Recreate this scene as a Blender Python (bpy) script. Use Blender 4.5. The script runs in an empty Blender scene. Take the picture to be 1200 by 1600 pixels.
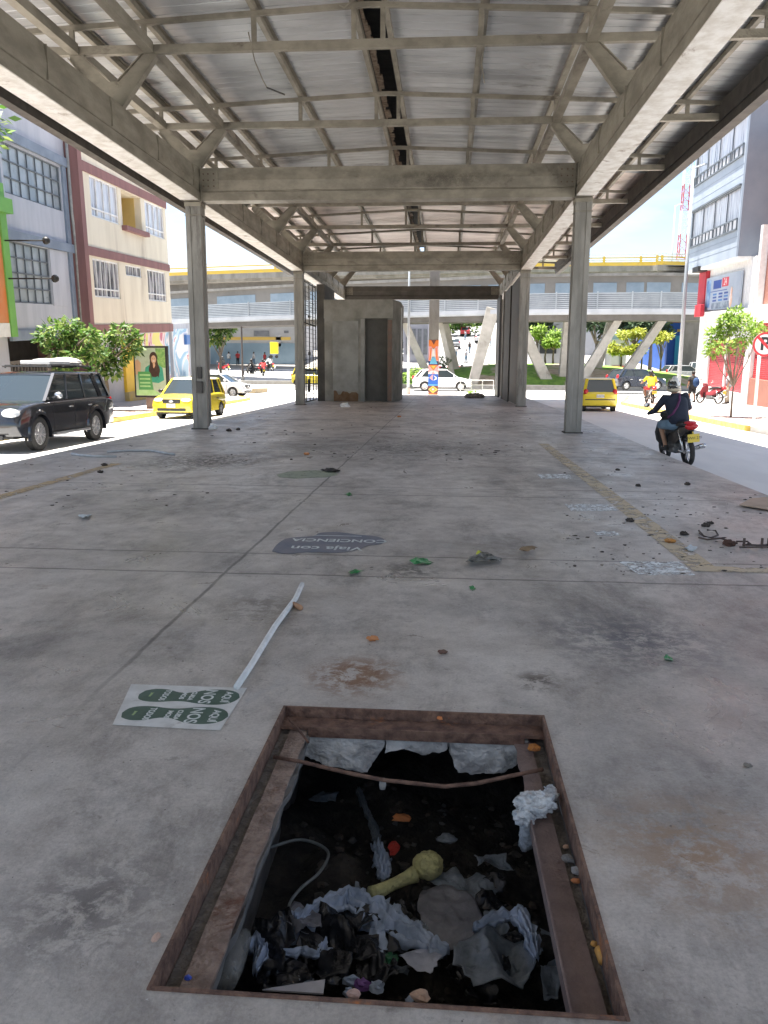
import bpy, math, random
import numpy as np
from mathutils import Vector, Matrix, Euler
random.seed(7)
rng = np.random.default_rng(7)
PI = math.pi
scene = bpy.context.scene
COL = scene.collection

# ------------------------------------------------------------------ camera
FPX, TH, PS, RO, EYE = 1245.25, .17804, .07638, .00485, 1.6
_F = Vector((-math.sin(PS)*math.cos(TH), math.cos(PS)*math.cos(TH), -math.sin(TH)))
_R = Vector((math.cos(PS), math.sin(PS), 0)); _U = _R.cross(_F)
_R, _U = _R*math.cos(RO)+_U*math.sin(RO), -_R*math.sin(RO)+_U*math.cos(RO)
CAM = Vector((0, 0, EYE))
def ray(px, py): return _F*FPX + _R*(px-600) + _U*(800-py)
def G(px, py, z=0.0):                       # point of the level z that a pixel looks at
    d = ray(px, py); return CAM + d*((z-EYE)/d.z)
def AY(px, py, Y):                          # point at distance Y down the street
    d = ray(px, py); return CAM + d*(Y/d.y)
cd = bpy.data.cameras.new('camera'); cam = bpy.data.objects.new('camera', cd); COL.objects.link(cam)
cd.sensor_fit = 'VERTICAL'; cd.sensor_height = 36; cd.lens = FPX/1600*36
cd.clip_start = .05; cd.clip_end = 3000
m = Matrix((_R, _U, -_F)).transposed().to_4x4(); m.translation = CAM
cam.matrix_world = m
scene.camera = cam

# ------------------------------------------------------------------ tagging
def tag(o, label=None, cat=None, group=None, kind=None):
    if label: o['label'] = label
    if cat: o['category'] = cat
    if group: o['group'] = group
    if kind: o['kind'] = kind
    return o
def empty(name, loc=(0, 0, 0), rz=0, parent=None, label=None, cat=None, group=None, mat=None):
    o = bpy.data.objects.new(name, None); COL.objects.link(o); o.empty_display_size = .2
    if mat is not None: o.matrix_world = mat
    else: o.location = loc; o.rotation_euler = (0, 0, rz)
    if parent: o.parent = parent
    return tag(o, label, cat, group)
def copy_tree(o, parent=None):
    c = o.copy(); COL.objects.link(c); c.parent = parent
    for ch in list(o.children): copy_tree(ch, c)
    return c

# ------------------------------------------------------------------ materials
_mats = {}
def _ramp(nt, stops):
    r = nt.nodes.new('ShaderNodeValToRGB'); e = r.color_ramp.elements
    while len(e) < len(stops): e.new(.5)
    for k, (p, c) in enumerate(stops):
        e[k].position = p; e[k].color = (*c, 1) if len(c) == 3 else c
    return r
def M(name, c1, c2=None, scale=6, rough=.7, metal=0, bump=0, bscale=None, c3=None, s3=.6, spec=.5, stretch=(1, 1, 1), thr=(.4, .62), coat=0, detail=6, rvar=0):
    """principled surface: c1/c2 mottled by noise, c3 a second, sparser stain"""
    if name in _mats: return _mats[name]
    ma = bpy.data.materials.new(name); ma.use_nodes = True; nt = ma.node_tree
    b = nt.nodes['Principled BSDF']; L = nt.links.new
    b.inputs['Roughness'].default_value = rough; b.inputs['Metallic'].default_value = metal
    b.inputs['Specular IOR Level'].default_value = spec
    if coat: b.inputs['Coat Weight'].default_value = coat; b.inputs['Coat Roughness'].default_value = .08
    b.inputs['Base Color'].default_value = (*c1, 1)
    tc = nt.nodes.new('ShaderNodeTexCoord'); mp = nt.nodes.new('ShaderNodeMapping')
    L(tc.outputs['Object'], mp.inputs[0]); mp.inputs['Scale'].default_value = stretch
    if c2:
        n = nt.nodes.new('ShaderNodeTexNoise'); n.inputs['Scale'].default_value = scale; n.inputs['Detail'].default_value = detail
        n.inputs['Roughness'].default_value = .62
        L(mp.outputs[0], n.inputs['Vector'])
        r = _ramp(nt, [(thr[0], c1), (thr[1], c2)]); L(n.outputs[0], r.inputs[0]); out = r.outputs[0]
        if c3:
            n3 = nt.nodes.new('ShaderNodeTexNoise'); n3.inputs['Scale'].default_value = scale*.37; n3.inputs['Detail'].default_value = 7
            n3.inputs['Roughness'].default_value = .7; n3.inputs['Distortion'].default_value = .6
            L(mp.outputs[0], n3.inputs['Vector'])
            r3 = _ramp(nt, [(s3, (0, 0, 0)), (min(1, s3+.09), (1, 1, 1))]); L(n3.outputs[0], r3.inputs[0])
            mx = nt.nodes.new('ShaderNodeMix'); mx.data_type = 'RGBA'
            L(r3.outputs[0], mx.inputs[0]); L(out, mx.inputs[6]); mx.inputs[7].default_value = (*c3, 1); out = mx.outputs[2]
        L(out, b.inputs['Base Color'])
        if rvar:
            mr = nt.nodes.new('ShaderNodeMapRange'); L(n.outputs[0], mr.inputs[0])
            mr.inputs[1].default_value = .3; mr.inputs[2].default_value = .7
            mr.inputs[3].default_value = rough-rvar; mr.inputs[4].default_value = rough+rvar; L(mr.outputs[0], b.inputs['Roughness'])
    if bump:
        nb = nt.nodes.new('ShaderNodeTexNoise'); nb.inputs['Scale'].default_value = bscale or scale*4; nb.inputs['Detail'].default_value = 8
        L(mp.outputs[0], nb.inputs['Vector'])
        bp = nt.nodes.new('ShaderNodeBump'); bp.inputs['Strength'].default_value = bump; bp.inputs['Distance'].default_value = .02
        L(nb.outputs[0], bp.inputs['Height']); L(bp.outputs[0], b.inputs['Normal'])
    _mats[name] = ma
    return ma
def leafmat(name, a, b_, c, transl=.35):
    if name in _mats: return _mats[name]
    ma = bpy.data.materials.new(name); ma.use_nodes = True; nt = ma.node_tree; b = nt.nodes['Principled BSDF']; L = nt.links.new
    g = nt.nodes.new('ShaderNodeNewGeometry'); r = _ramp(nt, [(0, a), (.5, b_), (1, c)])
    L(g.outputs['Random Per Island'], r.inputs[0]); L(r.outputs[0], b.inputs['Base Color'])
    b.inputs['Roughness'].default_value = .55
    t = nt.nodes.new('ShaderNodeBsdfTranslucent'); L(r.outputs[0], t.inputs[0])
    mx = nt.nodes.new('ShaderNodeMixShader'); mx.inputs[0].default_value = transl
    L(b.outputs[0], mx.inputs[1]); L(t.outputs[0], mx.inputs[2]); L(mx.outputs[0], nt.nodes['Material Output'].inputs[0])
    _mats[name] = ma; return ma

m_steel = M('weathered cream steel paint', (.25, .23, .185), (.165, .15, .12), 1.9, .5, 0, .2, 30, (.075, .06, .046), .60, stretch=(1, .6, 1.6), rvar=.1)
m_steel_lo = M('worn steel paint with bounce light painted in', (.78, .77, .74), (.60, .57, .52), 4, .5, 0, .2, 30, (.22, .15, .10), .60)  # worn paint, whitened for the light thrown up from the road
m_column = M('grey painted column', (.26, .25, .228), (.175, .168, .15), 2.0, .48, 0, .2, 25, (.085, .075, .062), .60, stretch=(1.5, 1.5, .35), rvar=.1)
m_fascia = M('gutter with shade painted in', (.06, .055, .05), (.10, .09, .08), 3, .7, 0, .2)  # black-brown, with the shade under the eaves put into the colour
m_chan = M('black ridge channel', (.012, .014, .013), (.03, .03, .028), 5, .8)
m_rustb = M('brown channel edge', (.16, .11, .07), (.30, .24, .18), 9, .8, 0, .3)
m_black = M('black plastic', (.015, .015, .016), (.03, .03, .03), 8, .45)
m_rubber = M('tyre rubber', (.02, .02, .02), (.04, .038, .035), 20, .85, 0, .2)
m_glass = M('dark car glass', (.03, .04, .045), None, rough=.06, spec=.8)
m_chrome = M('bright metal', (.75, .75, .76), (.6, .6, .6), 8, .25, .9)
m_white = M('white paint', (.78, .78, .77), (.68, .68, .67), 4, .5)
m_seat = M('black vinyl seat', (.02, .02, .022), (.03, .03, .03), 9, .5)

def smoothpoly(P, n=4):
    out = []
    for i in range(len(P)-1):
        a, b, c, d = P[max(i-1, 0)], P[i], P[i+1], P[min(i+2, len(P)-1)]
        for k in range(n): t = k/n; out.append(tuple(.5*((2*b[j])+(-a[j]+c[j])*t+(2*a[j]-5*b[j]+4*c[j]-d[j])*t*t+(-a[j]+3*b[j]-3*c[j]+d[j])*t**3) for j in range(2)))
    out.append(P[-1]); return out
# ------------------------------------------------------------------ mesh builder
class MB:
    def __init__(s): s.v = []; s.f = []; s.mi = []; s.cur = 0
    def add(s, vs, fs):
        o = len(s.v); s.v += [tuple(v) for v in vs]; s.f += [tuple(o+i for i in f) for f in fs]; s.mi += [s.cur]*len(fs); return s
    def box(s, x0, x1, y0, y1, z0, z1):
        v = [(x0, y0, z0), (x1, y0, z0), (x1, y1, z0), (x0, y1, z0), (x0, y0, z1), (x1, y0, z1), (x1, y1, z1), (x0, y1, z1)]
        return s.add(v, [(3, 2, 1, 0), (4, 5, 6, 7), (0, 1, 5, 4), (1, 2, 6, 5), (2, 3, 7, 6), (3, 0, 4, 7)])
    def bar(s, a, b, w, h, up=(0, 0, 1), w2=None, h2=None):
        a, b = Vector(a), Vector(b); d = (b-a).normalized(); up = Vector(up)
        if abs(d.dot(up)) > .98: up = Vector((0, 1, 0))
        x = d.cross(up).normalized(); y = x.cross(d); w2 = w if w2 is None else w2; h2 = h if h2 is None else h2
        v = [p+x*(i*ww/2)+y*(j*hh/2) for p, ww, hh in ((a, w, h), (b, w2, h2)) for i, j in ((-1, -1), (1, -1), (1, 1), (-1, 1))]
        return s.add(v, [(3, 2, 1, 0), (4, 5, 6, 7), (0, 1, 5, 4), (1, 2, 6, 5), (2, 3, 7, 6), (3, 0, 4, 7)])
    def tube(s, pts, r, n=8, cap=True):
        pts = [Vector(p) for p in pts]; rs = r if hasattr(r, '__len__') else [r]*len(pts); rings = []
        prev = None
        for i, p in enumerate(pts):
            d = (pts[min(i+1, len(pts)-1)]-pts[max(i-1, 0)]).normalized()
            if prev is None:
                u = Vector((0, 0, 1)) if abs(d.z) < .9 else Vector((1, 0, 0)); x = d.cross(u).normalized()
            else: x = (prev-d*prev.dot(d)).normalized()
            prev = x; y = d.cross(x)
            rings.append([p+(x*math.cos(2*PI*k/n)+y*math.sin(2*PI*k/n))*rs[i] for k in range(n)])
        v = [q for g in rings for q in g]; f = []
        for i in range(len(pts)-1):
            for k in range(n): f.append((i*n+k, i*n+(k+1) % n, (i+1)*n+(k+1) % n, (i+1)*n+k))
        if cap: f.append(tuple(range(n-1, -1, -1))); f.append(tuple((len(pts)-1)*n+k for k in range(n)))
        return s.add(v, f)
    def prism(s, poly, a0, a1, ax='y'):
        """poly in the plane across axis ax, extruded a0..a1"""
        n = len(poly)
        mk = {'y': lambda p, t: (p[0], t, p[1]), 'x': lambda p, t: (t, p[0], p[1]), 'z': lambda p, t: (p[0], p[1], t)}[ax]
        v = [mk(p, a0) for p in poly]+[mk(p, a1) for p in poly]
        f = [tuple(range(n)), tuple(range(2*n-1, n-1, -1))]+[(i, n+i, n+(i+1) % n, (i+1) % n) for i in range(n)]
        return s.add(v, f)
    def loft(s, rings, cap=True):
        n = len(rings[0]); v = [p for g in rings for p in g]; f = []
        for i in range(len(rings)-1):
            for k in range(n): f.append((i*n+k, i*n+(k+1) % n, (i+1)*n+(k+1) % n, (i+1)*n+k))
        if cap: f.append(tuple(range(n-1, -1, -1))); f.append(tuple((len(rings)-1)*n+k for k in range(n)))
        return s.add(v, f)
    def quad(s, a, b, c, d): return s.add([a, b, c, d], [(0, 1, 2, 3)])
    def blob(s, c, rx, ry, rz, jit=.15, seg=10, ring=7, seed=0, flat=None):
        r = random.Random(seed); v = []; f = []
        for i in range(ring+1):
            t = PI*i/ring
            for k in range(seg):
                a = 2*PI*k/seg; q = 1+r.uniform(-jit, jit) if 0 < i < ring else 1
                z = math.cos(t)*rz*q
                if flat is not None: z = max(z, flat)
                v.append((c[0]+math.sin(t)*math.cos(a)*rx*q, c[1]+math.sin(t)*math.sin(a)*ry*q, c[2]+z))
        for i in range(ring):
            for k in range(seg): f.append((i*seg+k, (i+1)*seg+k, (i+1)*seg+(k+1) % seg, i*seg+(k+1) % seg))
        return s.add(v, f)
    def build(s, name, mat, parent=None, smooth=False, bevel=0, world=False, auto=None, sub=0, solid=0):
        me = bpy.data.meshes.new(name)
        vs = s.v
        if world and parent is not None:
            inv = parent.matrix_world.inverted() if parent.rotation_euler.to_matrix() != Matrix.Identity(3) else Matrix.Translation(-Vector(parent.location))
            vs = [tuple(inv @ Vector(v)) for v in vs]
        me.from_pydata(vs, [], s.f)
        for q in (mat if isinstance(mat, (list, tuple)) else [mat]): me.materials.append(q)
        if isinstance(mat, (list, tuple)): me.polygons.foreach_set('material_index', s.mi)
        o = bpy.data.objects.new(name, me); COL.objects.link(o)
        if parent is not None: o.parent = parent
        import bmesh
        bm = bmesh.new(); bm.from_mesh(me); bmesh.ops.remove_doubles(bm, verts=bm.verts, dist=1e-5) if smooth else None
        bmesh.ops.recalc_face_normals(bm, faces=bm.faces)
        if auto is not None:
            for e in bm.edges: e.smooth = not (len(e.link_faces) == 2 and e.calc_face_angle(0) > auto)
        bm.to_mesh(me); bm.free()
        if smooth or auto is not None: me.polygons.foreach_set('use_smooth', [True]*len(me.polygons))
        if solid:
            k = o.modifiers.new('solid', 'SOLIDIFY'); k.thickness = solid; k.offset = 0
        if bevel:
            b = o.modifiers.new('bevel', 'BEVEL'); b.width = bevel; b.segments = 2; b.limit_method = 'ANGLE'; b.angle_limit = .6
        if sub:
            k = o.modifiers.new('sub', 'SUBSURF'); k.levels = sub; k.render_levels = sub
        return o
def text(name, s, size, mat, parent, mw, extrude=.001, align='CENTER', sx=1, bold=0):
    c = bpy.data.curves.new(name, 'FONT'); c.body = s; c.size = size; c.extrude = extrude; c.align_x = align; c.align_y = 'CENTER'; c.offset = bold
    t = bpy.data.objects.new(name, c); COL.objects.link(t)
    dg = bpy.context.evaluated_depsgraph_get(); me = bpy.data.meshes.new_from_object(t.evaluated_get(dg))
    bpy.data.objects.remove(t); me.transform(mw @ Matrix.Diagonal((sx, 1, 1, 1)))
    me.materials.clear(); me.materials.append(mat); me.name = name
    o = bpy.data.objects.new(name, me); COL.objects.link(o)
    if parent is not None: o.parent = parent
    return o
def skin(name, pts, edges, mat, parent=None, sub=2):
    """pts: (x,y,z,rx,ry)"""
    me = bpy.data.meshes.new(name); me.from_pydata([p[:3] for p in pts], edges, []); me.materials.append(mat)
    o = bpy.data.objects.new(name, me); COL.objects.link(o)
    if parent is not None: o.parent = parent
    o.modifiers.new('skin', 'SKIN'); k = o.modifiers.new('sub', 'SUBSURF'); k.levels = sub; k.render_levels = sub
    o.modifiers['skin'].use_smooth_shade = True
    sv = me.skin_vertices[0].data
    for i, p in enumerate(pts): sv[i].radius = (p[3], p[4] if len(p) > 4 else p[3]); sv[i].use_root = (i == 0)
    return o

def rough(o, strength, size, levels=3, seed=0):
    """simple subdivision plus a noise displacement"""
    k = o.modifiers.new('dense', 'SUBSURF'); k.subdivision_type = 'SIMPLE'; k.levels = levels; k.render_levels = levels
    t = bpy.data.textures.new('lumps', 'CLOUDS'); t.noise_scale = size; t.noise_depth = 4
    d = o.modifiers.new('lumps', 'DISPLACE'); d.texture = t; d.strength = strength; d.mid_level = .5; d.texture_coords = 'GLOBAL'
    return o
# ------------------------------------------------------------------ terrain
ROAD = -.27
def T(y):
    if y <= 40: return ROAD
    if y <= 150: return ROAD+.00065*(y-40)**2
    if y <= 210: return ROAD+.00065*12100+.143*(y-150)
    return ROAD+.00065*12100+.143*60+.015*(y-210)
YB = [-60, -20, -5, 5, 15, 24, 30, 36, 40]+list(range(42, 151, 3))+[160, 175, 190, 200, 210, 240, 300, 450, 700, 1200, 2200]
def drape(name, xl, xr, y0, y1, dz, mat, nx=1, parent=None):
    """sheet over the terrain between xl(y) and xr(y)"""
    ys = sorted(set([y0, y1]+[y for y in YB if y0 < y < y1])); mb = MB(); v = []; f = []
    fl = xl if callable(xl) else (lambda y: xl); fr = xr if callable(xr) else (lambda y: xr)
    for y in ys:
        for i in range(nx+1):
            t = i/nx; v.append((fl(y)*(1-t)+fr(y)*t, y, Tl(y)+dz))
    for j in range(len(ys)-1):
        for i in range(nx): a = j*(nx+1)+i; f.append((a, a+1, a+nx+2, a+nx+1))
    mb.add(v, f); return mb.build(name, mat, parent)
def Tl(y):          # terrain as the sheets sample it (piecewise linear)
    for a, b in zip(YB, YB[1:]):
        if a <= y <= b: return T(a)+(T(b)-T(a))*(y-a)/(b-a)
    return T(y)

m_ground = M('pale worn ground', (.36, .345, .32), (.27, .26, .24), .25, .9, 0, .3, 3, (.27, .26, .24), .6)
m_road = M('pale concrete carriageway', (.74, .73, .70), (.65, .64, .62), .8, .75, 0, .25, 25, (.50, .49, .47), .63, stretch=(1, .25, 1))
m_asph = M('old asphalt', (.15, .15, .155), (.20, .20, .20), 1.2, .85, 0, .3, 30, (.11, .11, .11), .62)
m_pave = M('grey sidewalk slabs', (.34, .33, .32), (.42, .41, .40), 1.4, .8, 0, .25, 20, (.22, .21, .20), .62)
m_pink = M('pinkish sidewalk tiles', (.48, .36, .32), (.55, .43, .38), 2.2, .8, 0, .25, 20, (.38, .30, .27), .62)
m_kerb = M('worn yellow kerb paint', (.62, .42, .06), (.50, .38, .14), 4, .7, 0, .3, 20, (.33, .30, .24), .58)
m_kerbg = M('concrete kerb', (.40, .385, .35), (.32, .30, .27), 3, .85, 0, .3)
m_grass = M('mown grass', (.11, .22, .035), (.17, .30, .05), 1.6, .9, 0, .6, 18, (.24, .22, .12), .60)
m_earth = M('bare trodden earth', (.42, .31, .20), (.50, .40, .28), 1.5, .95, 0, .4, 8)

def ground_sheet():      # one sheet to the horizon, left open where the pit goes down
    ys = sorted(set(YB+[1.0, 5.2])); xs = [-900, -60, -1.2, .9, 60, 900]; v = [(x, y, Tl(y)-.03) for y in ys for x in xs]; f = []
    n = len(xs)
    for j in range(len(ys)-1):
        for i in range(n-1):
            if i == 2 and 1.0 <= ys[j] and ys[j+1] <= 5.2: continue
            a = j*n+i; f.append((a, a+1, a+n+1, a+n))
    mb = MB(); mb.add(v, f); return mb.build('ground', m_ground)
tag(ground_sheet(), kind='structure')
# right and left carriageways, crossing street, hill street
o = drape('road', 2.0, lambda y: 9.35 if y < 46 else 9.35+(y-46)*1.2, -60, 60, 0, m_road); tag(o, kind='structure')
o = drape('road', -11.3, lambda y: -5.2, -60, 60, 0, m_road); tag(o, kind='structure')
o = drape('road', lambda y: -5.2, lambda y: 2.0, 50.0, 60, 0, m_road); tag(o, kind='structure')
o = drape('road', -120, 130, 60, 66, .004, m_asph); tag(o, kind='structure')
o = drape('road', lambda y: -8-(y-78)*.03, lambda y: 5+(y-78)*.03, 78, 240, 0, M('worn hill asphalt', (.20, .20, .20), (.27, .265, .26), .5, .85, c3=(.33, .32, .31), s3=.58)); tag(o, kind='structure')
o = drape('road', lambda y: -60, lambda y: -11.3, 72, 92, .006, m_road); tag(o, kind='structure')
# lane line on the right carriageway
o = drape('lane_marking', 8.72, 8.84, -20, 40, .008, M('worn road paint', (.80, .80, .78), (.66, .66, .64), 5, .6)); tag(o, kind='structure')
# left pavement (raised)
def slab(name, poly, z0, z1, mat, **k):
    mb = MB(); mb.prism(poly, z0, z1, 'z'); o = mb.build(name, mat); return tag(o, kind='structure')
slab('pavement', [(-17.4, -20), (-11.45, -20), (-11.45, 46), (-13, 49), (-17.9, 49), (-17.9, 36), (-17.4, 30)], -.6, -.12, m_pave)
slab('pavement', [(-13.4, -20), (-11.452, -20), (-11.452, 45.5), (-13.4, 45.5)], -.119, -.115, m_pink)
slab('kerb', [(-11.448, -20), (-11.3, -20), (-11.3, 45.6), (-11.75, 47.6), (-12.8, 49.1), (-12.95, 49.0), (-11.9, 47.5), (-11.448, 45.6)], -.6, -.105, m_kerb)
slab('pavement', [(9.5, 24.2), (16.5, 24.2), (18.5, 62), (14, 62), (10.2, 46.5), (9.5, 44)], -.6, -.12, m_pave)
slab('pavement', [(9.506, 24.4), (11.9, 24.4), (12.2, 45), (10.12, 45), (9.506, 43)], -.119, -.115, m_pink)
slab('kerb', [(9.32, 25.8), (9.497, 25.8), (9.497, 43.9), (10.197, 46.5), (13.9, 62), (13.7, 62), (10.02, 46.6), (9.32, 44)], -.6, -.10, m_kerb)
slab('driveway', [(9.6, -20), (16.5, -20), (16.5, 24.15), (9.6, 24.15)], -.6, -.20, m_pave)
# ================================================================== platform
def platform_mat():
    ma = bpy.data.materials.new('stained platform concrete'); ma.use_nodes = True; nt = ma.node_tree; b = nt.nodes['Principled BSDF']; L = nt.links.new
    N = nt.nodes.new
    tc = N('ShaderNodeTexCoord'); P = tc.outputs['Object']
    def noise(sc, det=6, rg=.6, dist=0, st=(1, 1, 1), off=0):
        mp = N('ShaderNodeMapping'); L(P, mp.inputs[0]); mp.inputs['Scale'].default_value = st; mp.inputs['Location'].default_value = (off, off*.7, 0)
        n = N('ShaderNodeTexNoise'); n.inputs['Scale'].default_value = sc; n.inputs['Detail'].default_value = det; n.inputs['Roughness'].default_value = rg; n.inputs['Distortion'].default_value = dist
        L(mp.outputs[0], n.inputs['Vector']); return n.outputs[0]
    def mix(f, a, c, bt='MIX'):
        x = N('ShaderNodeMix'); x.data_type = 'RGBA'; x.blend_type = bt
        for s, q in ((0, f), (6, a), (7, c)):
            if hasattr(q, 'links'): L(q, x.inputs[s])
            else: x.inputs[s].default_value = q if s == 0 else (*q, 1)
        return x.outputs[2]
    def ramp(x, st): r = _ramp(nt, st); L(x, r.inputs[0]); return r.outputs[0]
    W = (1, 1, 1); K = (0, 0, 0)
    base = ramp(noise(.55, 8, .62, .1, (1, .6, 1)), [(.3, (.405, .37, .335)), (.5, (.53, .488, .447)), (.72, (.635, .59, .545))])
    mid = ramp(noise(3.2, 10, .75, .1, off=4), [(.33, (.70, .68, .67)), (.55, (1, 1, 1)), (.75, (1.18, 1.17, 1.16))])
    c = mix(1, base, mid, 'MULTIPLY')
    c = mix(ramp(noise(1.15, 10, .8, .2, (1, .5, 1), 9), [(.50, K), (.66, W)]), c, mix(.66, c, (.10, .088, .08)))
    c = mix(ramp(noise(.33, 7, .7, .1, (1, .5, 1), off=55), [(.50, K), (.62, (.8, .8, .8))]), c, mix(.6, c, (.13, .125, .12)))          # dark grime blotches
    c = mix(ramp(noise(7, 9, .78, .3, off=13), [(.58, K), (.66, (.9, .9, .9))]), c, mix(.5, c, (.09, .075, .065)))
    c = mix(ramp(noise(14, 9, .8, .5, (1, .5, 1), 71), [(.60, K), (.66, (.55, .55, .55))]), c, mix(.5, c, (.10, .09, .08)))
    c = mix(ramp(noise(11, 8, .8, .6, (.5, 1, 1), 83), [(.62, K), (.67, (.6, .6, .6))]), c, mix(.5, c, (.55, .53, .51)))
    c = mix(ramp(noise(2.3, 10, .8, .3, (1, .45, 1), 21), [(.58, K), (.68, (.65, .65, .65))]), c, (.42, .41, .40))   # pale scuffs
    c = mix(ramp(noise(1.7, 5, .6, .6, off=31), [(.66, K), (.76, (.5, .5, .5))]), c, (.30, .20, .13))                # rusty patches
    fine = ramp(noise(70, 4, .7), [(.3, (.78, .78, .78)), (.6, W)])
    c = mix(1, c, fine, 'MULTIPLY')
    speck = ramp(noise(38, 2, .5, 0, off=2), [(.735, K), (.77, W)])
    c = mix(speck, c, (.10, .09, .08))
    wsp = ramp(noise(55, 2, .5, 0, off=17), [(.745, K), (.77, W)])
    c = mix(wsp, c, (.55, .54, .52))
    def patch(px, py, r, col, f):  # floor stains, plus the left column's dark reflection put into the colour
        q = G(px, py); mp = N('ShaderNodeMapping'); mp.vector_type = 'TEXTURE'; L(P, mp.inputs[0]); mp.inputs['Location'].default_value = (q.x, q.y, 0); mp.inputs['Scale'].default_value = (r, r*1.1, 1)
        g = N('ShaderNodeTexGradient'); g.gradient_type = 'SPHERICAL'; L(mp.outputs[0], g.inputs[0]); m_ = N('ShaderNodeMath'); m_.operation = 'MULTIPLY'; L(g.outputs['Fac'], m_.inputs[0])
        L(ramp(noise(9, 9, .78, .3, off=px), [(.44, K), (.54, (f, f, f))]), m_.inputs[1]); return mix(m_.outputs[0], c, col)
    c = patch(555, 1055, .32, (.22, .12, .07), 1.6); c = patch(840, 1065, .16, (.12, .10, .085), 1.5); c = patch(640, 892, .35, (.10, .09, .08), 1.3); c = patch(1090, 1330, .45, (.30, .20, .12), 1.0)
    c = patch(990, 1000, .7, (.10, .10, .115), 1.1); c = patch(130, 1420, .35, (.10, .09, .09), .9); c = patch(400, 950, .5, (.14, .12, .10), .8); c = patch(315, 720, 1.6, (.07, .06, .055), 1.5); c = patch(640, 700, 3.2, (.13, .12, .11), 1.2)  # last two: left column's dark reflection as colour, broad darker mid-platform patch
    # joints
    sx = N('ShaderNodeSeparateXYZ'); L(P, sx.inputs[0])
    wob = N('ShaderNodeMath'); wob.operation = 'MULTIPLY_ADD'; L(noise(2.2, 5), wob.inputs[0]); wob.inputs[1].default_value = .05; wob.inputs[2].default_value = -.025
    def joint(out, pos, w):
        a = N('ShaderNodeMath'); a.operation = 'ADD'; L(sx.outputs[out], a.inputs[0]); L(wob.outputs[0], a.inputs[1])
        d = N('ShaderNodeMath'); d.operation = 'SUBTRACT'; L(a.outputs[0], d.inputs[0]); d.inputs[1].default_value = pos
        e = N('ShaderNodeMath'); e.operation = 'ABSOLUTE'; L(d.outputs[0], e.inputs[0])
        return ramp(e.outputs[0], [(0, W), (w*.6, (.8, .8, .8)), (w, K)])
    def fade():
        q = N('ShaderNodeMapRange'); L(sx.outputs[1], q.inputs[0]); q.inputs[1].default_value = 3.3; q.inputs[2].default_value = 4.6; q.inputs[3].default_value = .15; q.inputs[4].default_value = 1; return q.outputs[0]
    jm = None
    for out, pos, w in [(1, 6.71, .02), (1, 6.02, .02), (1, 10.75, .022), (1, 10.1, .022), (1, 14.9, .03), (1, 20.0, .03), (1, 25, .03), (1, 30, .04), (1, 36, .05), (1, 1.2, .01), (0, -1.72, .018), (1, -4, .01)]:
        j = joint(out, pos, w)
        if out == 0: j = mix(1, j, ramp(sx.outputs[1], [(0, K), (1, W)]) if 0 else fade(), 'MULTIPLY')
        if jm is None: jm = j
        else: jm = mix(1, jm, j, 'LIGHTEN')
    c = mix(jm, c, mix(.78, c, (.05, .045, .04)))
    L(c, b.inputs['Base Color'])
    rr = ramp(noise(1.4, 8, .7, .8, off=40), [(.35, (.26, .26, .26)), (.6, (.58, .58, .58))]); L(rr, b.inputs['Roughness'])
    b.inputs['Specular IOR Level'].default_value = .5
    bp = N('ShaderNodeBump'); bp.inputs['Strength'].default_value = .35; bp.inputs['Distance'].default_value = .01
    h = mix(1, ramp(noise(45, 8, .7), [(.2, K), (.8, W)]), ramp(noise(4, 6, .65), [(.2, K), (.8, W)]), 'ADD')
    L(h, bp.inputs['Height']); L(bp.outputs[0], b.inputs['Normal'])
    return ma
m_plat = platform_mat()
HX0, HX1, HY0, HY1 = -.74, .475, 1.785, 3.545
edgeL = [(-7.35, -20), (-7.35, 15), (-7.2, 22), (-6.95, 27), (-6.75, 34), (-6.75, 50.6)]
edgeR = [(4.2, -20), (4.2, 15), (4.3, 20), (4.45, 27), (4.55, 34), (4.6, 50.6)]
mb = MB()
def xl(y):
    for (a, b), (c, d) in zip(edgeL, edgeL[1:]):
        if b <= y <= d: return a+(c-a)*(y-b)/(d-b)
def xr(y):
    for (a, b), (c, d) in zip(edgeR, edgeR[1:]):
        if b <= y <= d: return a+(c-a)*(y-b)/(d-b)
ys = [-20, HY0, HY1, 15, 20, 22, 27, 34, 50.6]
for a, b in zip(ys, ys[1:]):
    cols = [(xl, xr)] if a != HY0 else [(xl, lambda y: HX0), (lambda y: HX1, xr)]
    for l, r in cols: mb.quad((l(a), a, 0), (r(a), a, 0), (r(b), b, 0), (l(b), b, 0))
for e, s in ((edgeL, 1), (edgeR, 1)):
    for (a, b), (c, d) in zip(e, e[1:]): mb.quad((a, b, 0), (c, d, 0), (c, d, -.4), (a, b, -.4))
mb.quad((xl(50.6), 50.6, 0), (xr(50.6), 50.6, 0), (xr(50.6), 50.6, -.5), (xl(50.6), 50.6, -.5))
tag(mb.build('platform', m_plat), kind='structure')

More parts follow.
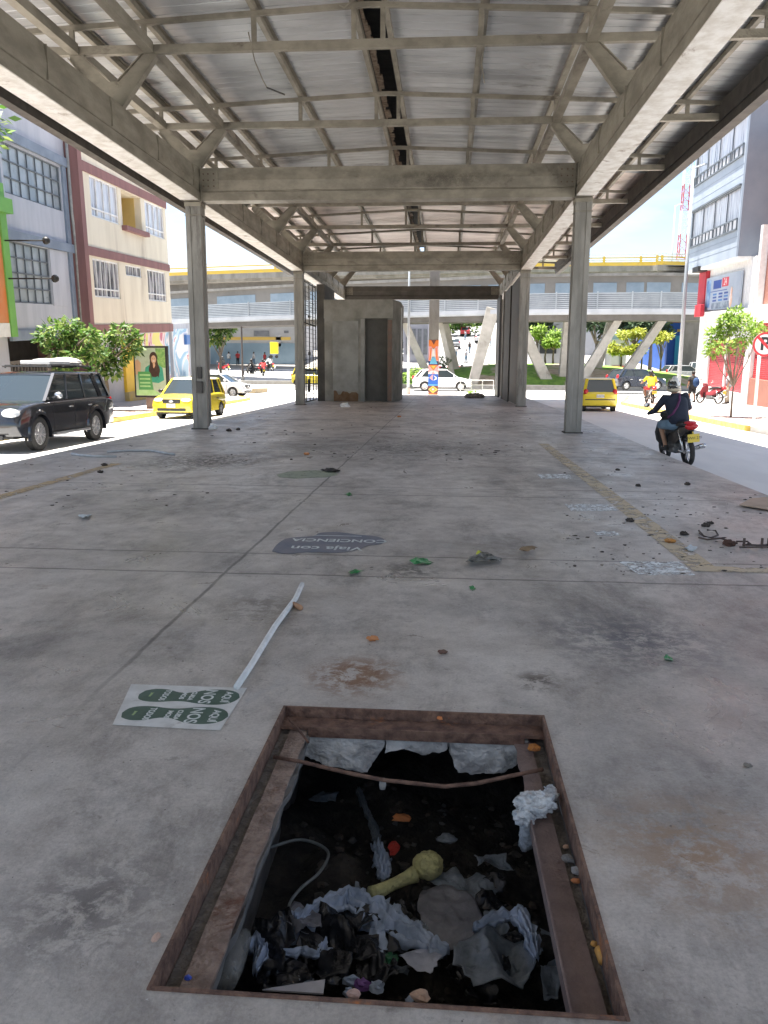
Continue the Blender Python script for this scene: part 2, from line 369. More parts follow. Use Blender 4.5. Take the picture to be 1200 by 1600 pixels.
# faded yellow lines
def worn(name, c1, c2, thr, scale=9):
    """paint worn through to the concrete"""
    ma = bpy.data.materials.new(name); ma.use_nodes = True; nt = ma.node_tree; L = nt.links.new; b = nt.nodes['Principled BSDF']; b.inputs['Roughness'].default_value = .6
    tc = nt.nodes.new('ShaderNodeTexCoord'); n = nt.nodes.new('ShaderNodeTexNoise'); n.inputs['Scale'].default_value = scale; n.inputs['Detail'].default_value = 8; n.inputs['Roughness'].default_value = .72; n.inputs['Distortion'].default_value = .6
    L(tc.outputs['Object'], n.inputs['Vector'])
    n2 = nt.nodes.new('ShaderNodeTexNoise'); n2.inputs['Scale'].default_value = scale*.35; n2.inputs['Detail'].default_value = 5; L(tc.outputs['Object'], n2.inputs['Vector'])
    r2 = _ramp(nt, [(.35, c1), (.65, c2)]); L(n2.outputs[0], r2.inputs[0]); L(r2.outputs[0], b.inputs['Base Color'])
    r = _ramp(nt, [(thr, (1, 1, 1)), (thr+.07, (0, 0, 0))]); L(n.outputs[0], r.inputs[0]); L(r.outputs[0], b.inputs['Alpha'])
    return ma
m_yl = worn('worn yellow floor paint', (.52, .42, .27), (.46, .39, .28), .50, 7)
mb = MB()
a, b, c, d = G(1088, 880), G(1045, 868), G(826, 686), G(838, 686)
x0 = (G(1085, 880).x); mb.quad((2.02, 6.42, .004), (2.24, 6.42, .004), (2.24, 17.6, .004), (2.02, 17.6, .004))
mb.quad((2.241, 6.42, .004), (2.75, 6.42, .004), (2.75, 6.60, .004), (2.241, 6.60, .004))
tag(mb.build('floor_line', m_yl), kind='structure')
mb = MB(); p = G(0, 778); q = G(215, 722)
mb.quad((-5.62, 8, .004), (-5.42, 8, .004), (-5.42, 13.0, .004), (-5.62, 13.0, .004))
tag(mb.build('floor_line', worn('worn amber floor paint', (.42, .30, .15), (.36, .28, .18), .5, 6)), kind='structure')

# ================================================================== pit
m_pitwall = M('dirty pit concrete', (.16, .15, .14), (.10, .095, .09), 5, .9, 0, .8, 18, (.30, .29, .27), .6)
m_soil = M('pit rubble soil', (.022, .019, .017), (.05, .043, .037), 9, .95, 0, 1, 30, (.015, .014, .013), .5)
PD = -.70
pit = MB()
pit.quad((HX0-.02, HY0-.3, -.16), (HX0-.02, HY1+.02, -.16), (HX0-.05, HY1+.02, PD-.2), (HX0-.05, HY0-.3, PD-.2))
pit.quad((HX1+.02, HY0-.3, -.16), (HX1+.02, HY1+.02, -.16), (HX1+.05, HY1+.02, PD-.2), (HX1+.05, HY0-.3, PD-.2))
pit.quad((HX0-.05, HY0-.3, -.16), (HX1+.05, HY0-.3, -.16), (HX1+.05, HY0-.3, PD-.2), (HX0-.05, HY0-.3, PD-.2))
# far wall is broken open: two shoulders of concrete and a dark hollow behind
pit.quad((HX0-.05, HY1+1.1, 0-.05), (HX1+.05, HY1+1.1, -.05), (HX1+.05, HY1+1.1, PD-.3), (HX0-.05, HY1+1.1, PD-.3))
pit.quad((HX0-.05, HY1, -.05), (HX1+.05, HY1, -.05), (HX1+.05, HY1+1.1, -.05), (HX0-.05, HY1+1.1, -.05))
pit.quad((HX0-.05, HY1, -.05), (HX0-.05, HY1+1.1, -.05), (HX0-.05, HY1+1.1, PD-.3), (HX0-.05, HY1, PD-.3))
pit.quad((HX1+.05, HY1, -.05), (HX1+.05, HY1+1.1, -.05), (HX1+.05, HY1+1.1, PD-.3), (HX1+.05, HY1, PD-.3))
for xa, xb in ((HX0-.2, HX0-.02), (HX1+.02, HX1+.2)): pit.box(xa, xb, HY0-.3, HY1+.02, -.16, -.10)
tag(pit.build('pit_walls', m_pitwall), kind='structure')
# bumpy pit bottom
mb = MB(); n = 46; v = []; f = []
X0, X1, Y0_, Y1_ = HX0-.05, HX1+.05, HY0-.3, HY1+1.1
from mathutils import noise as mnoise
def pitz(x, y):
    return PD + .10*mnoise.noise((x*2.3, y*2.3, 1)) + .05*mnoise.noise((x*7, y*7, 4)) + .025*mnoise.noise((x*19, y*19, 9))
for j in range(n+1):
    for i in range(n+1):
        x = X0+(X1-X0)*i/n; y = Y0_+(Y1_-Y0_)*j/n; v.append((x, y, pitz(x, y)))
for j in range(n):
    for i in range(n): a = j*(n+1)+i; f.append((a, a+1, a+n+2, a+n+1))
mb.add(v, f); tag(mb.build('pit_bottom', m_soil, smooth=True), kind='structure')

# broken concrete shoulders under the far rim, one jagged piece = part of the frame thing below
m_rust = M('flaking rusty steel', (.20, .115, .08), (.10, .055, .042), 17, .8, .1, .9, 40, (.36, .13, .045), .60, rvar=.1)
m_rust2 = M('dusty brown steel', (.33, .25, .205), (.19, .135, .11), 15, .85, 0, .9, 50, (.15, .07, .045), .57)
m_conc = M('broken pale concrete', (.55, .54, .52), (.34, .33, .32), 8, .9, 0, 1, 25, (.09, .09, .09), .55)
m_dirt = M('dry dirt', (.10, .085, .07), (.17, .145, .12), 14, .95, 0, 1, 40)
fr = empty('manhole_frame', (-.13, 2.66, 0), label='rusty rectangular steel frame round the open garbage pit in the foreground', cat='manhole frame')
mb = MB()          # outer angle iron: thin lip and vertical leg
w = .012
for a0, a1, b0, b1 in ((HX0-w, HX0, HY0-w, HY1+w), (HX1, HX1+w, HY0-w, HY1+w), (HX0, HX1, HY0-w, HY0), (HX0, HX1, HY1, HY1+w)): mb.box(a0, a1, b0, b1, -.085, .006)
mb.build('rim', m_rust, fr, world=True, bevel=.002)
mb = MB()          # recessed ledge: left plate, far plate, thin near plate
def warp_strip(mb, p0, p1, wid0, wid1, nx, z, th, jz=.006, jx=.006, ax='y', seed=1):
    r = random.Random(seed); v = []; f = []; n = 22
    for i in range(n+1):
        t = i/n; a = Vector(p0).lerp(Vector(p1), t); wd = wid0+(wid1-wid0)*t
        e = Vector(nx)*wd; dz = r.uniform(-jz, jz); ex = Vector(nx)*r.uniform(-jx, jx)
        for q, zz in ((a, z+dz), (a+e+ex, z+dz*.4+r.uniform(-jz, jz)*.5)):
            v.append((q.x, q.y, zz)); v.append((q.x, q.y, zz-th))
    for i in range(n):
        b = i*4; f += [(b, b+2, b+6, b+4), (b+1, b+5, b+7, b+3), (b, b+4, b+5, b+1), (b+2, b+3, b+7, b+6)]
    f += [(0, 1, 3, 2), (n*4, n*4+2, n*4+3, n*4+1)]
    mb.add(v, f)
warp_strip(mb, (HX0+.045, HY0, 0), (HX0+.045, HY1-.001, 0), .082, .082, (1, 0, 0), -.062, .012, .003, .004, seed=3)
mb.build('ledge', m_rust2, fr, world=True)
mb = MB(); warp_strip(mb, (HX0+.001, HY1-.012, 0), (HX1-.001, HY1-.012, 0), .105, .105, (0, -1, 0), -.042, .014, .003, .003, seed=5)
mb.build('ledge', m_rust, fr, world=True)
mb = MB(); mb.box(HX0+.13, HX1-.09, HY1-.128, HY1-.120, -.085, -.034); mb.build('ledge_lip', m_rust, fr, world=True, bevel=.002)
mb = MB(); warp_strip(mb, (HX1-.02, HY0+.03, 0), (HX1-.065, HY1-.03, 0), -.098, -.068, (1, 0, 0), -.075, .010, .005, .008, seed=8)
mb.bar((HX1-.122, HY0+.04, -.065), (HX1-.132, 2.75, -.072), .006, .05)
mb.build('ledge', M('bent brown plate', (.17, .12, .11), (.235, .175, .16), 6, .6, .2, .4, 60, (.10, .055, .045), .58), fr, world=True)
mb = MB(); warp_strip(mb, (HX0+.001, HY0+.001, 0), (HX1-.001, HY0+.001, 0), .03, .03, (0, 1, 0), -.03, .012, .002, .004, seed=9)
mb.build('ledge', m_rust, fr, world=True)
mb = MB(); mb.box(HX0+.002, HX0+.044, HY0+.001, HY1-.002, -.095, -.070); mb.build('packed_dirt', m_dirt, fr, world=True)
mb = MB(); mb.box(HX1-.07, HX1-.002, HY0+.001, HY1-.002, -.12, -.088)
mb.build('packed_dirt', m_dirt, fr, world=True)
# pitted concrete edge beneath the left ledge and the broken far lip
mb = MB(); warp_strip(mb, (HX0+.122, HY0+.02, 0), (HX0+.122, HY1-.1, 0), .008, .02, (1, 0, 0), -.076, .03, .01, .008, seed=11)
mb.build('concrete_edge', m_pitwall, fr, world=True)
def jag(name, pts, y0, y1, seed):
    r = random.Random(seed); mb = MB(); n = len(pts)
    v = [(x+r.uniform(-.006, .006), y0+r.uniform(-.02, .012), z+r.uniform(-.006, .006)) for x, z in pts]+[(x, y1, z) for x, z in pts]
    cx = sum(p[0] for p in pts)/n; cz = sum(p[1] for p in pts)/n; v.append((cx, y0-.015, cz))
    f = [(i, (i+1) % n, 2*n) for i in range(n)]+[(i, n+i, n+(i+1) % n, (i+1) % n) for i in range(n)]+[tuple(range(2*n-1, n-1, -1))]
    mb.add(v, f); return rough(mb.build(name, m_conc, fr, world=True), .035, .05, 4)
jag('broken_concrete', [(-.68, -.065), (-.24, -.065), (-.27, -.14), (-.30, -.20), (-.335, -.25), (-.42, -.243), (-.50, -.22), (-.58, -.215), (-.66, -.17)], HY1-.11, HY1+.03, 1)
jag('broken_concrete', [(-.25, -.065), (.04, -.065), (.04, -.13), (-.03, -.148), (-.12, -.155), (-.18, -.14), (-.25, -.15)], HY1-.10, HY1+.03, 2)
jag('broken_concrete', [(.03, -.065), (.40, -.065), (.39, -.16), (.34, -.215), (.24, -.235), (.15, -.25), (.09, -.245), (.06, -.18)], HY1-.11, HY1+.03, 3)

# bent rod across the pit, resting on the ledges
def gz(px, py, z): return tuple(G(px, py, z))
mb = MB(); mb.tube([gz(428, 1183, -.045), gz(470, 1190, -.045), gz(540, 1207, -.05), gz(600, 1219, -.055), gz(695, 1229, -.06), gz(745, 1224, -.055), gz(800, 1212, -.05), gz(848, 1202, -.05)], .0085, 8)
ro = mb.build('bent_rod', m_rust, smooth=True); tag(ro, 'thin bent rusty rod lying across the far end of the open pit', 'metal rod')
mb = MB(); a = G(598, 1214, -.055); mb.tube([a+Vector((0, 0, -.008)), a+Vector((0, -.004, -.035)), a+Vector((0, -.006, -.05))], [.013, .015, .012], 10)
mb.build('knob', M('pale mortar lump', (.35, .34, .32), (.25, .24, .22), 30, .9), ro, smooth=True)
mb = MB(); mb.tube([gz(450, 1122, -.01), gz(465, 1138, -.03), gz(482, 1160, -.04)], .006, 6)
tag(mb.build('wire_stub', m_rust, smooth=True), 'short rusty wire stub sticking out of the far left corner of the pit frame', 'wire')

# ------------------------------------------------------------------ garbage in the pit
def cloth(name, pts, z, mat, label, cat, seed, amp=.05, res=9, group=None, thick=.0015, zl=None):
    """crumpled sheet whose outline (pixels at level z) is filled by a folded grid"""
    P = [G(x, y, z) for x, y in pts]; n = len(P); c = sum(P, Vector())/n; v = [tuple(c)]; f = []
    R_ = 16; r = random.Random(seed)
    def hz(p, t):
        rg = lambda k, o: 1-2*abs(mnoise.noise((p.x*k+seed, p.y*k, o)))
        return z + amp*(.85*rg(5, 0)+.35*rg(13, 3)+.12*rg(34, 7)) - .02
    # densify outline
    D = []
    for i in range(n):
        for k in range(5):
            q = P[i].lerp(P[(i+1) % n], k/5); D.append(q+Vector((r.uniform(-.006, .006), r.uniform(-.006, .006), 0)))
    m = len(D); v = [(c.x, c.y, hz(c, 0))]
    for j in range(1, R_+1):
        for q in D:
            p = c.lerp(q, j/R_); v.append((p.x, p.y, hz(p, j/R_)))
    f = [(0, 1+i, 1+(i+1) % m) for i in range(m)]
    for j in range(R_-1):
        for i in range(m): a = 1+j*m; f.append((a+i, a+m+i, a+m+(i+1) % m, a+(i+1) % m))
    mb = MB(); mb.add(v, f); o = mb.build(name, mat, smooth=True, solid=thick)
    return tag(o, label, cat, group)
def plastic(name, c, c2, rough=.35): return M(name, c, c2, 12, rough, 0, .3, 40)
m_bagb = plastic('pale blue plastic film', (.44, .52, .66), (.28, .35, .47))
m_bagg = plastic('grey plastic film', (.22, .25, .29), (.12, .145, .17))
m_bagk = plastic('black plastic film', (.012, .012, .014), (.03, .03, .034), .2)
m_bagd = plastic('dull dark grey pouch', (.13, .13, .15), (.19, .19, .21))
zb = PD+.08
# main torn bag (concave ribbon: several petals in one mesh)
def ribbon(name, pts, widths, z, mat, label, cat, seed, amp=.05, group=None):
    P = [G(x, y, z) for x, y in pts]; Q = []; W = []
    for i in range(len(P)-1):
        for k in range(12): Q.append(P[i].lerp(P[i+1], k/12)); W.append(widths[i]+(widths[i+1]-widths[i])*k/12)
    Q.append(P[-1]); W.append(widths[-1]); v = []; f = []; K = 15; r = random.Random(seed)
    for i, q in enumerate(Q):
        d = (Q[min(i+1, len(Q)-1)]-Q[max(i-1, 0)]).normalized(); s = Vector((-d.y, d.x, 0)); ww = W[i]*(1+.9*mnoise.noise((i*.35, seed*3.1, 0))+r.uniform(-.08, .08))
        for k in range(K):
            t = k/(K-1)-.5; p = q+s*ww*t
            h = amp*(.7*math.cos(t*PI)+.45*math.sin(k*1.5+mnoise.noise((i*.12, seed, 0))*5)+.5*(1-2*abs(mnoise.noise((p.x*16, p.y*16, seed))))+.25*mnoise.noise((p.x*45, p.y*45, seed)))
            v.append((p.x, p.y, z+h))
    for i in range(len(Q)-1):
        for k in range(K-1): a = i*K+k; f.append((a, a+1, a+K+1, a+K))
    mb = MB(); mb.add(v, f); return tag(mb.build(name, mat, smooth=True, solid=.002), label, cat, group)
ribbon('plastic_bag', [(462, 1452), (500, 1430), (545, 1410), (585, 1432), (625, 1455), (668, 1485), (700, 1500)], [.04, .07, .10, .13, .12, .07, .03], zb+.03, m_bagb,
       'torn pale blue plastic bag arching across the near middle of the pit', 'plastic bag', 4, .05)
cloth('plastic_scrap', [(578, 1440), (600, 1438), (606, 1480), (592, 1502), (575, 1478)], zb+.04, m_bagb, 'pointed pale blue scrap hanging below the arch of the torn bag', 'plastic scrap', 6, .04)
cloth('plastic_scrap', [(624, 1500), (640, 1482), (672, 1478), (690, 1500), (676, 1528), (648, 1524)], zb+.06, plastic('whitish plastic film', (.46, .48, .58), (.33, .36, .45)), 'whitish plastic scrap lying near the centre of the near rim of the pit', 'plastic scrap', 8, .04)
cloth('plastic_scrap', [(466, 1450), (490, 1440), (482, 1475), (474, 1500), (466, 1478)], zb+.02, m_bagb, 'narrow pale blue strip hanging at the left end of the torn bag', 'plastic scrap', 9, .03)
cloth('plastic_bag', [(500, 1440), (545, 1438), (560, 1500), (545, 1545), (480, 1545), (470, 1500)], zb+.01, m_bagk, 'shiny black plastic bag under the torn blue bag', 'plastic bag', 12, .10)
cloth('plastic_bag', [(400, 1440), (455, 1436), (462, 1490), (440, 1540), (392, 1535)], zb+.01, m_bagk, 'shiny black plastic bag at the near left corner of the pit', 'plastic bag', 14, .10)
ribbon('plastic_scrap', [(440, 1500), (470, 1492), (495, 1500), (510, 1478)], [.02, .03, .03, .015], zb+.06, m_bagb, 'thin pale loop of plastic over the black bags at the left', 'plastic scrap', 15, .03)
ribbon('plastic_scrap', [(388, 1500), (400, 1480), (412, 1500), (398, 1530)], [.03, .05, .05, .02], zb+.08, m_bagb, 'crinkled silvery blue scrap beside the crushed bottle', 'plastic scrap', 16, .05)
ribbon('plastic_bag', [(588, 1325), (596, 1345), (600, 1370), (594, 1380)], [.05, .07, .06, .02], zb, m_bagb, 'pale blue plastic strip standing left of the yellow plunger', 'plastic bag', 18, .04)
ribbon('plastic_scrap', [(560, 1240), (572, 1270), (585, 1300), (592, 1330)], [.03, .03, .04, .03], zb, m_bagg, 'long grey plastic strip in the dark middle of the pit', 'plastic scrap', 19, .03)
cloth('plastic_scrap', [(480, 1250), (505, 1238), (530, 1240), (525, 1252), (500, 1256)], zb, m_bagg, 'faint grey scrap near the far left of the pit', 'plastic scrap', 20, .03)
cloth('plastic_scrap', [(742, 1345), (760, 1333), (790, 1337), (806, 1365), (785, 1352), (765, 1352), (748, 1360)], zb+.06, m_bagg, 'crumpled grey plastic scrap right of the yellow plunger', 'plastic scrap', 21, .05)
cloth('flat_pouch', [(655, 1395), (690, 1385), (730, 1392), (756, 1440), (750, 1468), (700, 1482), (668, 1462), (652, 1425)], zb+.07, m_bagd, 'big dull dark grey pouch in the middle right of the pit', 'pouch', 22, .03)
cloth('plastic_bag', [(715, 1500), (760, 1475), (815, 1478), (838, 1515), (815, 1560), (740, 1562), (706, 1530)], zb+.03, m_bagg, 'crumpled dark grey plastic bag in the near right corner of the pit', 'plastic bag', 23, .10)
ribbon('plastic_bag', [(740, 1460), (785, 1440), (812, 1438), (830, 1470), (838, 1510)], [.02, .04, .06, .06, .03], zb+.10, m_bagb, 'pale blue curl of plastic over the grey bag at the right', 'plastic bag', 24, .04)
cloth('plastic_scrap', [(845, 1512), (858, 1494), (880, 1500), (872, 1560), (850, 1570)], zb+.04, m_bagg, 'grey scrap against the right wall near the rim', 'plastic scrap', 25, .05)
cloth('plastic_scrap', [(842, 1448), (864, 1458), (862, 1464), (848, 1458)], zb+.05, m_bagg, 'tiny pale triangular scrap beside the bent right plate', 'plastic scrap', 26, .02)
cloth('plastic_bag', [(560, 1500), (600, 1490), (620, 1530), (600, 1560), (545, 1560)], zb+.0, m_bagk, 'shiny black plastic bag at the near centre of the pit', 'plastic bag', 27, .09)
# board, yellow plunger, cable, bottle
mb = MB(); P = [G(410, 1546, -.45), G(505, 1552, -.45), G(508, 1530, -.47), G(425, 1543, -.47)]
v = [tuple(p) for p in P]+[tuple(p-Vector((0, 0, .006))) for p in P]; mb.add(v, [(0, 1, 2, 3), (7, 6, 5, 4), (0, 4, 5, 1), (1, 5, 6, 2), (2, 6, 7, 3), (3, 7, 4, 0)])
tag(mb.build('white_board', M('grubby white board', (.62, .60, .62), (.52, .50, .52), 8, .6)), 'pale triangular board end showing behind the near rim of the pit', 'board')
m_yel = M('dusty olive yellow plastic', (.50, .48, .22), (.36, .34, .17), 18, .7, 0, .8, 60, (.20, .18, .11), .58)
pl = empty('toilet_plunger', tuple(G(650, 1370, zb+.08)), label='dusty yellow-green plunger with round head in the middle of the pit', cat='plunger')
a, b = G(580, 1398, zb+.08), G(648, 1366, zb+.10)
mb = MB(); mb.tube([a, a.lerp(b, .15), a.lerp(b, .5), a.lerp(b, .8), b], [.034, .028, .024, .027, .036], 14); mb.build('handle', m_yel, pl, smooth=True, world=True)
mb = MB(); c = G(669, 1352, zb+.11); mb.blob(c, .066, .075, .05, .05, 18, 12, 3); rough(mb.build('head', m_yel, pl, smooth=True, world=True), .016, .02, 2)
mb = MB(); mb.tube([G(x, y, zb+.05) for x, y in smoothpoly([(420, 1325), (470, 1312), (512, 1330), (500, 1362), (470, 1388), (452, 1415), (462, 1440)], 6)], .007, 8)
tag(mb.build('cable', M('grey cable sheath', (.22, .24, .24), (.15, .16, .16), 8, .5), smooth=True), 'thin grey cable snaking over the rubble in the left of the pit', 'cable')
mb = MB(); a, b = G(352, 1535, -.30), G(384, 1455, -.36)
mb.tube([a, a.lerp(b, .3), a.lerp(b, .6), a.lerp(b, .85), b], [.035, .04, .036, .03, .012], 12)
mg = M('hazy clear plastic', (.45, .45, .42), (.30, .30, .27), 12, .2, 0, .5); mgb = mg.node_tree.nodes['Principled BSDF']; mgb.inputs['Alpha'].default_value = .45
tag(mb.build('crushed_bottle', mg, smooth=True), 'crushed clear plastic bottle leaning inside the near left edge of the pit', 'bottle')
# clear film draped over the right plate
m_film = M('crinkled clear film', (.60, .62, .64), (.36, .38, .40), 26, .22, 0, .8, 60)
mb = MB(); c = G(838, 1256, -.02)
mb.blob(c, .072, .06, .035, .28, 16, 10, 5); mb.blob(G(820, 1276, -.05), .045, .03, .03, .3, 14, 8, 6); mb.blob(G(860, 1240, -.03), .03, .03, .025, .3, 14, 8, 7)
mb.tube([G(822, 1280, -.08), G(826, 1300, -.16), G(822, 1318, -.24), G(818, 1326, -.30)], [.02, .034, .028, .01], 9)
tag(rough(mb.build('plastic_wrap', m_film, smooth=True), .03, .018, 2), 'wad of crinkled clear plastic film hooked over the right side of the pit frame', 'plastic wrap')
# smaller scraps nobody could tell apart
r = random.Random(77)
for k in range(60):
    px, py = r.uniform(400, 860), r.uniform(1380, 1560); q = G(px, py, zb+.03)
    if not (HX0+.16 < q.x < HX1-.16 and q.y > HY0-.1): continue
    s_ = r.uniform(12, 36); n_ = r.randint(4, 6); a0 = r.uniform(0, 6)
    pts = [(px+s_*r.uniform(.5, 1.2)*math.cos(a0+2*PI*i/n_), py+s_*.8*r.uniform(.5, 1.2)*math.sin(a0+2*PI*i/n_)) for i in range(n_)]
    cloth('plastic_scrap', pts, zb+r.uniform(.0, .05), [m_bagg, m_bagk, m_bagk, m_bagk, m_bagd, m_bagg, m_bagb][k % 7], 'small dull plastic scrap lying loose among the pit rubble', 'plastic scrap', 200+k, .05, group='loose scraps among the pit rubble')
# rubble
def stones(lst, z, group, seed=1):
    r = random.Random(seed)
    for i, (x, y, s, col, lab) in enumerate(lst):
        c = G(x, y, z); mb = MB()
        mb.blob((c.x, c.y, c.z+s*.35), s, s*r.uniform(.6, .9), s*.55, .25, 8, 5, seed*50+i)
        tag(mb.build('rubble_piece', col), lab, 'rubble', group)
m_org = M('orange ceramic', (.62, .22, .07), (.45, .17, .07), 20, .7)
m_yst = M('yellow ochre chip', (.66, .33, .06), (.5, .26, .07), 20, .6)
m_gst = M('grey stone', (.24, .235, .23), (.15, .145, .14), 20, .9, 0, .6)
m_lst = M('pale stone', (.42, .41, .40), (.32, .31, .30), 20, .9, 0, .6)
m_tan = M('tan brick chip', (.44, .27, .17), (.34, .22, .15), 20, .9, 0, .6)
stones([(888, 1345, .022, m_gst, 'dark grey pebble, farthest in the dirt channel on the right of the pit'), (901, 1364, .020, m_lst, 'pale pebble in the right channel just beyond the orange chip'),
        (900, 1379, .017, m_org, 'flat orange chip in the right channel beside the pale pebble'), (928, 1477, .014, m_yst, 'small yellow chip in the right channel just beyond the orange capsule'),
        (884, 1325, .012, m_tan, 'tiny tan chip in the far part of the right channel')], -.08, 'chips in the right channel', 2)
mb = MB(); a, b = G(936, 1482, -.07), G(944, 1504, -.07); mb.tube([a, a.lerp(b, .1), a.lerp(b, .9), b], [.008, .016, .016, .009], 10)
tag(mb.build('orange_capsule', m_yst, smooth=True), 'orange yellow oblong piece in the dirt channel near the right corner', 'plastic piece')
stones([(656, 1561, .026, m_tan, 'tan brick chip on the middle of the near rim of the pit'), (553, 1558, .02, M('pink brick chip', (.45, .30, .25), (.38, .26, .22), 20, .9), 'pinkish chip on the near rim left of the tan one'),
        (687, 1124, .016, m_org, 'small orange chip on the far ledge of the pit')], -.03, 'chips on the pit frame', 3)
mb = MB(); c = G(834, 1168, -.055); mb.blob(c, .028, .035, .010, .2, 10, 6, 3); tag(mb.build('rust_flake', M('bright orange rust', (.55, .22, .04), (.35, .13, .04), 25, .9, 0, .8)), 'bright orange rust scab on the far right corner of the frame', 'rust flake')
r = random.Random(5); mb = MB()
for k in range(420):
    x = r.uniform(HX0+.05, HX1-.05); y = r.uniform(HY0, HY1+.5); s = r.choice([.008, .012, .018, .025])*r.uniform(.6, 1.2)
    mb.cur = r.choice([0, 0, 0, 1, 1, 2]); mb.blob((x, y, pitz(x, y)+s*.3), s, s*r.uniform(.6, 1), s*.6, .3, 6, 4, k)
tag(mb.build('rubble', [M('wet dark stone', (.05, .045, .04), (.09, .08, .07), 12, .8), M('brown stone', (.07, .055, .045), (.045, .035, .03), 12, .9), M('ashen stone', (.10, .10, .10), (.06, .06, .06), 12, .9)]), kind='stuff')
cols = [m_org, M('red plastic', (.5, .05, .04), (.35, .04, .03), 9, .4), M('purple scrap', (.20, .08, .3), (.15, .06, .22), 9, .5), m_bagb, M('green bottle glass', (.02, .12, .05), (.01, .07, .03), 9, .2), m_bagb, m_bagb, m_bagg]
for (x, y, w_, h_, ci, lab, nm, ct) in [(628, 1278, .05, .025, 0, 'orange brick fragment in the dark far middle of the pit', 'brick_fragment', 'brick piece'), (616, 1325, .03, .045, 1, 'red plastic wrapper left of the yellow plunger head', 'wrapper', 'wrapper'),
        (566, 1538, .03, .02, 2, 'purple scrap near the rim at the centre of the pit', 'paper_scrap', 'scrap'), (548, 1532, .03, .018, 3, 'small bluish scrap left of the purple one', 'paper_scrap', 'scrap'),
        (610, 1500, .03, .03, 4, 'dark green scrap behind the whitish plastic', 'paper_scrap', 'scrap'), (588, 1542, .03, .02, 5, 'small bluish scrap right of the purple one', 'paper_scrap', 'scrap'), (545, 1552, .02, .015, 6, 'tiny bluish scrap closest to the near rim', 'paper_scrap', 'scrap'),
        (700, 1310, .05, .03, 7, 'grey blue scrap in the dark far right of the pit', 'paper_scrap', 'scrap')]:
    c = G(x, y, zb+.05); mb = MB(); mb.blob(c, w_, h_, .018, .3, 9, 6, int(x)); tag(mb.build(nm, cols[ci]), lab, ct)

# ================================================================== canopy
XC = -1.56; YC = [4.35+4.8337*k-.0 for k in range(-3, 10)]
YC = [16.03+4.8338*k for k in range(-5, 8)]            # chord planes, columns at k = 1, 4, 7 and one frame behind the camera
COLY = [20.86-14.5-14.5, 20.86-14.5, 20.86, 35.36, 49.86]
XLc, XRc = -6.45, 3.25
can = empty('station_canopy', (XC, 20.86, 0), label='long abandoned bus station canopy of cream steel frames under a corrugated roof', cat='station canopy')
def part(name, mb, mat, **k): return mb.build(name, mat, can, world=True, **k)
def zuc(x): return 8.2-.047*abs(x-XC)       # upper chord centre line
for cy in (COLY[1]-5.2, COLY[2], COLY[3], COLY[4]):
    for cx in (XLc, XRc):
        mb = MB(); w = .195
        sec = [(-w, -w), (-.07, -w), (-.07, -w+.022), (.07, -w+.022), (.07, -w), (w, -w), (w, -.07), (w-.022, -.07), (w-.022, .07), (w, .07), (w, w), (-w, w), (-w, .07), (-w+.022, .07), (-w+.022, -.07), (-w, -.07)]
        mb.prism([(cx+a, cy+b) for a, b in sec], 0, 5.715, 'z')
        c = part('column', mb, m_column, bevel=.006)
        mb = MB(); mb.box(cx-.235, cx+.235, cy-.235, cy+.235, 0, .03); k = mb.build('base_plate', m_fascia); k.parent = c; k.data.transform(Matrix.Translation((-can.location.x, -can.location.y, 0)))
        mb = MB(); mb.box(cx-.215, cx+.215, cy-.215, cy+.215, 5.38, 5.40); mb.box(cx-.21, cx+.21, cy-.212, cy+.21, 5.60, 5.70); k = mb.build('cap_plate', m_steel); k.parent = c; k.data.transform(Matrix.Translation((-can.location.x, -can.location.y, 0)))
# meter box on the left column
mb = MB(); mb.box(-6.50, -6.34, 20.56, 20.664, .95, 1.25); mb.box(-6.48, -6.36, 20.60, 20.664, 1.32, 1.62)
part('meter_box', mb, m_fascia, bevel=.01)
def girder_sec(c, s=1):
    # (x,z) outline: lower channel, groove, upper channel with a slightly bulging web
    return [(c-.21, 5.72), (c+.21, 5.72), (c+.21, 5.925), (c+.175, 5.935), (c+.175, 5.955), (c+.20, 5.965), (c+.225, 6.2), (c+.19, 6.46), (c+.19, 6.5), (c-.19, 6.5), (c-.19, 6.46), (c-.225, 6.2), (c-.20, 5.965), (c-.175, 5.955), (c-.175, 5.935), (c-.21, 5.925)]
for cx in (XLc, XRc):
    mb = MB(); mb.prism(girder_sec(cx), -8, 50.05, 'y'); g = part('girder', mb, m_steel, bevel=.006)
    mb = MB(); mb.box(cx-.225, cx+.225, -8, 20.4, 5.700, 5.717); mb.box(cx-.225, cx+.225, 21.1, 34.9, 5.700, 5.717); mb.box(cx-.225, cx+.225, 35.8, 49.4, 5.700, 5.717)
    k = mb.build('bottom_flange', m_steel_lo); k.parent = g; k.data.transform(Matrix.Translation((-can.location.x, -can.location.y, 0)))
for cy in COLY[2:4]+[COLY[1]-5.2]:
    sec = [(y-XLc+cy, z) for y, z in girder_sec(XLc)]
    mb = MB(); mb.prism([(a, z) for a, z in sec], XLc+.215, XRc-.215, 'x'); part('cross_beam', mb, m_steel, bevel=.006)
mb = MB(); mb.prism([(y-XLc+49.86, z) for y, z in girder_sec(XLc)], XLc+.215, XRc-.215, 'x'); part('cross_beam', mb, M('dark end beam steel', (.07, .065, .055), (.10, .09, .08), 2, .7))  # end beam darker than the other cross beams
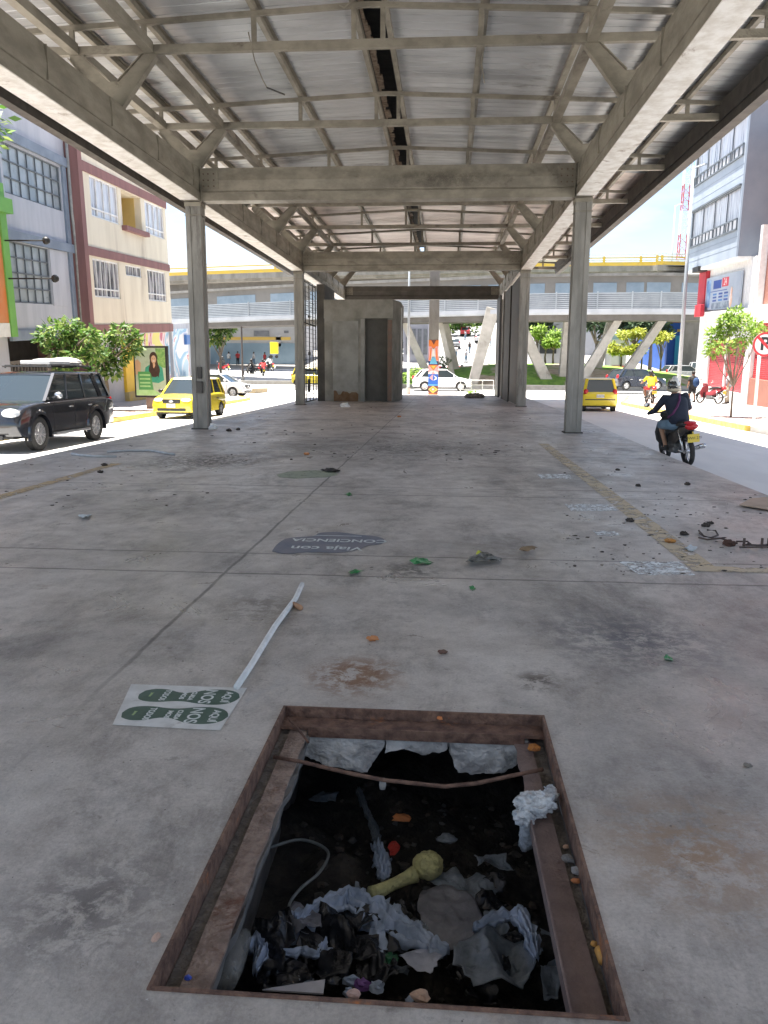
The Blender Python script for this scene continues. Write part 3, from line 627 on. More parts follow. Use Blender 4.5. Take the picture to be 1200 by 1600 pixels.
def soot_mat():
    ma = worn('old soot on paint', (.05, .042, .034), (.09, .075, .055), .50, 3.2); nt = ma.node_tree; L = nt.links.new; b = nt.nodes['Principled BSDF']
    tc = nt.nodes.new('ShaderNodeTexCoord'); g = nt.nodes.new('ShaderNodeTexGradient'); g.gradient_type = 'SPHERICAL'; mp = nt.nodes.new('ShaderNodeMapping'); mp.vector_type = 'TEXTURE'
    L(tc.outputs['Generated'], mp.inputs[0]); mp.inputs['Location'].default_value = (.5, 0, .35); mp.inputs['Scale'].default_value = (.5, 1, .65); L(mp.outputs[0], g.inputs[0])
    m_ = nt.nodes.new('ShaderNodeMath'); m_.operation = 'MULTIPLY'; n = nt.nodes.new('ShaderNodeTexNoise'); n.inputs['Scale'].default_value = 2.6; n.inputs['Detail'].default_value = 9; n.inputs['Roughness'].default_value = .75; L(tc.outputs['Object'], n.inputs['Vector'])
    m2 = nt.nodes.new('ShaderNodeMath'); m2.operation = 'MULTIPLY_ADD'; m2.use_clamp = True; L(n.outputs[0], m2.inputs[0]); m2.inputs[1].default_value = 5; m2.inputs[2].default_value = -1.9
    L(g.outputs['Fac'], m_.inputs[0]); L(m2.outputs[0], m_.inputs[1]); L(m_.outputs[0], b.inputs['Alpha']); return ma
m_bolt = M('rusty bolt heads', (.16, .11, .08), (.10, .07, .05), 20, .7, .3)
for cy in COLY[2:5]:
    for s_, cx in ((1, XLc+.232), (-1, XRc-.232)):
        mb = MB(); mb.box(min(cx, cx+s_*.02), max(cx, cx+s_*.02), cy-.26, cy+.26, 5.70, 6.52); mb.box(min(cx, cx+s_*.45), max(cx, cx+s_*.45), cy-.235, cy-.222, 5.99, 6.44); pl_ = part('end_plate', mb, m_steel)
        mb = MB()
        for z in (6.06, 6.2, 6.35):
            for dx in (.08, .2, .34): mb.tube([(cx+s_*dx, cy-.25, z), (cx+s_*dx, cy-.235, z)], .018, 6)
        k = mb.build('bolt', m_bolt); k.parent = pl_; k.data.transform(Matrix.Translation((-can.location.x, -can.location.y, 0)))
for cx in (XLc, XRc):
    for s_ in (-1, 1):
        mb = MB()
        for y in [3.2+2.4169*k for k in range(20)]:
            if min(abs(y-c_) for c_ in COLY) > .5: mb.box(min(cx+s_*.19, cx+s_*.238), max(cx+s_*.19, cx+s_*.238), y-.006, y+.006, 5.97, 6.48)
        part('stiffener', mb, m_steel)
mb = MB(); mb.add([(-2.6, 20.86-.2315, 5.98), (2.2, 20.86-.2315, 5.98), (2.2, 20.86-.2315, 6.44), (-2.6, 20.86-.2315, 6.44)], [(0, 1, 2, 3)]); part('soot_stain', mb, soot_mat())
# trusses: straight lower chord, gently gabled upper chord, hanger posts
HPX = [-13.4+0, -11.3]
POST = [-7.23, -5.82, -3.71, -1.83, -1.29, .51, 2.5, 4.12, 5.6]; POST = [XC+p-XC for p in POST]; POST = [-8.7]+POST
for k, y in enumerate(YC):
    mb = MB(); mb.box(XC-7.95, XC+7.95, y-.06, y+.06, 7.45, 7.60)
    for s in (-1, 1): mb.bar((XC, y, zuc(XC)), (XC+s*7.95, y, zuc(XC+7.95)), .08, .09)
    for x in POST: mb.box(x-.045, x+.045, y-.035, y+.035, 7.60, zuc(x)-.04)
    part('roof_truss', mb, m_steel)
# V brackets on the girders
for y in YC[2:]:
    for cx in (XLc, XRc):
        mb = MB(); O = [(cx-.13, 6.50), (cx+.13, 6.50), (cx+.84, 7.36), (cx+.84, 7.45), (cx+.60, 7.45), (cx+.10, 6.98), (cx-.10, 6.98), (cx-.60, 7.45), (cx-.84, 7.45), (cx-.84, 7.36)]
        mb.prism(O, y-.012, y+.012, 'y')
        for s in (-1, 1):
            mb.bar((cx+s*.135, y, 6.50), (cx+s*.86, y, 7.40), .13, .018, up=(0, 1, 0)) if 0 else None
            a = Vector((cx+s*.135, y, 6.5)); b = Vector((cx+s*.85, y, 7.40)); d = (b-a).normalized(); nrm = Vector((d.z, 0, -d.x))*s
            mb.bar(a+nrm*.01, b+nrm*.01, .15, .02, up=nrm)
            a = Vector((cx+s*.08, y, 6.98)); b = Vector((cx+s*.59, y, 7.45)); d = (b-a).normalized(); nrm = Vector((-d.z, 0, d.x))*s
            mb.bar(a+nrm*.01, b+nrm*.01, .10, .015, up=nrm)
        part('bracket', mb, m_steel)
# beams along the roof at chord level (over the bracket tips), roof purlins under the sheets
for x in (XLc-.73, XLc+.73, XRc-.73, XRc+.73):
    mb = MB()
    for a, b in zip(YC, YC[1:]): mb.box(x-.09, x+.09, a+.065, b-.065, 7.455, 7.64)
    part('longitudinal_beam', mb, m_steel)
ZP = lambda x: zuc(x)+.05
for x in (-8.7, -7.2, -5.82, -3.71, .55, 2.5, 4.1, 5.6):
    mb = MB(); mb.box(x-.05, x+.05, -8, 50, ZP(x), ZP(x)+.12); mb.box(x-.05, x+.12, -8, 50, ZP(x)+.11, ZP(x)+.125); part('purlin', mb, m_steel)
for x, s in ((-1.86, -1), (-1.26, 1)):
    mb = MB(); mb.box(x-.05, x+.05, -8, 50, ZP(x)-.01, ZP(x)+.14); part('purlin', mb, m_steel)
# open ridge channel
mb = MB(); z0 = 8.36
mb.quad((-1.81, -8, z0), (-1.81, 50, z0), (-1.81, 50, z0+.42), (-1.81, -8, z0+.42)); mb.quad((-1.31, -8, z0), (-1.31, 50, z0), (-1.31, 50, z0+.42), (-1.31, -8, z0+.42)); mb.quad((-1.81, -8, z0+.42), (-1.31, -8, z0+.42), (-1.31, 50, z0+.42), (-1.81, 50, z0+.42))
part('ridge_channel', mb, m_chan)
mb = MB(); r = random.Random(3); y = -8
while y < 50:
    l = r.uniform(.12, .5); w = r.uniform(.05, .17); mb.box(-1.808, -1.808+w, y, y+l, z0+.06+r.uniform(0, .02), z0+.10); y += l
part('channel_edge', mb, m_rustb)
# corrugated sheets, one per bay and side
def sheet_mat(name, c1, c2, c3):
    return M(name, c1, c2, .9, .48, .3, .1, 20, c3, .56, stretch=(.5, 1.6, 1), rvar=.12, thr=(.35, .65))
sheetm = [sheet_mat('dull galvanised sheet', (.50, .515, .53), (.36, .37, .38), (.19, .185, .18)), sheet_mat('pinkish roof sheet', (.66, .57, .53), (.52, .45, .42), (.34, .29, .27))]  # second sheet is pinker, used at the far end only
for s in (-1, 1):
    for bi, (ya, yb) in enumerate([(-8, 6.36), (6.36, 18), (18, 28.6), (28.6, 50.3)]):
        v = []; f = []; y = ya; prof = []
        while y < yb-.01:
            for dy, dz in ((0, 0), (.29, 0), (.30, .018), (.32, .018)):
                if y+dy < yb: prof.append((y+dy, dz))
            y += .33
        prof.append((yb, 0))
        xi = -1.81 if s < 0 else -1.31; xs = [xi, XC+s*8.24]
        for x in xs:
            for yy, dz in prof: v.append((x, yy, ZP(x)+.145+dz))
        n = len(prof)
        for i in range(n-1): f.append((i, i+1, n+i+1, n+i))
        mb = MB(); mb.add(v, f); part('roof_sheet', mb, sheetm[1] if bi == 3 else sheetm[0])
# eaves gutters
for s in (-1, 1):
    x = XC+s*7.95; mb = MB()
    mb.prism([(x, 7.22), (x+s*.26, 7.22), (x+s*.30, 7.5), (x+s*.30, 7.98), (x+s*.27, 7.98), (x+s*.27, 7.52), (x, 7.50)], -8, 50.3, 'y')
    mb.box(min(x-s*.02, x-s*.05), max(x-s*.02, x-s*.05), -8, 50.3, 7.42, 7.86)
    part('gutter', mb, m_fascia)
# hanging wires and loose bits
for pts in ([(388, 50), (398, 95), (412, 128), (418, 138)], [(757, 70), (752, 95), (757, 130)], [(548, 3), (538, 12), (530, 8)]):
    mb = MB(); mb.tube([AY(x, y, 15.9) for x, y in pts], .012, 6); part('hanging_wire', mb, m_steel)
mb = MB(); mb.bar(AY(417, 137, 15.9), AY(445, 148, 15.9), .05, .02); part('hanging_wire', mb, m_black)
# ================================================================== booth and end panels on the platform
m_booth = M('stained booth plaster', (.30, .29, .26), (.19, .185, .165), 1.1, .85, 0, .3, 18, (.10, .095, .085), .60, rvar=.05)
m_boothp = M('lighter grey panel', (.31, .31, .295), (.22, .22, .205), 1.3, .8, 0, .2, 20, (.16, .15, .14), .62)
m_darkp = M('dark brown panel', (.055, .05, .045), (.085, .08, .07), 2, .7, 0, .2)
m_rustst = M('brown damp stain', (.15, .085, .04), (.20, .13, .08), 3, .9, 0, .3)
bo = empty('concrete_booth', (-4.2, 41, 0), label='grey concrete ticket booth with a dark doorway at the far end of the platform', cat='booth')
mb = MB(); foot = [(-5.95, 39.3), (-3.98, 39.3), (-3.98, 39.75), (-2.88, 39.75), (-2.88, 39.25), (-2.62, 39.35), (-2.36, 40.8), (-2.36, 43.5), (-5.95, 43.5)]
mb.prism(foot, 0, 3.98, 'z'); mb.build('wall', m_booth, bo, world=True)
mb = MB(); mb.prism([(-5.97, 39.27), (-2.62, 39.22), (-2.33, 40.8), (-2.33, 43.5), (-5.97, 43.5)], 3.98, 4.86, 'z'); mb.build('roof', m_booth, bo, world=True)
mb = MB(); mb.box(-5.55, -4.30, 39.27, 39.299, .5, 3.85); mb.build('panel', m_boothp, bo, world=True, bevel=.005)
mb = MB(); mb.box(-4.18, -3.99, 39.265, 39.299, 0, 3.95); mb.build('door_jamb', m_boothp, bo, world=True)
mb = MB(); mb.box(-3.95, -2.90, 39.70, 39.748, 0.02, 3.96); mb.build('door', M('dark door recess', (.12, .115, .105), (.09, .085, .078), 1.5, .8), bo, world=True)
mb = MB(); mb.box(-2.86, -2.66, 39.215, 39.247, .02, 3.9); mb.build('brick_edge', M('bare reddish brick', (.20, .13, .10), (.16, .125, .105), 5, .9, 0, .4), bo, world=True)
mb = MB(); r = random.Random(2); pts = [(-5.5+i*.11, .42+r.uniform(-.10, .12)) for i in range(12)]; mb.prism([(-5.5, .01)]+pts+[(-4.3, .01)], 39.255, 39.268, 'y'); mb.build('damp_stain', m_rustst, bo, world=True)
mb = MB(); mb.box(-2.34, -2.30, 41.0, 41.3, 1.4, 4.6); mb.build('white_post', m_white, bo, world=True)
mb = MB(); mb.box(-6.35, -5.96, 39.5, 43, 0, 5.6); tag(mb.build('side_panel', m_darkp), 'tall dark brown panel between the booth and the left columns', 'panel')
# lattice gate between column and booth
ga = empty('lattice_gate', (-6.4, 37.2, 0), label='tall dark metal lattice gate between the second left column and the booth', cat='gate')
mb = MB()
for y in (35.7, 36.6, 37.6, 38.6, 39.4): mb.box(-6.42, -6.38, y-.03, y+.03, .05, 5.5)
for z in (.08, 1.5, 3.6, 5.4): mb.box(-6.425, -6.375, 35.7, 39.4, z-.03, z+.03)
mb.build('frame', m_black, ga, world=True)
mb = MB(); 
for k in range(26): z = .2+k*.2; mb.box(-6.405, -6.395, 35.7, 39.4, z-.008, z+.008)
mb.build('bars', m_black, ga, world=True)
mb = MB(); mb.box(-6.45, -6.36, 37.5, 37.7, 2.2, 2.35); mb.box(-6.45, -6.36, 37.5, 37.7, 3.9, 4.0); mb.box(-6.45, -6.36, 37.2, 37.5, .5, 1.1); mb.build('latch', m_black, ga, world=True)
# right: stacked dark perforated shutters
sp = empty('mesh_shutter', (3.2, 40, 0), label='tall dark perforated metal shutters folded behind the second right column', cat='shutter')
mperf = bpy.data.materials.new('perforated dark steel'); mperf.use_nodes = True; nt = mperf.node_tree; b = nt.nodes['Principled BSDF']; b.inputs['Base Color'].default_value = (.06, .055, .05, 1); b.inputs['Roughness'].default_value = .6
tc = nt.nodes.new('ShaderNodeTexCoord'); vo = nt.nodes.new('ShaderNodeTexVoronoi'); vo.inputs['Scale'].default_value = 16; vo.inputs['Randomness'].default_value = 0; nt.links.new(tc.outputs['Object'], vo.inputs['Vector'])
rr = _ramp(nt, [(.20, (0, 0, 0)), (.24, (1, 1, 1))]); nt.links.new(vo.outputs['Distance'], rr.inputs[0]); nt.links.new(rr.outputs[0], b.inputs['Alpha'])
mb = MB(); mb.box(3.10, 3.14, 36.0, 40.4, .05, 5.6); mb.build('perforated_sheet', mperf, sp, world=True)
mb = MB(); mb.box(3.16, 3.20, 36.0, 44.6, .05, 5.6); mb.build('backing', m_darkp, sp, world=True)
mb = MB(); mb.box(3.04, 3.10, 40.4, 44.2, .0, 5.6); mb.build('solid_leaf', m_darkp, sp, world=True)
mb = MB(); mb.box(2.98, 3.12, 44.4, 44.75, 0, 5.7); mb.build('post', m_column, sp, world=True)
mb = MB(); mb.box(2.93, 3.05, 46.6, 49.4, 0, 5.7); mb.build('end_leaf', m_black, sp, world=True)
# rubble heap and scraps at the far end of the platform
mb = MB(); 
for k in range(14): a = random.uniform(0, 6.28); q = random.uniform(0, .5); mb.blob((1.65+q*math.cos(a), 45.2+q*math.sin(a)*.6, .05+.08*(1-q)), .26, .2, .16, .3, 9, 6, k)
tag(mb.build('rubble_heap', M('grey rubble', (.20, .195, .19), (.30, .29, .28), 6, .9, 0, .6)), 'low grey heap of rubble at the far end of the platform', 'rubble')
mb = MB(); c = G(650, 633); mb.blob((c.x-.9, c.y+1, .04), .14, .1, .09, .4, 8, 5, 3)
mb = MB(); c = G(540, 636); mb.blob((c.x, c.y, .06), .2, .12, .12, .4, 8, 5, 3); tag(mb.build('plastic_scrap', m_white), 'small white plastic scrap on the platform in front of the booth', 'plastic scrap')
# far little steps / low fence beyond the platform
fe = empty('low_fence', (1.7, 52, ROAD), label='thin pale tubular fence just beyond the far end of the platform', cat='fence')
mb = MB()
for x in (.9, 1.6, 2.3, 3.0): mb.tube([(x, 52, -.2), (x, 52, .9)], .03, 6)
mb.build('post', m_white, fe, world=True)
mb = MB()
for z in (.3, .6, .9): mb.tube([(.9, 52, z), (3.0, 52, z)], .022, 6)
mb.build('rail', m_white, fe, world=True)

# ================================================================== facades
def fmat(O, yx, tilt):
    ex = Vector((yx, 1, tilt)).normalized(); ez = (Vector((0, 0, 1))-ex*ex.z).normalized(); ey = ez.cross(ex)
    m = Matrix((ex, ey, ez)).transposed().to_4x4(); m.translation = Vector(O); return m
class Facade:
    def __init__(s, name, O, yx, tilt, out, label, cat, group=None, scl=1):
        s.e = empty(name, mat=fmat(O, yx, tilt) @ Matrix.Scale(scl, 4), label=label, cat=cat, group=group); s.out = out
    def bx(s, mb, u0, u1, z0, z1, d0, d1):
        a, b = sorted((s.out*d0, s.out*d1)); mb.box(u0, u1, a, b, z0, z1)
    def put(s, name, u0, u1, z0, z1, d0, d1, mat, parent=None, bevel=0):
        mb = MB(); s.bx(mb, u0, u1, z0, z1, d0, d1); return mb.build(name, mat, parent or s.e, bevel=bevel)
    def wall(s, name, u0, u1, z0, z1, th, holes, mat):
        """wall slab of thickness th with rectangular openings (u0,u1,z0,z1)"""
        us = sorted({u0, u1, *[h[0] for h in holes], *[h[1] for h in holes]}); zs = sorted({z0, z1, *[h[2] for h in holes], *[h[3] for h in holes]}); mb = MB()
        for a, b in zip(us, us[1:]):
            run = None
            for c, d in zip(zs, zs[1:]):
                solid = not any(h[0] <= a and b <= h[1] and h[2] <= c and d <= h[3] for h in holes)
                if solid: run = (run[0], d) if run else (c, d)
                if (not solid or d == zs[-1]) and run: s.bx(mb, a, b, run[0], run[1], -th, 0); run = None
        return mb.build(name, mat, s.e)
    def window(s, u0, u1, z0, z1, nu, nz, mf, mg, fw=.06, rows=None, dep=-.10, mull=None):
        w = None; mb = MB()
        for a, b, c, d in ((u0, u1, z0, z0+fw), (u0, u1, z1-fw, z1), (u0, u0+fw, z0+fw, z1-fw), (u1-fw, u1, z0+fw, z1-fw)): s.bx(mb, a, b, c, d, dep, dep+.06)
        m = mull or fw*.6
        for k in range(1, nu): u = u0+(u1-u0)*k/nu; s.bx(mb, u-m/2, u+m/2, z0+fw, z1-fw, dep, dep+.045)
        for z in (rows or [z0+(z1-z0)*k/nz for k in range(1, nz)]): s.bx(mb, u0+fw, u1-fw, z-m*.8, z+m*.8, dep, dep+.052)
        w = mb.build('window', mf, s.e); mb = MB(); s.bx(mb, u0+.01, u1-.01, z0+.01, z1-.01, dep-.03, dep-.01); mb.build('pane', mg, w); return w
def curtain(name, c1, c2, sc=9, dark=(.06, .07, .08), thr=.36):
    """glazing with pleated curtains behind"""
    if name in _mats: return _mats[name]
    ma = bpy.data.materials.new(name); ma.use_nodes = True; nt = ma.node_tree; L = nt.links.new; b = nt.nodes['Principled BSDF']; b.inputs['Roughness'].default_value = .18; b.inputs['Specular IOR Level'].default_value = .5
    tc = nt.nodes.new('ShaderNodeTexCoord'); mp = nt.nodes.new('ShaderNodeMapping'); mp.inputs['Scale'].default_value = (sc, 1, .5); L(tc.outputs['Object'], mp.inputs[0])
    n = nt.nodes.new('ShaderNodeTexNoise'); n.inputs['Scale'].default_value = 1; n.inputs['Detail'].default_value = 4; L(mp.outputs[0], n.inputs['Vector'])
    r = _ramp(nt, [(thr, dark), (thr+.05, c2), (.6, c1), (.75, c2)]); L(n.outputs[0], r.inputs[0]); L(r.outputs[0], b.inputs['Base Color']); _mats[name] = ma; return ma
m_cream = M('cream facade paint', (.72, .66, .53), (.64, .58, .46), .7, .85, 0, .1, 12, (.48, .42, .33), .60, stretch=(1.6, 1, .3))
m_maroon = M('dull maroon paint', (.25, .125, .118), (.20, .10, .095), 1, .8, 0, .15, 14, (.15, .085, .08), .60, stretch=(1.6, 1.6, .3))
m_bluegrey = M('blue grey painted concrete', (.22, .27, .34), (.17, .21, .27), 1.1, .8, 0, .15, 14, (.13, .15, .18), .62)
m_whitewall = M('cold white render', (.46, .48, .53), (.38, .40, .45), .8, .85, 0, .1, 12, (.30, .31, .33), .60, stretch=(1.6, 1, .3))
m_curt = curtain('curtained window', (.62, .63, .66), (.42, .43, .47))
m_curtd = curtain('half open curtains', (.50, .49, .50), (.24, .24, .27), 6, (.05, .05, .06), .44)
m_fact = M('dusty factory glass', (.36, .40, .43), (.22, .26, .29), 1.1, .3, 0, .1, 9, (.12, .15, .18), .60)
# --- cream building
cb = Facade('apartment_building', (-16.0, 36, 0), -.046, .057, -1, 'cream three storey building with maroon bands and a recessed balcony', 'building')
H = [(.95, 4.45, 8.25, 10.0), (4.95, 7.9, 8.3, 9.98), (8.55, 11.9, 8.28, 10.0), (.6, 3.9, 4.72, 6.42), (4.9, 7.35, 5.9, 6.42), (8.3, 11.6, 4.75, 6.42)]
cb.wall('facade_wall', 0, 12.4, 3.05, 13.2, .35, H, m_cream)
cb.put('ground_floor_wall', 0, 12.38, -2, 3.05, -.6, -.25, M('pale shop wall', (.50, .50, .52), (.42, .42, .44), .7, .8))
cb.put('building_mass', .02, 12.37, 3.06, 13.15, -9, -2.2, m_cream)
for z0, z1 in ((10.03, 10.45), (6.52, 6.9), (3.05, 3.5)): cb.put('maroon_band', -.02, 12.42, z0, z1, .003, .06, m_maroon)
cb.put('end_wall', -.45, -.002, -2, 13.2, -9, .10, m_maroon)
cb.put('roof_edge', -.02, 12.42, 13.2, 13.4, -.4, .08, m_maroon)
for h in (H[0], H[2]): cb.window(*h, 4, 1, m_white, m_curt, rows=[h[2]+.38], fw=.07)
for h in (H[3], H[5]): cb.window(*h, 6, 1, m_white, m_curtd, rows=[h[2]+.38], fw=.07)
cb.window(*H[4], 4, 1, m_white, m_curtd, fw=.05)
m_ochre = M('ochre balcony wall', (.60, .45, .17), (.55, .41, .16), 1, .85)
bl = cb.put('balcony', 4.95, 7.9, 8.3, 9.98, -1.6, -1.5, m_ochre)
cb.put('side_wall', 4.96, 5.0, 8.3, 9.97, -1.5, -.34, m_ochre, bl); cb.put('side_wall', 7.85, 7.89, 8.3, 9.97, -1.5, -.34, m_ochre, bl); cb.put('ceiling', 4.96, 7.89, 9.97, 9.99, -1.5, -.34, m_cream, bl)
cb.put('balcony_ledge', 4.75, 8.3, 8.05, 8.28, .002, .28, m_maroon, bevel=.01)
cb.put('yellow_door', 4.2, 7.0, .1, 2.75, -.25, -.10, M('bright yellow shop shutter', (.78, .50, .03), (.70, .44, .03), 1.5, .6, 0, .1))
cb.put('yellow_plinth', 4.2, 7.0, -.8, .1, -.25, -.02, M('yellow plinth', (.62, .45, .12), (.5, .4, .2), 2, .8))
# mural on the ground floor
def mural_mat():
    ma = bpy.data.materials.new('blue red and white mural'); ma.use_nodes = True; nt = ma.node_tree; L = nt.links.new; b = nt.nodes['Principled BSDF']; b.inputs['Roughness'].default_value = .8
    tc = nt.nodes.new('ShaderNodeTexCoord'); n = nt.nodes.new('ShaderNodeTexNoise'); n.inputs['Scale'].default_value = .42; n.inputs['Detail'].default_value = 2; n.inputs['Distortion'].default_value = 1.2; L(tc.outputs['Object'], n.inputs['Vector'])
    r = _ramp(nt, [(0, (.66, .66, .68)), (.40, (.30, .46, .60)), (.46, (.48, .62, .72)), (.52, (.74, .74, .76)), (.58, (.55, .20, .26)), (.62, (.74, .60, .63)), (.66, (.72, .68, .25))]); r.color_ramp.interpolation = 'CONSTANT'; L(n.outputs[0], r.inputs[0]); L(r.outputs[0], b.inputs['Base Color']); return ma
mm = mural_mat()
cb.put('mural', 7.3, 12.36, -.5, 3.0, -.248, -.23, mm)
lw = Facade('mural_wall', (-16.56, 48.45, 0), -.046, .057, -1, 'low white wall with a blue and red mural beyond the cream building', 'wall')
lw.put('wall', .05, 5.6, -2, 4.2, -.4, -.1, m_whitewall); lw.put('mural', .1, 3.6, -1, 3.9, -.098, -.08, mm)
lw.put('blue_sign', 2.6, 3.4, 2.9, 3.5, -.07, .1, M('blue sign enamel', (.05, .16, .42), (.04, .13, .36), 2, .4))
# --- grey factory-like building
gb = Facade('grey_building', (-16.37, 34.27, .077), -.07, .057, -1, 'pale grey building with blue grey bands and wide gridded windows', 'building', scl=.952)
Hg = [(-4.85, .62, 8.4, 10.25), (-5.0, -1.35, 4.35, 6.65)]
gb.wall('facade_wall', -5.7, 1.35, 3.1, 14, .35, Hg, m_whitewall)
for z0, z1 in ((10.34, 10.72), (6.68, 7.05), (2.9, 3.3)): gb.put('band', -5.7, 1.37, z0, z1, .003, .14, m_bluegrey)
gb.put('pilaster', -5.72, -5.25, 3.3, 14, .003, .10, m_bluegrey); gb.put('pilaster', .75, 1.15, 3.31, 10.33, .003, .09, m_bluegrey)
gb.put('building_mass', -5.7, 1.3, 3.2, 13.9, -8, -1, m_whitewall)
gb.put('white_pier', -1.3, .2, 4.3, 6.66, .003, .04, m_whitewall)
m_irn = M('dark iron glazing bars', (.10, .12, .14), (.14, .16, .18), 4, .6)
gb.window(*Hg[0], 7, 3, m_irn, m_fact, fw=.05, mull=.035); gb.window(*Hg[1], 5, 4, m_irn, m_fact, fw=.05, mull=.035)
mb = MB(); mb.tube([(1.3, -.16, 12), (1.28, -.16, 8.4), (1.36, -.18, 7.2), (1.36, -.16, 3.0)], .07, 8); mb.build('drain_pipe', M('old zinc pipe', (.36, .36, .34), (.26, .26, .25), 3, .6), gb.e, smooth=True)
gb.put('ground_floor_recess', -5.7, 1.3, -2, 2.9, -2.2, -2, M('dark garage interior', (.03, .028, .025), (.05, .045, .04), 2, .9))
gb.put('low_wall', -5.7, 1.3, -1.5, .5, -.5, -.3, M('weathered plank wall', (.17, .14, .12), (.11, .095, .085), 2, .9, stretch=(6, 1, .4)))
mb = MB()
for k in range(24): u = -5.6+k*.29; gb.bx(mb, u, u+.10, .5, 2.0, -.42, -.36)
gb.bx(mb, -5.7, 1.3, 1.98, 2.1, -.44, -.34)
mb.build('fence_slats', M('grey brown slats', (.20, .175, .15), (.13, .115, .10), 3, .9), gb.e)
# --- green fronted building at the very edge
gn = Facade('green_building', (-15.9, 29.15, 0), -.04, .057, -1, 'narrow bright green framed building front with an orange sign at the far left edge', 'building')
m_green = M('bright green paint', (.17, .42, .08), (.14, .36, .07), 1.2, .6)
gn.put('wall', -6, -.05, -1, 13, -3, -.3, m_whitewall); gn.put('green_frame', -.45, 0, 2.7, 8.0, -.29, .1, m_green); gn.put('green_beam', -6, .25, 7.0, 7.5, -.29, .25, m_green)
gn.put('orange_sign', -6, -.46, 3.2, 6.95, -.29, .04, M('orange sign board', (.62, .19, .05), (.58, .24, .09), 1, .5)); gn.put('white_strip', -6, -.46, 2.7, 3.19, -.29, .05, m_white)
mb = MB()
for z, l in ((6.05, 1.5), (4.75, 1.7)): mb.tube([(-.3, -.1, z), (-.3, -l, z)], .03, 6); mb.blob((-.3, -l-.1, z), .12, .14, .14, .1, 8, 6, 3)
mb.build('lamp_arm', m_black, gn.e)
# --- right: grey overhanging block
rb = Facade('office_building', (14.5, 40, 0), .033, .04, 1, 'light grey office block with jutting upper floors and strip windows on the right', 'building')
m_clad = M('light blue grey cladding', (.38, .43, .49), (.33, .38, .44), .8, .5, .1, .05, 10); m_cladd = M('grey cladding darkened for shade', (.22, .25, .30), (.19, .22, .27), .8, .5, .1)  # end cladding: facade colour darkened for the side turned from the sun
Hr = [(4.1, 13.3, 8.5, 10.6), (4.1, 13.3, 12.05, 14.0)]
rb.wall('facade_wall', 3.9, 13.7, 7.15, 17.2, .3, Hr, m_clad)
rb.put('end_wall', 3.6, 3.898, 7.15, 17.2, -7, .002, m_cladd); rb.put('soffit', 3.61, 13.7, 7.0, 7.149, -7, 0, m_white); rb.put('building_mass', 4, 13.6, 7.2, 17.1, -7, -1.2, m_clad); rb.put('roof_cap', 3.6, 13.7, 17.2, 17.5, -7, .05, m_cladd)
for z in (7.65, 8.15, 11.1, 11.6): rb.put('panel_joint', 3.9, 13.7, z, z+.02, .001, .006, m_cladd)
for h in Hr:
    rb.window(*h, 4, 1, m_irn, m_curt, fw=.045); mb = MB()
    for k in range(14): u = h[0]+(h[1]-h[0])*k/13; rb.bx(mb, u-.03, u+.03, h[2]+.05, h[2]+.5, .02, .08)
    rb.bx(mb, h[0], h[1], h[2]+.5, h[2]+.57, .01, .09); rb.bx(mb, h[0], h[1], h[2]-.02, h[2]+.06, .01, .09); mb.build('railing', m_irn, rb.e)
    rb.put('lintel', h[0]-.1, h[1]+.1, h[3], h[3]+.09, .002, .12, m_irn)
# --- right lower: white and red shop building
m_redsh = M('red roller shutter', (.50, .035, .045), (.42, .03, .04), 2, .55, .1, 0); nt = m_redsh.node_tree; wv = nt.nodes.new('ShaderNodeTexWave'); wv.bands_direction = 'Z'; wv.inputs['Scale'].default_value = 3.4
tc = nt.nodes.new('ShaderNodeTexCoord'); nt.links.new(tc.outputs['Object'], wv.inputs['Vector']); bp = nt.nodes.new('ShaderNodeBump'); bp.inputs['Strength'].default_value = 1; bp.inputs['Distance'].default_value = .04; nt.links.new(wv.outputs[0], bp.inputs['Height']); nt.links.new(bp.outputs[0], nt.nodes['Principled BSDF'].inputs['Normal'])
rs = Facade('shop_building', (15.2, 40.5, 0), .03, .04, 1, 'white and red corner shop building with closed red roller shutters on the right', 'building')
rs.wall('facade_wall', 1.9, 11.6, -1, 7.1, .35, [(2.75, 9.2, .28, 3.02)], m_white)
rs.put('building_mass', 2.0, 11.5, -.9, 7.0, -8, -.8, m_white)
for a, b in ((2.76, 5.9), (6.05, 9.19)): rs.put('roller_shutter', a, b, .29, 3.0, -.2, -.12, m_redsh)
rs.put('pilaster', 5.9, 6.05, .28, 3.0, -.2, -.02, m_white); rs.put('ledge', 2.0, 11.7, 4.42, 4.6, .002, .3, m_white); rs.put('red_column', 10.2, 11.6, 5.0, 7.0, .003, .25, M('glossy red paint', (.55, .03, .05), (.48, .03, .045), 2, .4))
rs.put('red_box_sign', 9.6, 10.9, 4.35, 5.05, .32, .55, M('glossy red paint', (.55, .03, .05)), bevel=.02)
rs.put('vent_box', 9.9, 11.2, 6.95, 7.25, .26, .8, m_black)
rs.put('pipe', 1.9, 2.15, -.5, 7.1, .004, .12, m_white)
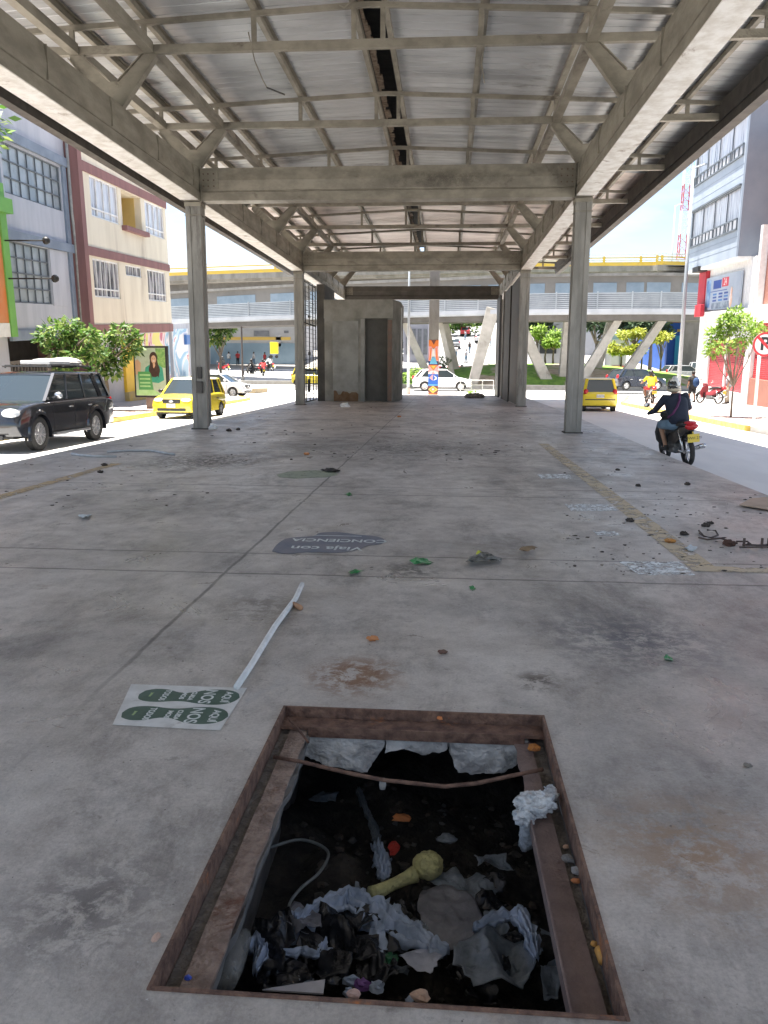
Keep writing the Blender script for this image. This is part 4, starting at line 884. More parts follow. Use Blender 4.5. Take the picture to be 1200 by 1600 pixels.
# billboard on it
bb = empty('billboard', mat=rs.e.matrix_world @ Matrix.Translation((7, .05, 5.6)), label='blue grey advertising billboard with blue and red logo blocks on the white wall', cat='billboard')
def bput(name, u0, u1, z0, z1, d0, d1, mat, p=bb):
    mb = MB(); mb.box(u0, u1, d0, d1, z0, z1); return mb.build(name, mat, p)
m_bbbg = M('pale blue board', (.42, .48, .55), (.36, .42, .50), .7, .5); bput('board', -3.1, 3.2, -.9, .95, 0, .12, m_bbbg)
m_navy = M('navy print', (.03, .08, .33), (.03, .07, .28), 3, .5); m_redp = M('red print', (.65, .05, .08), (.6, .05, .07), 3, .5)
bput('logo', .2, 1.7, .25, .72, .121, .126, m_navy); bput('logo', -1.1, .05, .30, .78, .121, .126, m_redp); bput('frame_line', -.9, 2.2, .10, .14, .121, .125, m_navy)
# numerals on the red block: text must read from the street side
bm_ = Matrix.Translation((-.5, .128, .54)) @ Matrix(((-1, 0, 0, 0), (0, 0, 1, 0), (0, 1, 0, 0), (0, 0, 0, 1)))
text('numerals', '24', .55, m_white, bb, bm_, .002)
for i, u in enumerate((1.3, .2, -.8)):
    for j, z in enumerate((-.05, -.22, -.40)): bput('print_bar', u-.35, u+.35, z-.05, z+.05, .121, .125, m_navy if (i+j) % 3 else M('mid blue print', (.10, .22, .48)))
bput('picture', 2.2, 3.0, -.75, .8, .121, .124, M('blue picture', (.06, .18, .42), (.3, .45, .62), 2, .5)); bput('picture', -1.6, 1.8, -.85, -.52, .121, .124, M('grey picture', (.12, .16, .22), (.35, .42, .48), 3, .5))
mb = MB(); mb.blob((-1.75, .13, .02), .17, .03, .2, .05, 10, 6, 3); mb.blob((-1.7, .12, -.45), .26, .03, .42, .05, 10, 6, 3); mb.build('figure', M('printed figure', (.75, .42, .25), (.8, .8, .8), .9, .5), bb)
# maroon building towards the viewer and brick gable
mr = Facade('maroon_building', (15.15, 40.5, 0), .03, .04, 1, 'terracotta and white building with a red shutter at the right edge', 'building')
m_terra = M('terracotta render', (.36, .16, .12), (.31, .14, .105), 1, .85); m_brick = M('orange brick', (.48, .20, .08), (.38, .15, .07), 2, .85, 0, .4)
mr.put('upper_wall', -9, 1.55, 4.7, 8.6, -4, -.3, m_terra); mr.put('brick_wall', -9, 1.3, 8.6, 13.5, -4, -.35, m_brick); mr.put('white_band', -9, 1.7, 3.85, 4.7, -4, .12, m_white); mr.put('ground_wall', -9, 1.7, -1.2, 1.15, -4, -.02, m_terra); mr.put('roller_shutter', -9, 1.5, 1.16, 3.84, -4, -.15, m_redsh); mr.put('corner_pier', 1.55, 1.88, -1, 8.5, -4, .02, m_white)

# ================================================================== street furniture
sg = empty('no_parking_sign', tuple(G(1178, 655, -.12)), label='round red rimmed no parking sign on a white pole at the right kerb', cat='road sign')
S = sg.location.copy(); D = 27.0
m_signred = M('sign red', (.62, .03, .04), (.52, .03, .035), 5, .4); m_signw = M('sign white', (.80, .80, .79), (.72, .72, .71), 4, .4)
mb = MB(); mb.tube([(0, 0, 0), (0, 0, 3.0)], .055, 10); mb.build('pole', m_white, sg, smooth=True)
def disc(mb, r, y, z, n=40, r0=0, cx=0):
    if r0 == 0: mb.add([(cx+r*math.cos(2*PI*k/n), y, z+r*math.sin(2*PI*k/n)) for k in range(n)], [tuple(range(n))])
    else:
        v = [(cx+q*math.cos(2*PI*k/n), y, z+q*math.sin(2*PI*k/n)) for q in (r0, r) for k in range(n)]; mb.add(v, [(k, (k+1) % n, n+(k+1) % n, n+k) for k in range(n)])
zs = 2.62
mb = MB(); mb.prism([(.42*math.cos(2*PI*k/40)+.13, zs+.42*math.sin(2*PI*k/40)) for k in range(40)], -.075, -.06, 'y'); face = mb.build('sign_face', m_signw, sg)
mb = MB(); disc(mb, .42, -.078, zs, r0=.345, cx=.13); a = .345; d = math.sqrt(.5)
mb.add([(.13+x, -.0785, zs+z) for x, z in ((-a*d-.035, a*d-.035), (-a*d+.035, a*d+.035), (a*d+.035, -a*d+.035), (a*d-.035, -a*d-.035))], [(0, 1, 2, 3)]); mb.build('red_ring', m_signred, face)
text('letter', 'P', .62, M('sign black', (.03, .03, .03)), face, Matrix.Translation((.12, -.0765, zs)) @ Matrix.Rotation(PI/2, 4, 'X'), .0006, bold=.018)
# advertising light box
ad = empty('advertising_panel', (-12.3, 33.0, -.12), -.12, label='black framed advertising panel with a smiling woman poster on the left pavement', cat='advertising panel')
mb = MB(); mb.box(-.28, .28, -.06, .06, 0, .5); mb.build('stand', M('stone brown plinth', (.22, .17, .15), (.18, .14, .12), 4, .8), ad)
mb = MB(); W_, Z0_, Z1_ = .75, .48, 2.60
mb.box(-W_, W_, -.10, .10, Z0_, Z1_); mb.build('frame', m_black, ad, bevel=.01)
po = MB(); po.box(-W_+.07, W_-.07, -.108, -.101, Z0_+.08, Z1_-.08); po = po.build('poster', M('poster pale green ground', (.55, .60, .50), (.42, .52, .38), 2.5, .35), ad)
def pshape(name, pts, y, mat):
    mb = MB(); mb.add([(x, y, z) for x, z in pts], [tuple(range(len(pts)))]); return mb.build(name, mat, po)
def ell(cx, cz, rx, rz, n=28, a0=0, a1=2*PI): return [(cx+rx*math.cos(a0+(a1-a0)*k/n), cz+rz*math.sin(a0+(a1-a0)*k/n)) for k in range(n)]
pshape('foliage', [(.35, 1.75), (.68, 1.7), (.68, 2.5), (.25, 2.5), (.3, 2.2)], -.1085, M('printed leaves', (.16, .36, .10), (.35, .52, .18), 8, .4))
pshape('background_arm', [(-.67, 1.4), (-.45, 1.5), (-.42, 1.9), (-.55, 2.05), (-.67, 2.0)], -.1085, M('printed skin', (.68, .42, .28), (.62, .38, .25), 3, .4))
pshape('hair', ell(.18, 1.62, .25, .30)+[], -.1087, M('printed dark hair', (.06, .03, .025), (.09, .05, .04), 6, .4)); pshape('hair', ell(.16, 2.12, .18, .24), -.1088, _mats['printed dark hair'])
pshape('sweater', [(-.30, 1.25), (-.22, 1.72), (.0, 1.85), (.35, 1.85), (.55, 1.7), (.60, 1.2), (.35, 1.08), (-.05, 1.12)], -.1086, M('printed green sweater', (.05, .30, .22), (.07, .38, .28), 3, .4))
pshape('hair', [(.0, 2.1), (-.04, 1.5), (.05, 1.28), (.14, 1.55), (.12, 1.95)], -.1091, _mats['printed dark hair']); pshape('hair', [(.30, 2.1), (.42, 1.6), (.36, 1.3), (.24, 1.5), (.22, 1.95)], -.1091, _mats['printed dark hair'])
pshape('neck', [(.10, 1.80), (.16, 1.68), (.23, 1.80), (.22, 1.95), (.11, 1.95)], -.1089, M('printed skin', (.68, .42, .28))); pshape('face', ell(.165, 2.05, .115, .165), -.1092, M('printed skin', (.68, .42, .28)))
pshape('smile', ell(.165, 1.985, .05, .018), -.1094, m_white); pshape('eyes', ell(.12, 2.09, .018, .009, 10), -.1094, m_black); pshape('eyes', ell(.21, 2.09, .018, .009, 10), -.1094, m_black)
pshape('green_board', [(-.55, .75), (.12, .72), (.02, 1.45), (-.05, 1.55), (-.57, 1.55)], -.1093, M('printed green board', (.10, .34, .12), (.12, .38, .13), 3, .4))
for z in (1.38, 1.22, 1.06, .92): pshape('text_bar', [(-.50, z), (-.02, z-.01), (-.03, z+.06), (-.50, z+.06)], -.1096, M('printed lime', (.35, .62, .25), (.45, .7, .35), 4, .4))
pshape('lime_base', [(-.67, .57), (.55, .57), (.12, .80), (-.67, .80)], -.1095, M('printed lime', (.35, .62, .25)))
# lamp posts, masts, tower
m_pole = M('galvanised pole', (.42, .45, .46), (.36, .38, .40), 2, .5, .3)
def lamp(loc, h, r, label, cat='lamp post', arm=None, group=None, name='street_lamp', mat=m_pole):
    e = empty(name, loc, label=label, cat=cat, group=group); mb = MB(); mb.tube([(0, 0, 0), (0, 0, h*.5), (0, 0, h)], [r, r*.8, r*.55], 10); mb.build('pole', mat, e, smooth=True)
    mb = MB(); mb.tube([(0, 0, 0), (0, 0, .45)], r*1.6, 8); mb.build('base', m_kerbg, e)
    if arm:
        mb = MB(); mb.tube([(0, 0, h-.1), (arm*.6, 0, h+.2), (arm, 0, h+.25)], r*.4, 6); mb.build('arm', mat, e)
        mb = MB(); mb.blob((arm*1.1, 0, h+.22), .35, .14, .09, .02, 10, 6); mb.build('lamp_head', m_pole, e, smooth=True)
    return e
p = G(1062, 602, -.12); lamp((AY(1063, 560, 51).x, 51, -.1), 13.5, .13, 'tall grey lamp post in front of the right end of the footbridge', arm=1.6)
lamp((-18.4, 72, T(72)), 6.6, .10, 'dark lamp post on the traffic island seen left of the second column', name='street_lamp', mat=M('dark bronze pole', (.10, .08, .075), (.13, .11, .10), 3, .6))
lamp((-2.6, 55, T(55)), 11, .10, 'pale blue grey pole just right of the booth', name='metal_pole')
lamp((38, 145, T(145)), 22, .18, 'very thin tall mast with a small lamp on top far behind the overpass', arm=.9, name='lamp_mast')
tw = empty('lattice_tower', (AY(1066, 400, 160).x, 160, T(160)), label='red and white lattice telecom tower behind the office block', cat='tower')
mr_ = M('tower red paint', (.5, .12, .11), (.45, .11, .1), 2, .6); mw_ = M('tower white paint', (.68, .68, .70), (.6, .6, .62), 2, .6)
for s in range(9):
    mb = MB(); z0, z1 = s*4.4, s*4.4+4.4; w0, w1 = 1.9-s*.1, 1.9-(s+1)*.1
    for a in ((-1, -1), (1, -1), (1, 1), (-1, 1)): mb.bar((a[0]*w0/2, a[1]*w0/2, z0), (a[0]*w1/2, a[1]*w1/2, z1), .14, .14)
    for k in range(3):
        za, zb_ = z0+k*1.467, z0+(k+1)*1.467; w = w0
        for (a, b) in (((-1, -1), (1, -1)), ((1, 1), (-1, 1)), ((-1, 1), (-1, -1)), ((1, -1), (1, 1))):
            mb.bar((a[0]*w/2, a[1]*w/2, za), (b[0]*w/2, b[1]*w/2, zb_), .07, .07); mb.bar((a[0]*w/2, a[1]*w/2, za), (b[0]*w/2, b[1]*w/2, za), .07, .07)
    mb.build('section', mr_ if s % 2 else mw_, tw)
mb = MB()
for z in (36, 37.4, 33): mb.box(.7, .95, -.6, .6, z, z+1.1); mb.box(-.95, -.7, -.6, .6, z+.4, z+1.5)
mb.build('antenna', mw_, tw)
# painted pillar
ppl = empty('painted_pillar', (-.88, 54, T(54)), label='tall concrete pillar whose lower half is painted with bright geometric shapes', cat='pillar')
m_con = M('weathered structural concrete', (.30, .28, .25), (.21, .195, .17), 1.2, .85, 0, .25, 14, (.24, .22, .19), .60, stretch=(1, 1, .4))
hw = .33; mb = MB(); mb.box(-hw, hw, -hw, hw, 3.62, 9.6); mb.build('shaft', m_con, ppl, bevel=.02)
PC = [M('mural orange', (.75, .20, .04)), M('mural pink', (.75, .36, .36)), M('mural navy', (.02, .03, .12)), M('mural blue', (.03, .13, .5)), M('mural sky', (.14, .42, .6)), M('mural white', (.75, .72, .68)), M('mural gold', (.72, .5, .1)), M('mural brown', (.16, .06, .05))]
mb = MB(); mb.box(-hw, hw, -hw, hw, 0, 3.62); ps = mb.build('painted_base', PC[0], ppl)
def geo(pts, ci, lv): mb = MB(); mb.prism([(x*hw, z) for x, z in pts], -hw-.004*lv-.002, -hw-.004*lv+.001, 'y'); mb.build('painted_shape', PC[ci], ps)
bands = [(3.62, 3.20, 7), (3.20, 2.25, 1), (2.25, 1.95, 2), (1.95, 1.40, 1), (1.40, .95, 3), (.95, .62, 3), (.62, .12, 7), (.12, 0, 0)]
for a, b, c in bands: geo([(-1, b), (1, b), (1, a), (-1, a)], c, 1)
geo([(-1, 3.6), (-.5, 3.6), (0, 3.3), (.5, 3.6), (1, 3.6), (1, 3.2), (.5, 3.2), (0, 3.0), (-.5, 3.2), (-1, 3.2)], 0, 2)
geo([(-.9, 2.3), (-.6, 3.1), (-.4, 3.1), (-.55, 2.3)], 0, 2); geo([(.9, 2.3), (.6, 3.1), (.4, 3.1), (.55, 2.3)], 0, 2); geo([(-.4, 2.5), (.4, 2.5), (.2, 3.1), (-.2, 3.1)], 5, 2)
geo([(-.8, 2.05), (.8, 2.05), (.45, 2.4), (.2, 2.55), (-.2, 2.55), (-.45, 2.4)], 4, 2); geo([(-.9, 2.0), (.9, 2.0), (0, 1.62)], 0, 2); geo([(-.5, 1.94), (.5, 1.94), (0, 1.74)], 6, 3)
geo([(-1, 1.4), (-.4, 1.4), (0, 1.6), (.4, 1.4), (1, 1.4), (1, 1.5), (.3, 1.62), (-.3, 1.62), (-1, 1.5)], 5, 2); geo([(-.8, 1.15), (-.1, 1.38), (-.1, .98), ], 1, 2); geo([(.7, 1.2), (0, 1.34), (.45, 1.15), (0, .98), (.7, 1.05)], 5, 2)
geo([(-1, .72), (1, .72), (1, .66), (-1, .66)], 4, 2); geo([(0, .64), (.95, .40), (0, .14), (-.95, .40)], 6, 2); geo([(0, .55), (.6, .40), (0, .24), (-.6, .40)], 0, 3); geo([(0, .47), (.3, .40), (0, .32), (-.3, .40)], 5, 4)
# bollards at the left junction
for i, (x, y) in enumerate([(348, 614), (375, 611), (312, 622)]):
    p = G(x, y, 0); mb = MB(); mb.tube([(p.x, p.y, -.15), (p.x, p.y, .75)], .09, 10); mb.blob((p.x, p.y, .75), .09, .09, .05, 0, 10, 5)
    tag(mb.build('bollard', M('pale concrete bollard', (.5, .5, .49), (.42, .42, .41), 4, .8), smooth=True), ['grey bollard in front of the hood of the parked white car', 'rightmost grey bollard beside the traffic island', 'grey bollard just left of the first left column'][i], 'bollard', 'bollards on the left corner')
# traffic island with kerb on the left
slab('traffic_island', [(-18.5, 55), (-13.4, 55.5), (-13.0, 57), (-18.5, 59)], -.6, .16, m_asph)
slab('kerb', [(-18.6, 54.8), (-13.3, 55.3), (-12.8, 57.0), (-13.0, 57.1), (-13.4, 55.5), (-18.6, 55.0)], -.6, .18, M('pale ochre kerb', (.58, .46, .28), (.48, .40, .28), 3, .8))
# guard railing wall: pale low parapet beyond
slab('median', [(-24, 68), (-12.0, 68), (-12, 69), (-24, 69)], -.6, T(68)+.28, m_kerbg)

# ================================================================== footbridge with louvred parapet, legs, overpass
m_beam = M('white edge beam', (.50, .52, .55), (.42, .44, .47), .8, .7, 0, .1, 10, (.46, .47, .48), .66)
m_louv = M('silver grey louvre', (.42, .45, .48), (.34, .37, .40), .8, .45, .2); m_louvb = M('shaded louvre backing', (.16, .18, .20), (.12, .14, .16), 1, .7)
m_tan = M('tan grey panelling', (.21, .19, .165), (.17, .155, .135), .5, .8, 0, .1)
def catmull(P, n=8):
    out = []
    for i in range(len(P)-1):
        a, b, c, d = P[max(i-1, 0)], P[i], P[i+1], P[min(i+2, len(P)-1)]
        for k in range(n):
            t = k/n; out.append(tuple(.5*((2*b[j])+(-a[j]+c[j])*t+(2*a[j]-5*b[j]+4*c[j]-d[j])*t*t+(-a[j]+3*b[j]-3*c[j]+d[j])*t**3) for j in range(2)))
    out.append(P[-1][:2]); return out
path = catmull([(-60, 92), (-26, 75), (-12, 68.5), (-3, 65.5), (4.1, 63), (12, 62), (18.7, 62.2), (34, 66)])
def sweep(mb, path, y0, y1, z0, z1):
    n = len(path); rings = []
    for i, p in enumerate(path):
        a = path[max(i-1, 0)]; b = path[min(i+1, n-1)]; t = Vector((b[0]-a[0], b[1]-a[1])).normalized(); nrm = Vector((-t.y, t.x))
        q0 = Vector(p)+nrm*y0; q1 = Vector(p)+nrm*y1
        rings.append([(q0.x, q0.y, z0), (q1.x, q1.y, z0), (q1.x, q1.y, z1), (q0.x, q0.y, z1)])
    mb.loft(rings)
fb = empty('footbridge', (4, 63, 0), label='curved pedestrian footbridge with silver louvred parapet on slanting concrete legs', cat='footbridge')
mb = MB(); sweep(mb, path, 0, 3.2, 5.65, 6.0); mb.build('deck', m_beam, fb, world=True)
mb = MB(); sweep(mb, path, -.12, -.002, 5.75, 6.06); mb.build('edge_beam', m_beam, fb, world=True)
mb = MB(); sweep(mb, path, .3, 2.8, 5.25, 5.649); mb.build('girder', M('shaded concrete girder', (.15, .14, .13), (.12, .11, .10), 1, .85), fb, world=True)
mb = MB()
for k in range(8): sweep(mb, path, -.03, .03, 6.10+k*.145, 6.10+k*.145+.10)
mb.build('parapet_louvres', m_louv, fb, world=True)
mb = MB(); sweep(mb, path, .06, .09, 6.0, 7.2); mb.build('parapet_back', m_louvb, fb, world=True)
mb = MB()
for i in range(0, len(path), 3): x, y = path[i]; mb.box(x-.05, x+.05, y-.10, y-.03, 6.0, 7.3)
mb.build('parapet_post', m_louv, fb, world=True)
# covered walkway behind: tan wall with bluish windows
mb = MB(); sweep(mb, path, 3.25, 3.4, 6.0, 8.75); mb.build('walkway_wall', m_tan, fb, world=True)
mb = MB(); sweep(mb, path, 3.0, 6.5, 8.75, 8.95); mb.build('walkway_roof', m_con, fb, world=True)
mwin = M('bluish window glass', (.24, .29, .33), (.19, .24, .28), .8, .25)
for i in range(3, len(path)-2, 3):
    (x0, y0), (x1, y1) = path[i], path[i+2]; t = Vector((x1-x0, y1-y0)).normalized(); nn = Vector((-t.y, t.x)); a = Vector((x0, y0))+nn*3.22; b = Vector((x1, y1))+nn*3.22
    mb = MB(); mb.add([(a.x, a.y, 7.0), (b.x, b.y, 7.0), (b.x, b.y, 8.25), (a.x, a.y, 8.25)], [(0, 1, 2, 3)]); w_ = mb.build('window', mwin, fb, world=True)
def leg(name, top, bot, w0, w1, d, mat=m_con):
    mb = MB(); mb.bar(top, bot, w0, d, up=(0, 1, 0), w2=w1, h2=d); return mb.build(name, mat, fb, world=True, bevel=.03)
def gl(px, py, Y): v = AY(px, py, Y); return v
for (t, b, Y, w0, w1) in [((628, 494), (660, 568), 67, .75, .95), ((690, 488), (709, 568), 68.5, .95, 1.0), ((770, 482), (740, 594), 63.5, 1.35, .9), ((812, 505), (851, 588), 64.5, 1.0, 1.15), ((888, 500), (880, 584), 65, .9, .9),
        ((975, 484), (922, 572), 63.5, 1.0, 1.4), ((957, 488), (936, 570), 68, .9, 1.0), ((1047, 482), (985, 572), 64, 1.0, 1.35), ((684, 488), (703, 570), 66.3, .5, .6)]:
    a_, b_ = gl(*t, Y), gl(*b, Y); k_ = .52 if t[0] > 900 else .74; leg('slanting_leg', a_, b_+(b_-a_).normalized()*1.6, w0*k_, w1*k_, .8, M('pale leg concrete', (.48, .455, .41), (.37, .35, .31), 1.2, .85, 0, .25, 14, (.26, .24, .21), .60))
# overpass behind with yellow rail
ov = empty('road_overpass', (0, 92, T(92)), label='concrete road overpass with yellow railings crossing behind the footbridge', cat='overpass')
po_ = catmull([(-75, 104), (-27, 90), (0, 85), (19, 84), (24, 84), (60, 92)])
mb = MB(); sweep(mb, po_, 0, 9, 10.95, 11.6); mb.build('deck', m_con, ov, world=True)
mb = MB(); sweep(mb, po_, -.3, -.002, 11.2, 11.75); mb.build('edge_beam', m_con, ov, world=True)
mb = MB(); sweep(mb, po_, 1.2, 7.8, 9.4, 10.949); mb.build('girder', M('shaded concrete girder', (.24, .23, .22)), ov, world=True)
m_yr = M('yellow railing paint', (.74, .50, .06), (.68, .48, .10), 1.5, .55); m_wr = M('cream railing paint', (.78, .72, .55), (.7, .65, .5), 1.5, .55)
for nm, z0, z1, mt in (('rail', 11.78, 12.14, m_yr), ('rail', 12.24, 12.34, m_wr), ('rail', 12.48, 12.60, m_yr), ('rail', 12.78, 12.86, m_wr)):
    mb = MB(); sweep(mb, po_, -.1, .0, z0, z1); mb.build(nm, mt, ov, world=True)
for i in range(0, len(po_), 2):
    x, y = po_[i]; mb = MB(); mb.box(x-.13, x+.13, y-.14, y-.10, 11.75, 12.7); mb.build('rail_post', m_yr, ov, world=True)
for x, y in ((-38, 98), (-6, 90.5), (26, 89.5)): mb = MB(); mb.box(x-.9, x+.9, y-.6, y+.6, T(y)-.5, 9.39); mb.build('pier', m_con, ov, world=True)
# ================================================================== roundabout mound
def mound_h(x, y):
    u = (x-8)/15.5; v = (y-70)/7.2; q = u*u+v*v
    if q >= 1: return -.05
    return 1.75*(1-q)**.8+.05*mnoise.noise((x*.6, y*.6, 0))
mb = MB(); nx, ny = 60, 30; v = []; f = []
for j in range(ny+1):
    for i in range(nx+1):
        x = -8+32*i/nx; y = 62.4+15.2*j/ny; v.append((x, y, T(y)+.02+mound_h(x, y)))
for j in range(ny):
    for i in range(nx): a = j*(nx+1)+i; f.append((a, a+1, a+nx+2, a+nx+1))
mb.add(v, f)
mg_ = bpy.data.materials.new('grass with trodden earth'); mg_.use_nodes = True; nt = mg_.node_tree; b = nt.nodes['Principled BSDF']; b.inputs['Roughness'].default_value = .95
tc = nt.nodes.new('ShaderNodeTexCoord'); n1 = nt.nodes.new('ShaderNodeTexNoise'); n1.inputs['Scale'].default_value = .22; n1.inputs['Detail'].default_value = 5; nt.links.new(tc.outputs['Object'], n1.inputs['Vector'])
n2 = nt.nodes.new('ShaderNodeTexNoise'); n2.inputs['Scale'].default_value = 2.5; n2.inputs['Detail'].default_value = 6; nt.links.new(tc.outputs['Object'], n2.inputs['Vector'])
r1 = _ramp(nt, [(.50, (0, 0, 0)), (.54, (1, 1, 1))]); nt.links.new(n1.outputs[0], r1.inputs[0])
rg = _ramp(nt, [(.3, (.10, .20, .03)), (.7, (.20, .33, .05))]); nt.links.new(n2.outputs[0], rg.inputs[0]); re_ = _ramp(nt, [(.3, (.36, .27, .18)), (.7, (.50, .41, .30))]); nt.links.new(n2.outputs[0], re_.inputs[0])
mx = nt.nodes.new('ShaderNodeMix'); mx.data_type = 'RGBA'; nt.links.new(r1.outputs[0], mx.inputs[0]); nt.links.new(rg.outputs[0], mx.inputs[6]); nt.links.new(re_.outputs[0], mx.inputs[7]); nt.links.new(mx.outputs[2], b.inputs['Base Color'])
tag(mb.build('grass_mound', mg_, smooth=True), kind='structure')
slab('kerb', [(-6, 63.8), (2, 62.4), (8, 61.9), (16, 62.4), (23, 65), (22.8, 65.3), (16, 62.75), (8, 62.25), (2, 62.75), (-6, 64.1)], -.3, .42, m_kerbg)

# ================================================================== far buildings
def block(name, x0, x1, y0, y1, h, mat, label, base=None, extra=()):
    zb_ = T(y0)-1 if base is None else base; e = empty(name, ((x0+x1)/2, y0, T(y0)), label=label, cat='building')
    mb = MB(); mb.box(x0, x1, y0, y1, zb_, T(y0)+h); mb.build('wall', mat, e, world=True)
    mb = MB(); mb.box(x0-.15, x1+.15, y0-.15, y1, T(y0)+h, T(y0)+h+.25); mb.build('roof', m_con, e, world=True)
    for nm, a, b, c, d, mt in extra:
        mb = MB(); mb.box(a, b, y0-.09, y0-.02, T(y0)+c, T(y0)+d); mb.build(nm, mt, e, world=True)
    return e
m_ww = M('bright white render', (.50, .50, .51), (.42, .42, .43), .5, .85); m_lb = M('pale blue render', (.24, .33, .41), (.20, .29, .36), .5, .8); m_yst2 = M('yellow stripe paint', (.72, .50, .12), (.66, .46, .12), 1, .7)
m_wd = M('far window glass', (.14, .15, .17), (.22, .23, .25), 1.5, .3); m_bl = M('strong blue paint', (.02, .10, .42), (.025, .12, .45), .8, .6); m_cy = M('cyan paint', (.05, .38, .60), (.06, .42, .64), .8, .6)
Y = 100; tb = T(Y)
X = lambda px, Y: AY(px, 576, Y).x
Zp = lambda py, Y: AY(698, py, Y).z
ex = [('blue_dado', X(330, Y), X(461, Y), -.5, Zp(537, Y)-tb, m_lb), ('yellow_stripe', X(330, Y), X(455, Y), Zp(532, Y)-tb, Zp(527, Y)-tb, m_yst2), ('window', X(398, Y), X(422, Y), Zp(526, Y)-tb, Zp(517, Y)-tb, m_wd), ('window', X(445, Y), X(452, Y), Zp(521, Y)-tb, Zp(517, Y)-tb, m_wd), ('door', X(432, Y), X(440, Y), Zp(542, Y)-tb, Zp(523, Y)-tb, m_ww)]
ex += [('window', X(x, Y), X(x+9, Y), 8.2, 10.4, m_wd) for x in (350, 372, 432)]
block('market_building', -48, X(462, Y), Y, Y+14, 7.9, m_ww, 'long white building with a yellow stripe and pale blue lower wall', extra=ex)
block('white_building', X(462, 125), X(628, 125), 125, 140, 13, m_ww, 'white block behind the booth and the footbridge', extra=[('window', X(x, 125), X(x+10, 125), 8.5, 11, m_wd) for x in range(480, 628, 20)])
Y = 104; tb = T(Y)
block('grey_shop', X(630, Y), X(668, Y), Y, Y+20, 8.2, M('violet grey render', (.40, .40, .45), (.34, .34, .39), .6, .8), 'violet grey building left of the painted pillar up the hill', extra=[('shop_front', X(634+i*9, Y), X(640+i*9, Y), 1, 4.2, m_wd) for i in range(4)])
block('red_house', X(745, 190), X(765, 190), 190, 200, 7, M('brick red walls', (.48, .16, .11), (.40, .13, .09), .4, .85), 'small brick red house at the top of the hill street')
block('tan_house', X(700, 205), X(742, 205), 205, 215, 8, M('tan house walls', (.50, .42, .33), (.44, .36, .28), .4, .85), 'tan house among trees at the top of the hill street')
block('pink_house', X(640, 200), X(690, 200), 200, 212, 9, M('dusty pink walls', (.52, .40, .37), (.46, .34, .32), .4, .85), 'dusty pink house at the top left of the hill street')
Y = 96; tb = T(Y)
block('grey_block', X(838, Y), X(906, Y), Y, Y+16, 12, M('pale grey block render', (.50, .51, .54), (.44, .45, .48), .4, .85), 'pale grey building with a cyan sign and blue door between the right columns',
      extra=[('cyan_sign', X(880, Y), X(893, Y), Zp(509, Y)-tb, Zp(492, Y)-tb, m_cy), ('blue_door', X(878, Y), X(901, Y), Zp(553, Y)-tb, Zp(519, Y)-tb, m_bl), ('dark_gate', X(842, Y), X(868, Y), Zp(552, Y)-tb, Zp(526, Y)-tb, M('black gate', (.035, .04, .05), (.05, .055, .06), 1, .5))])
Y = 98; tb = T(Y)
block('long_grey_building', X(906, 118), X(1045, 118), 118, 130, 11, M('faded grey render', (.42, .43, .45), (.36, .37, .39), .4, .85), 'faded grey building behind the big trees on the right', extra=[('window', X(x, 118), X(x+8, 118), 5, 7, m_wd) for x in range(915, 1040, 18)])
Y = 92; tb = T(Y)
block('blue_shop', X(1040, Y), X(1100, Y), Y, Y+14, 9, m_bl, 'blue painted shop with an orange brown upper wall beside the shop corner', extra=[('orange_upper', X(1042, Y), X(1100, Y), Zp(504, Y)-tb, 9.02, M('orange brown wall', (.55, .30, .14), (.48, .26, .13), .8, .8)), ('light_blue_shutter', X(1052, Y), X(1098, Y), .1, Zp(524, Y)-tb, m_cy), ('yellow_sign', X(1054, Y), X(1082, Y), Zp(518, Y)-tb, Zp(514, Y)-tb, m_yst2)])
ks = empty('kiosk', (X(965, 80), 80, T(80)), label='small white kiosk with a pale blue pitched roof under the trees on the right', cat='kiosk')
mb = MB(); xa, xb = X(947, 80), X(984, 80); zt = Zp(530, 80); mb.box(xa+.4, xb-.4, 80, 83, T(80), zt); mb.build('wall', m_ww, ks, world=True)
mb = MB(); mb.prism([(xa-.3, zt), (xb+.3, zt), (xb-.9, zt+.75), (xa+.9, zt+.75)], 79.4, 83.6, 'y'); mb.build('roof', m_lb, ks, world=True)
mb = MB(); mb.box(xa+.5, xb-.5, 79.9, 79.99, T(80)+.9, T(80)+1.2); mb.build('counter', m_redp, ks, world=True)
mb = MB(); mb.box(xa+1.2, xb-.8, 79.9, 79.99, T(80)+1.3, T(80)+2.2); mb.build('window', m_wd, ks, world=True)
# yellow ice cream box
yc = empty('vending_cart', tuple(AY(429, 560, 88)), label='tall yellow topped vending cart on the pavement in front of the blue wall', cat='cart')
mb = MB(); mb.box(-.42, .42, -.3, .3, .5, 1.75); mb.build('cabinet', M('yellow cart paint', (.85, .65, .02), (.8, .6, .02), 2, .5), yc, bevel=.03)
mb = MB(); mb.box(-.36, .36, -.26, .26, .15, .5); mb.build('base', m_bluegrey, yc)
mb = MB()
for s in (-1, 1): mb.tube([(s*.3, -.3, .18), (s*.3, -.36, .18)], .18, 12)
mb.build('wheel', m_rubber, yc)

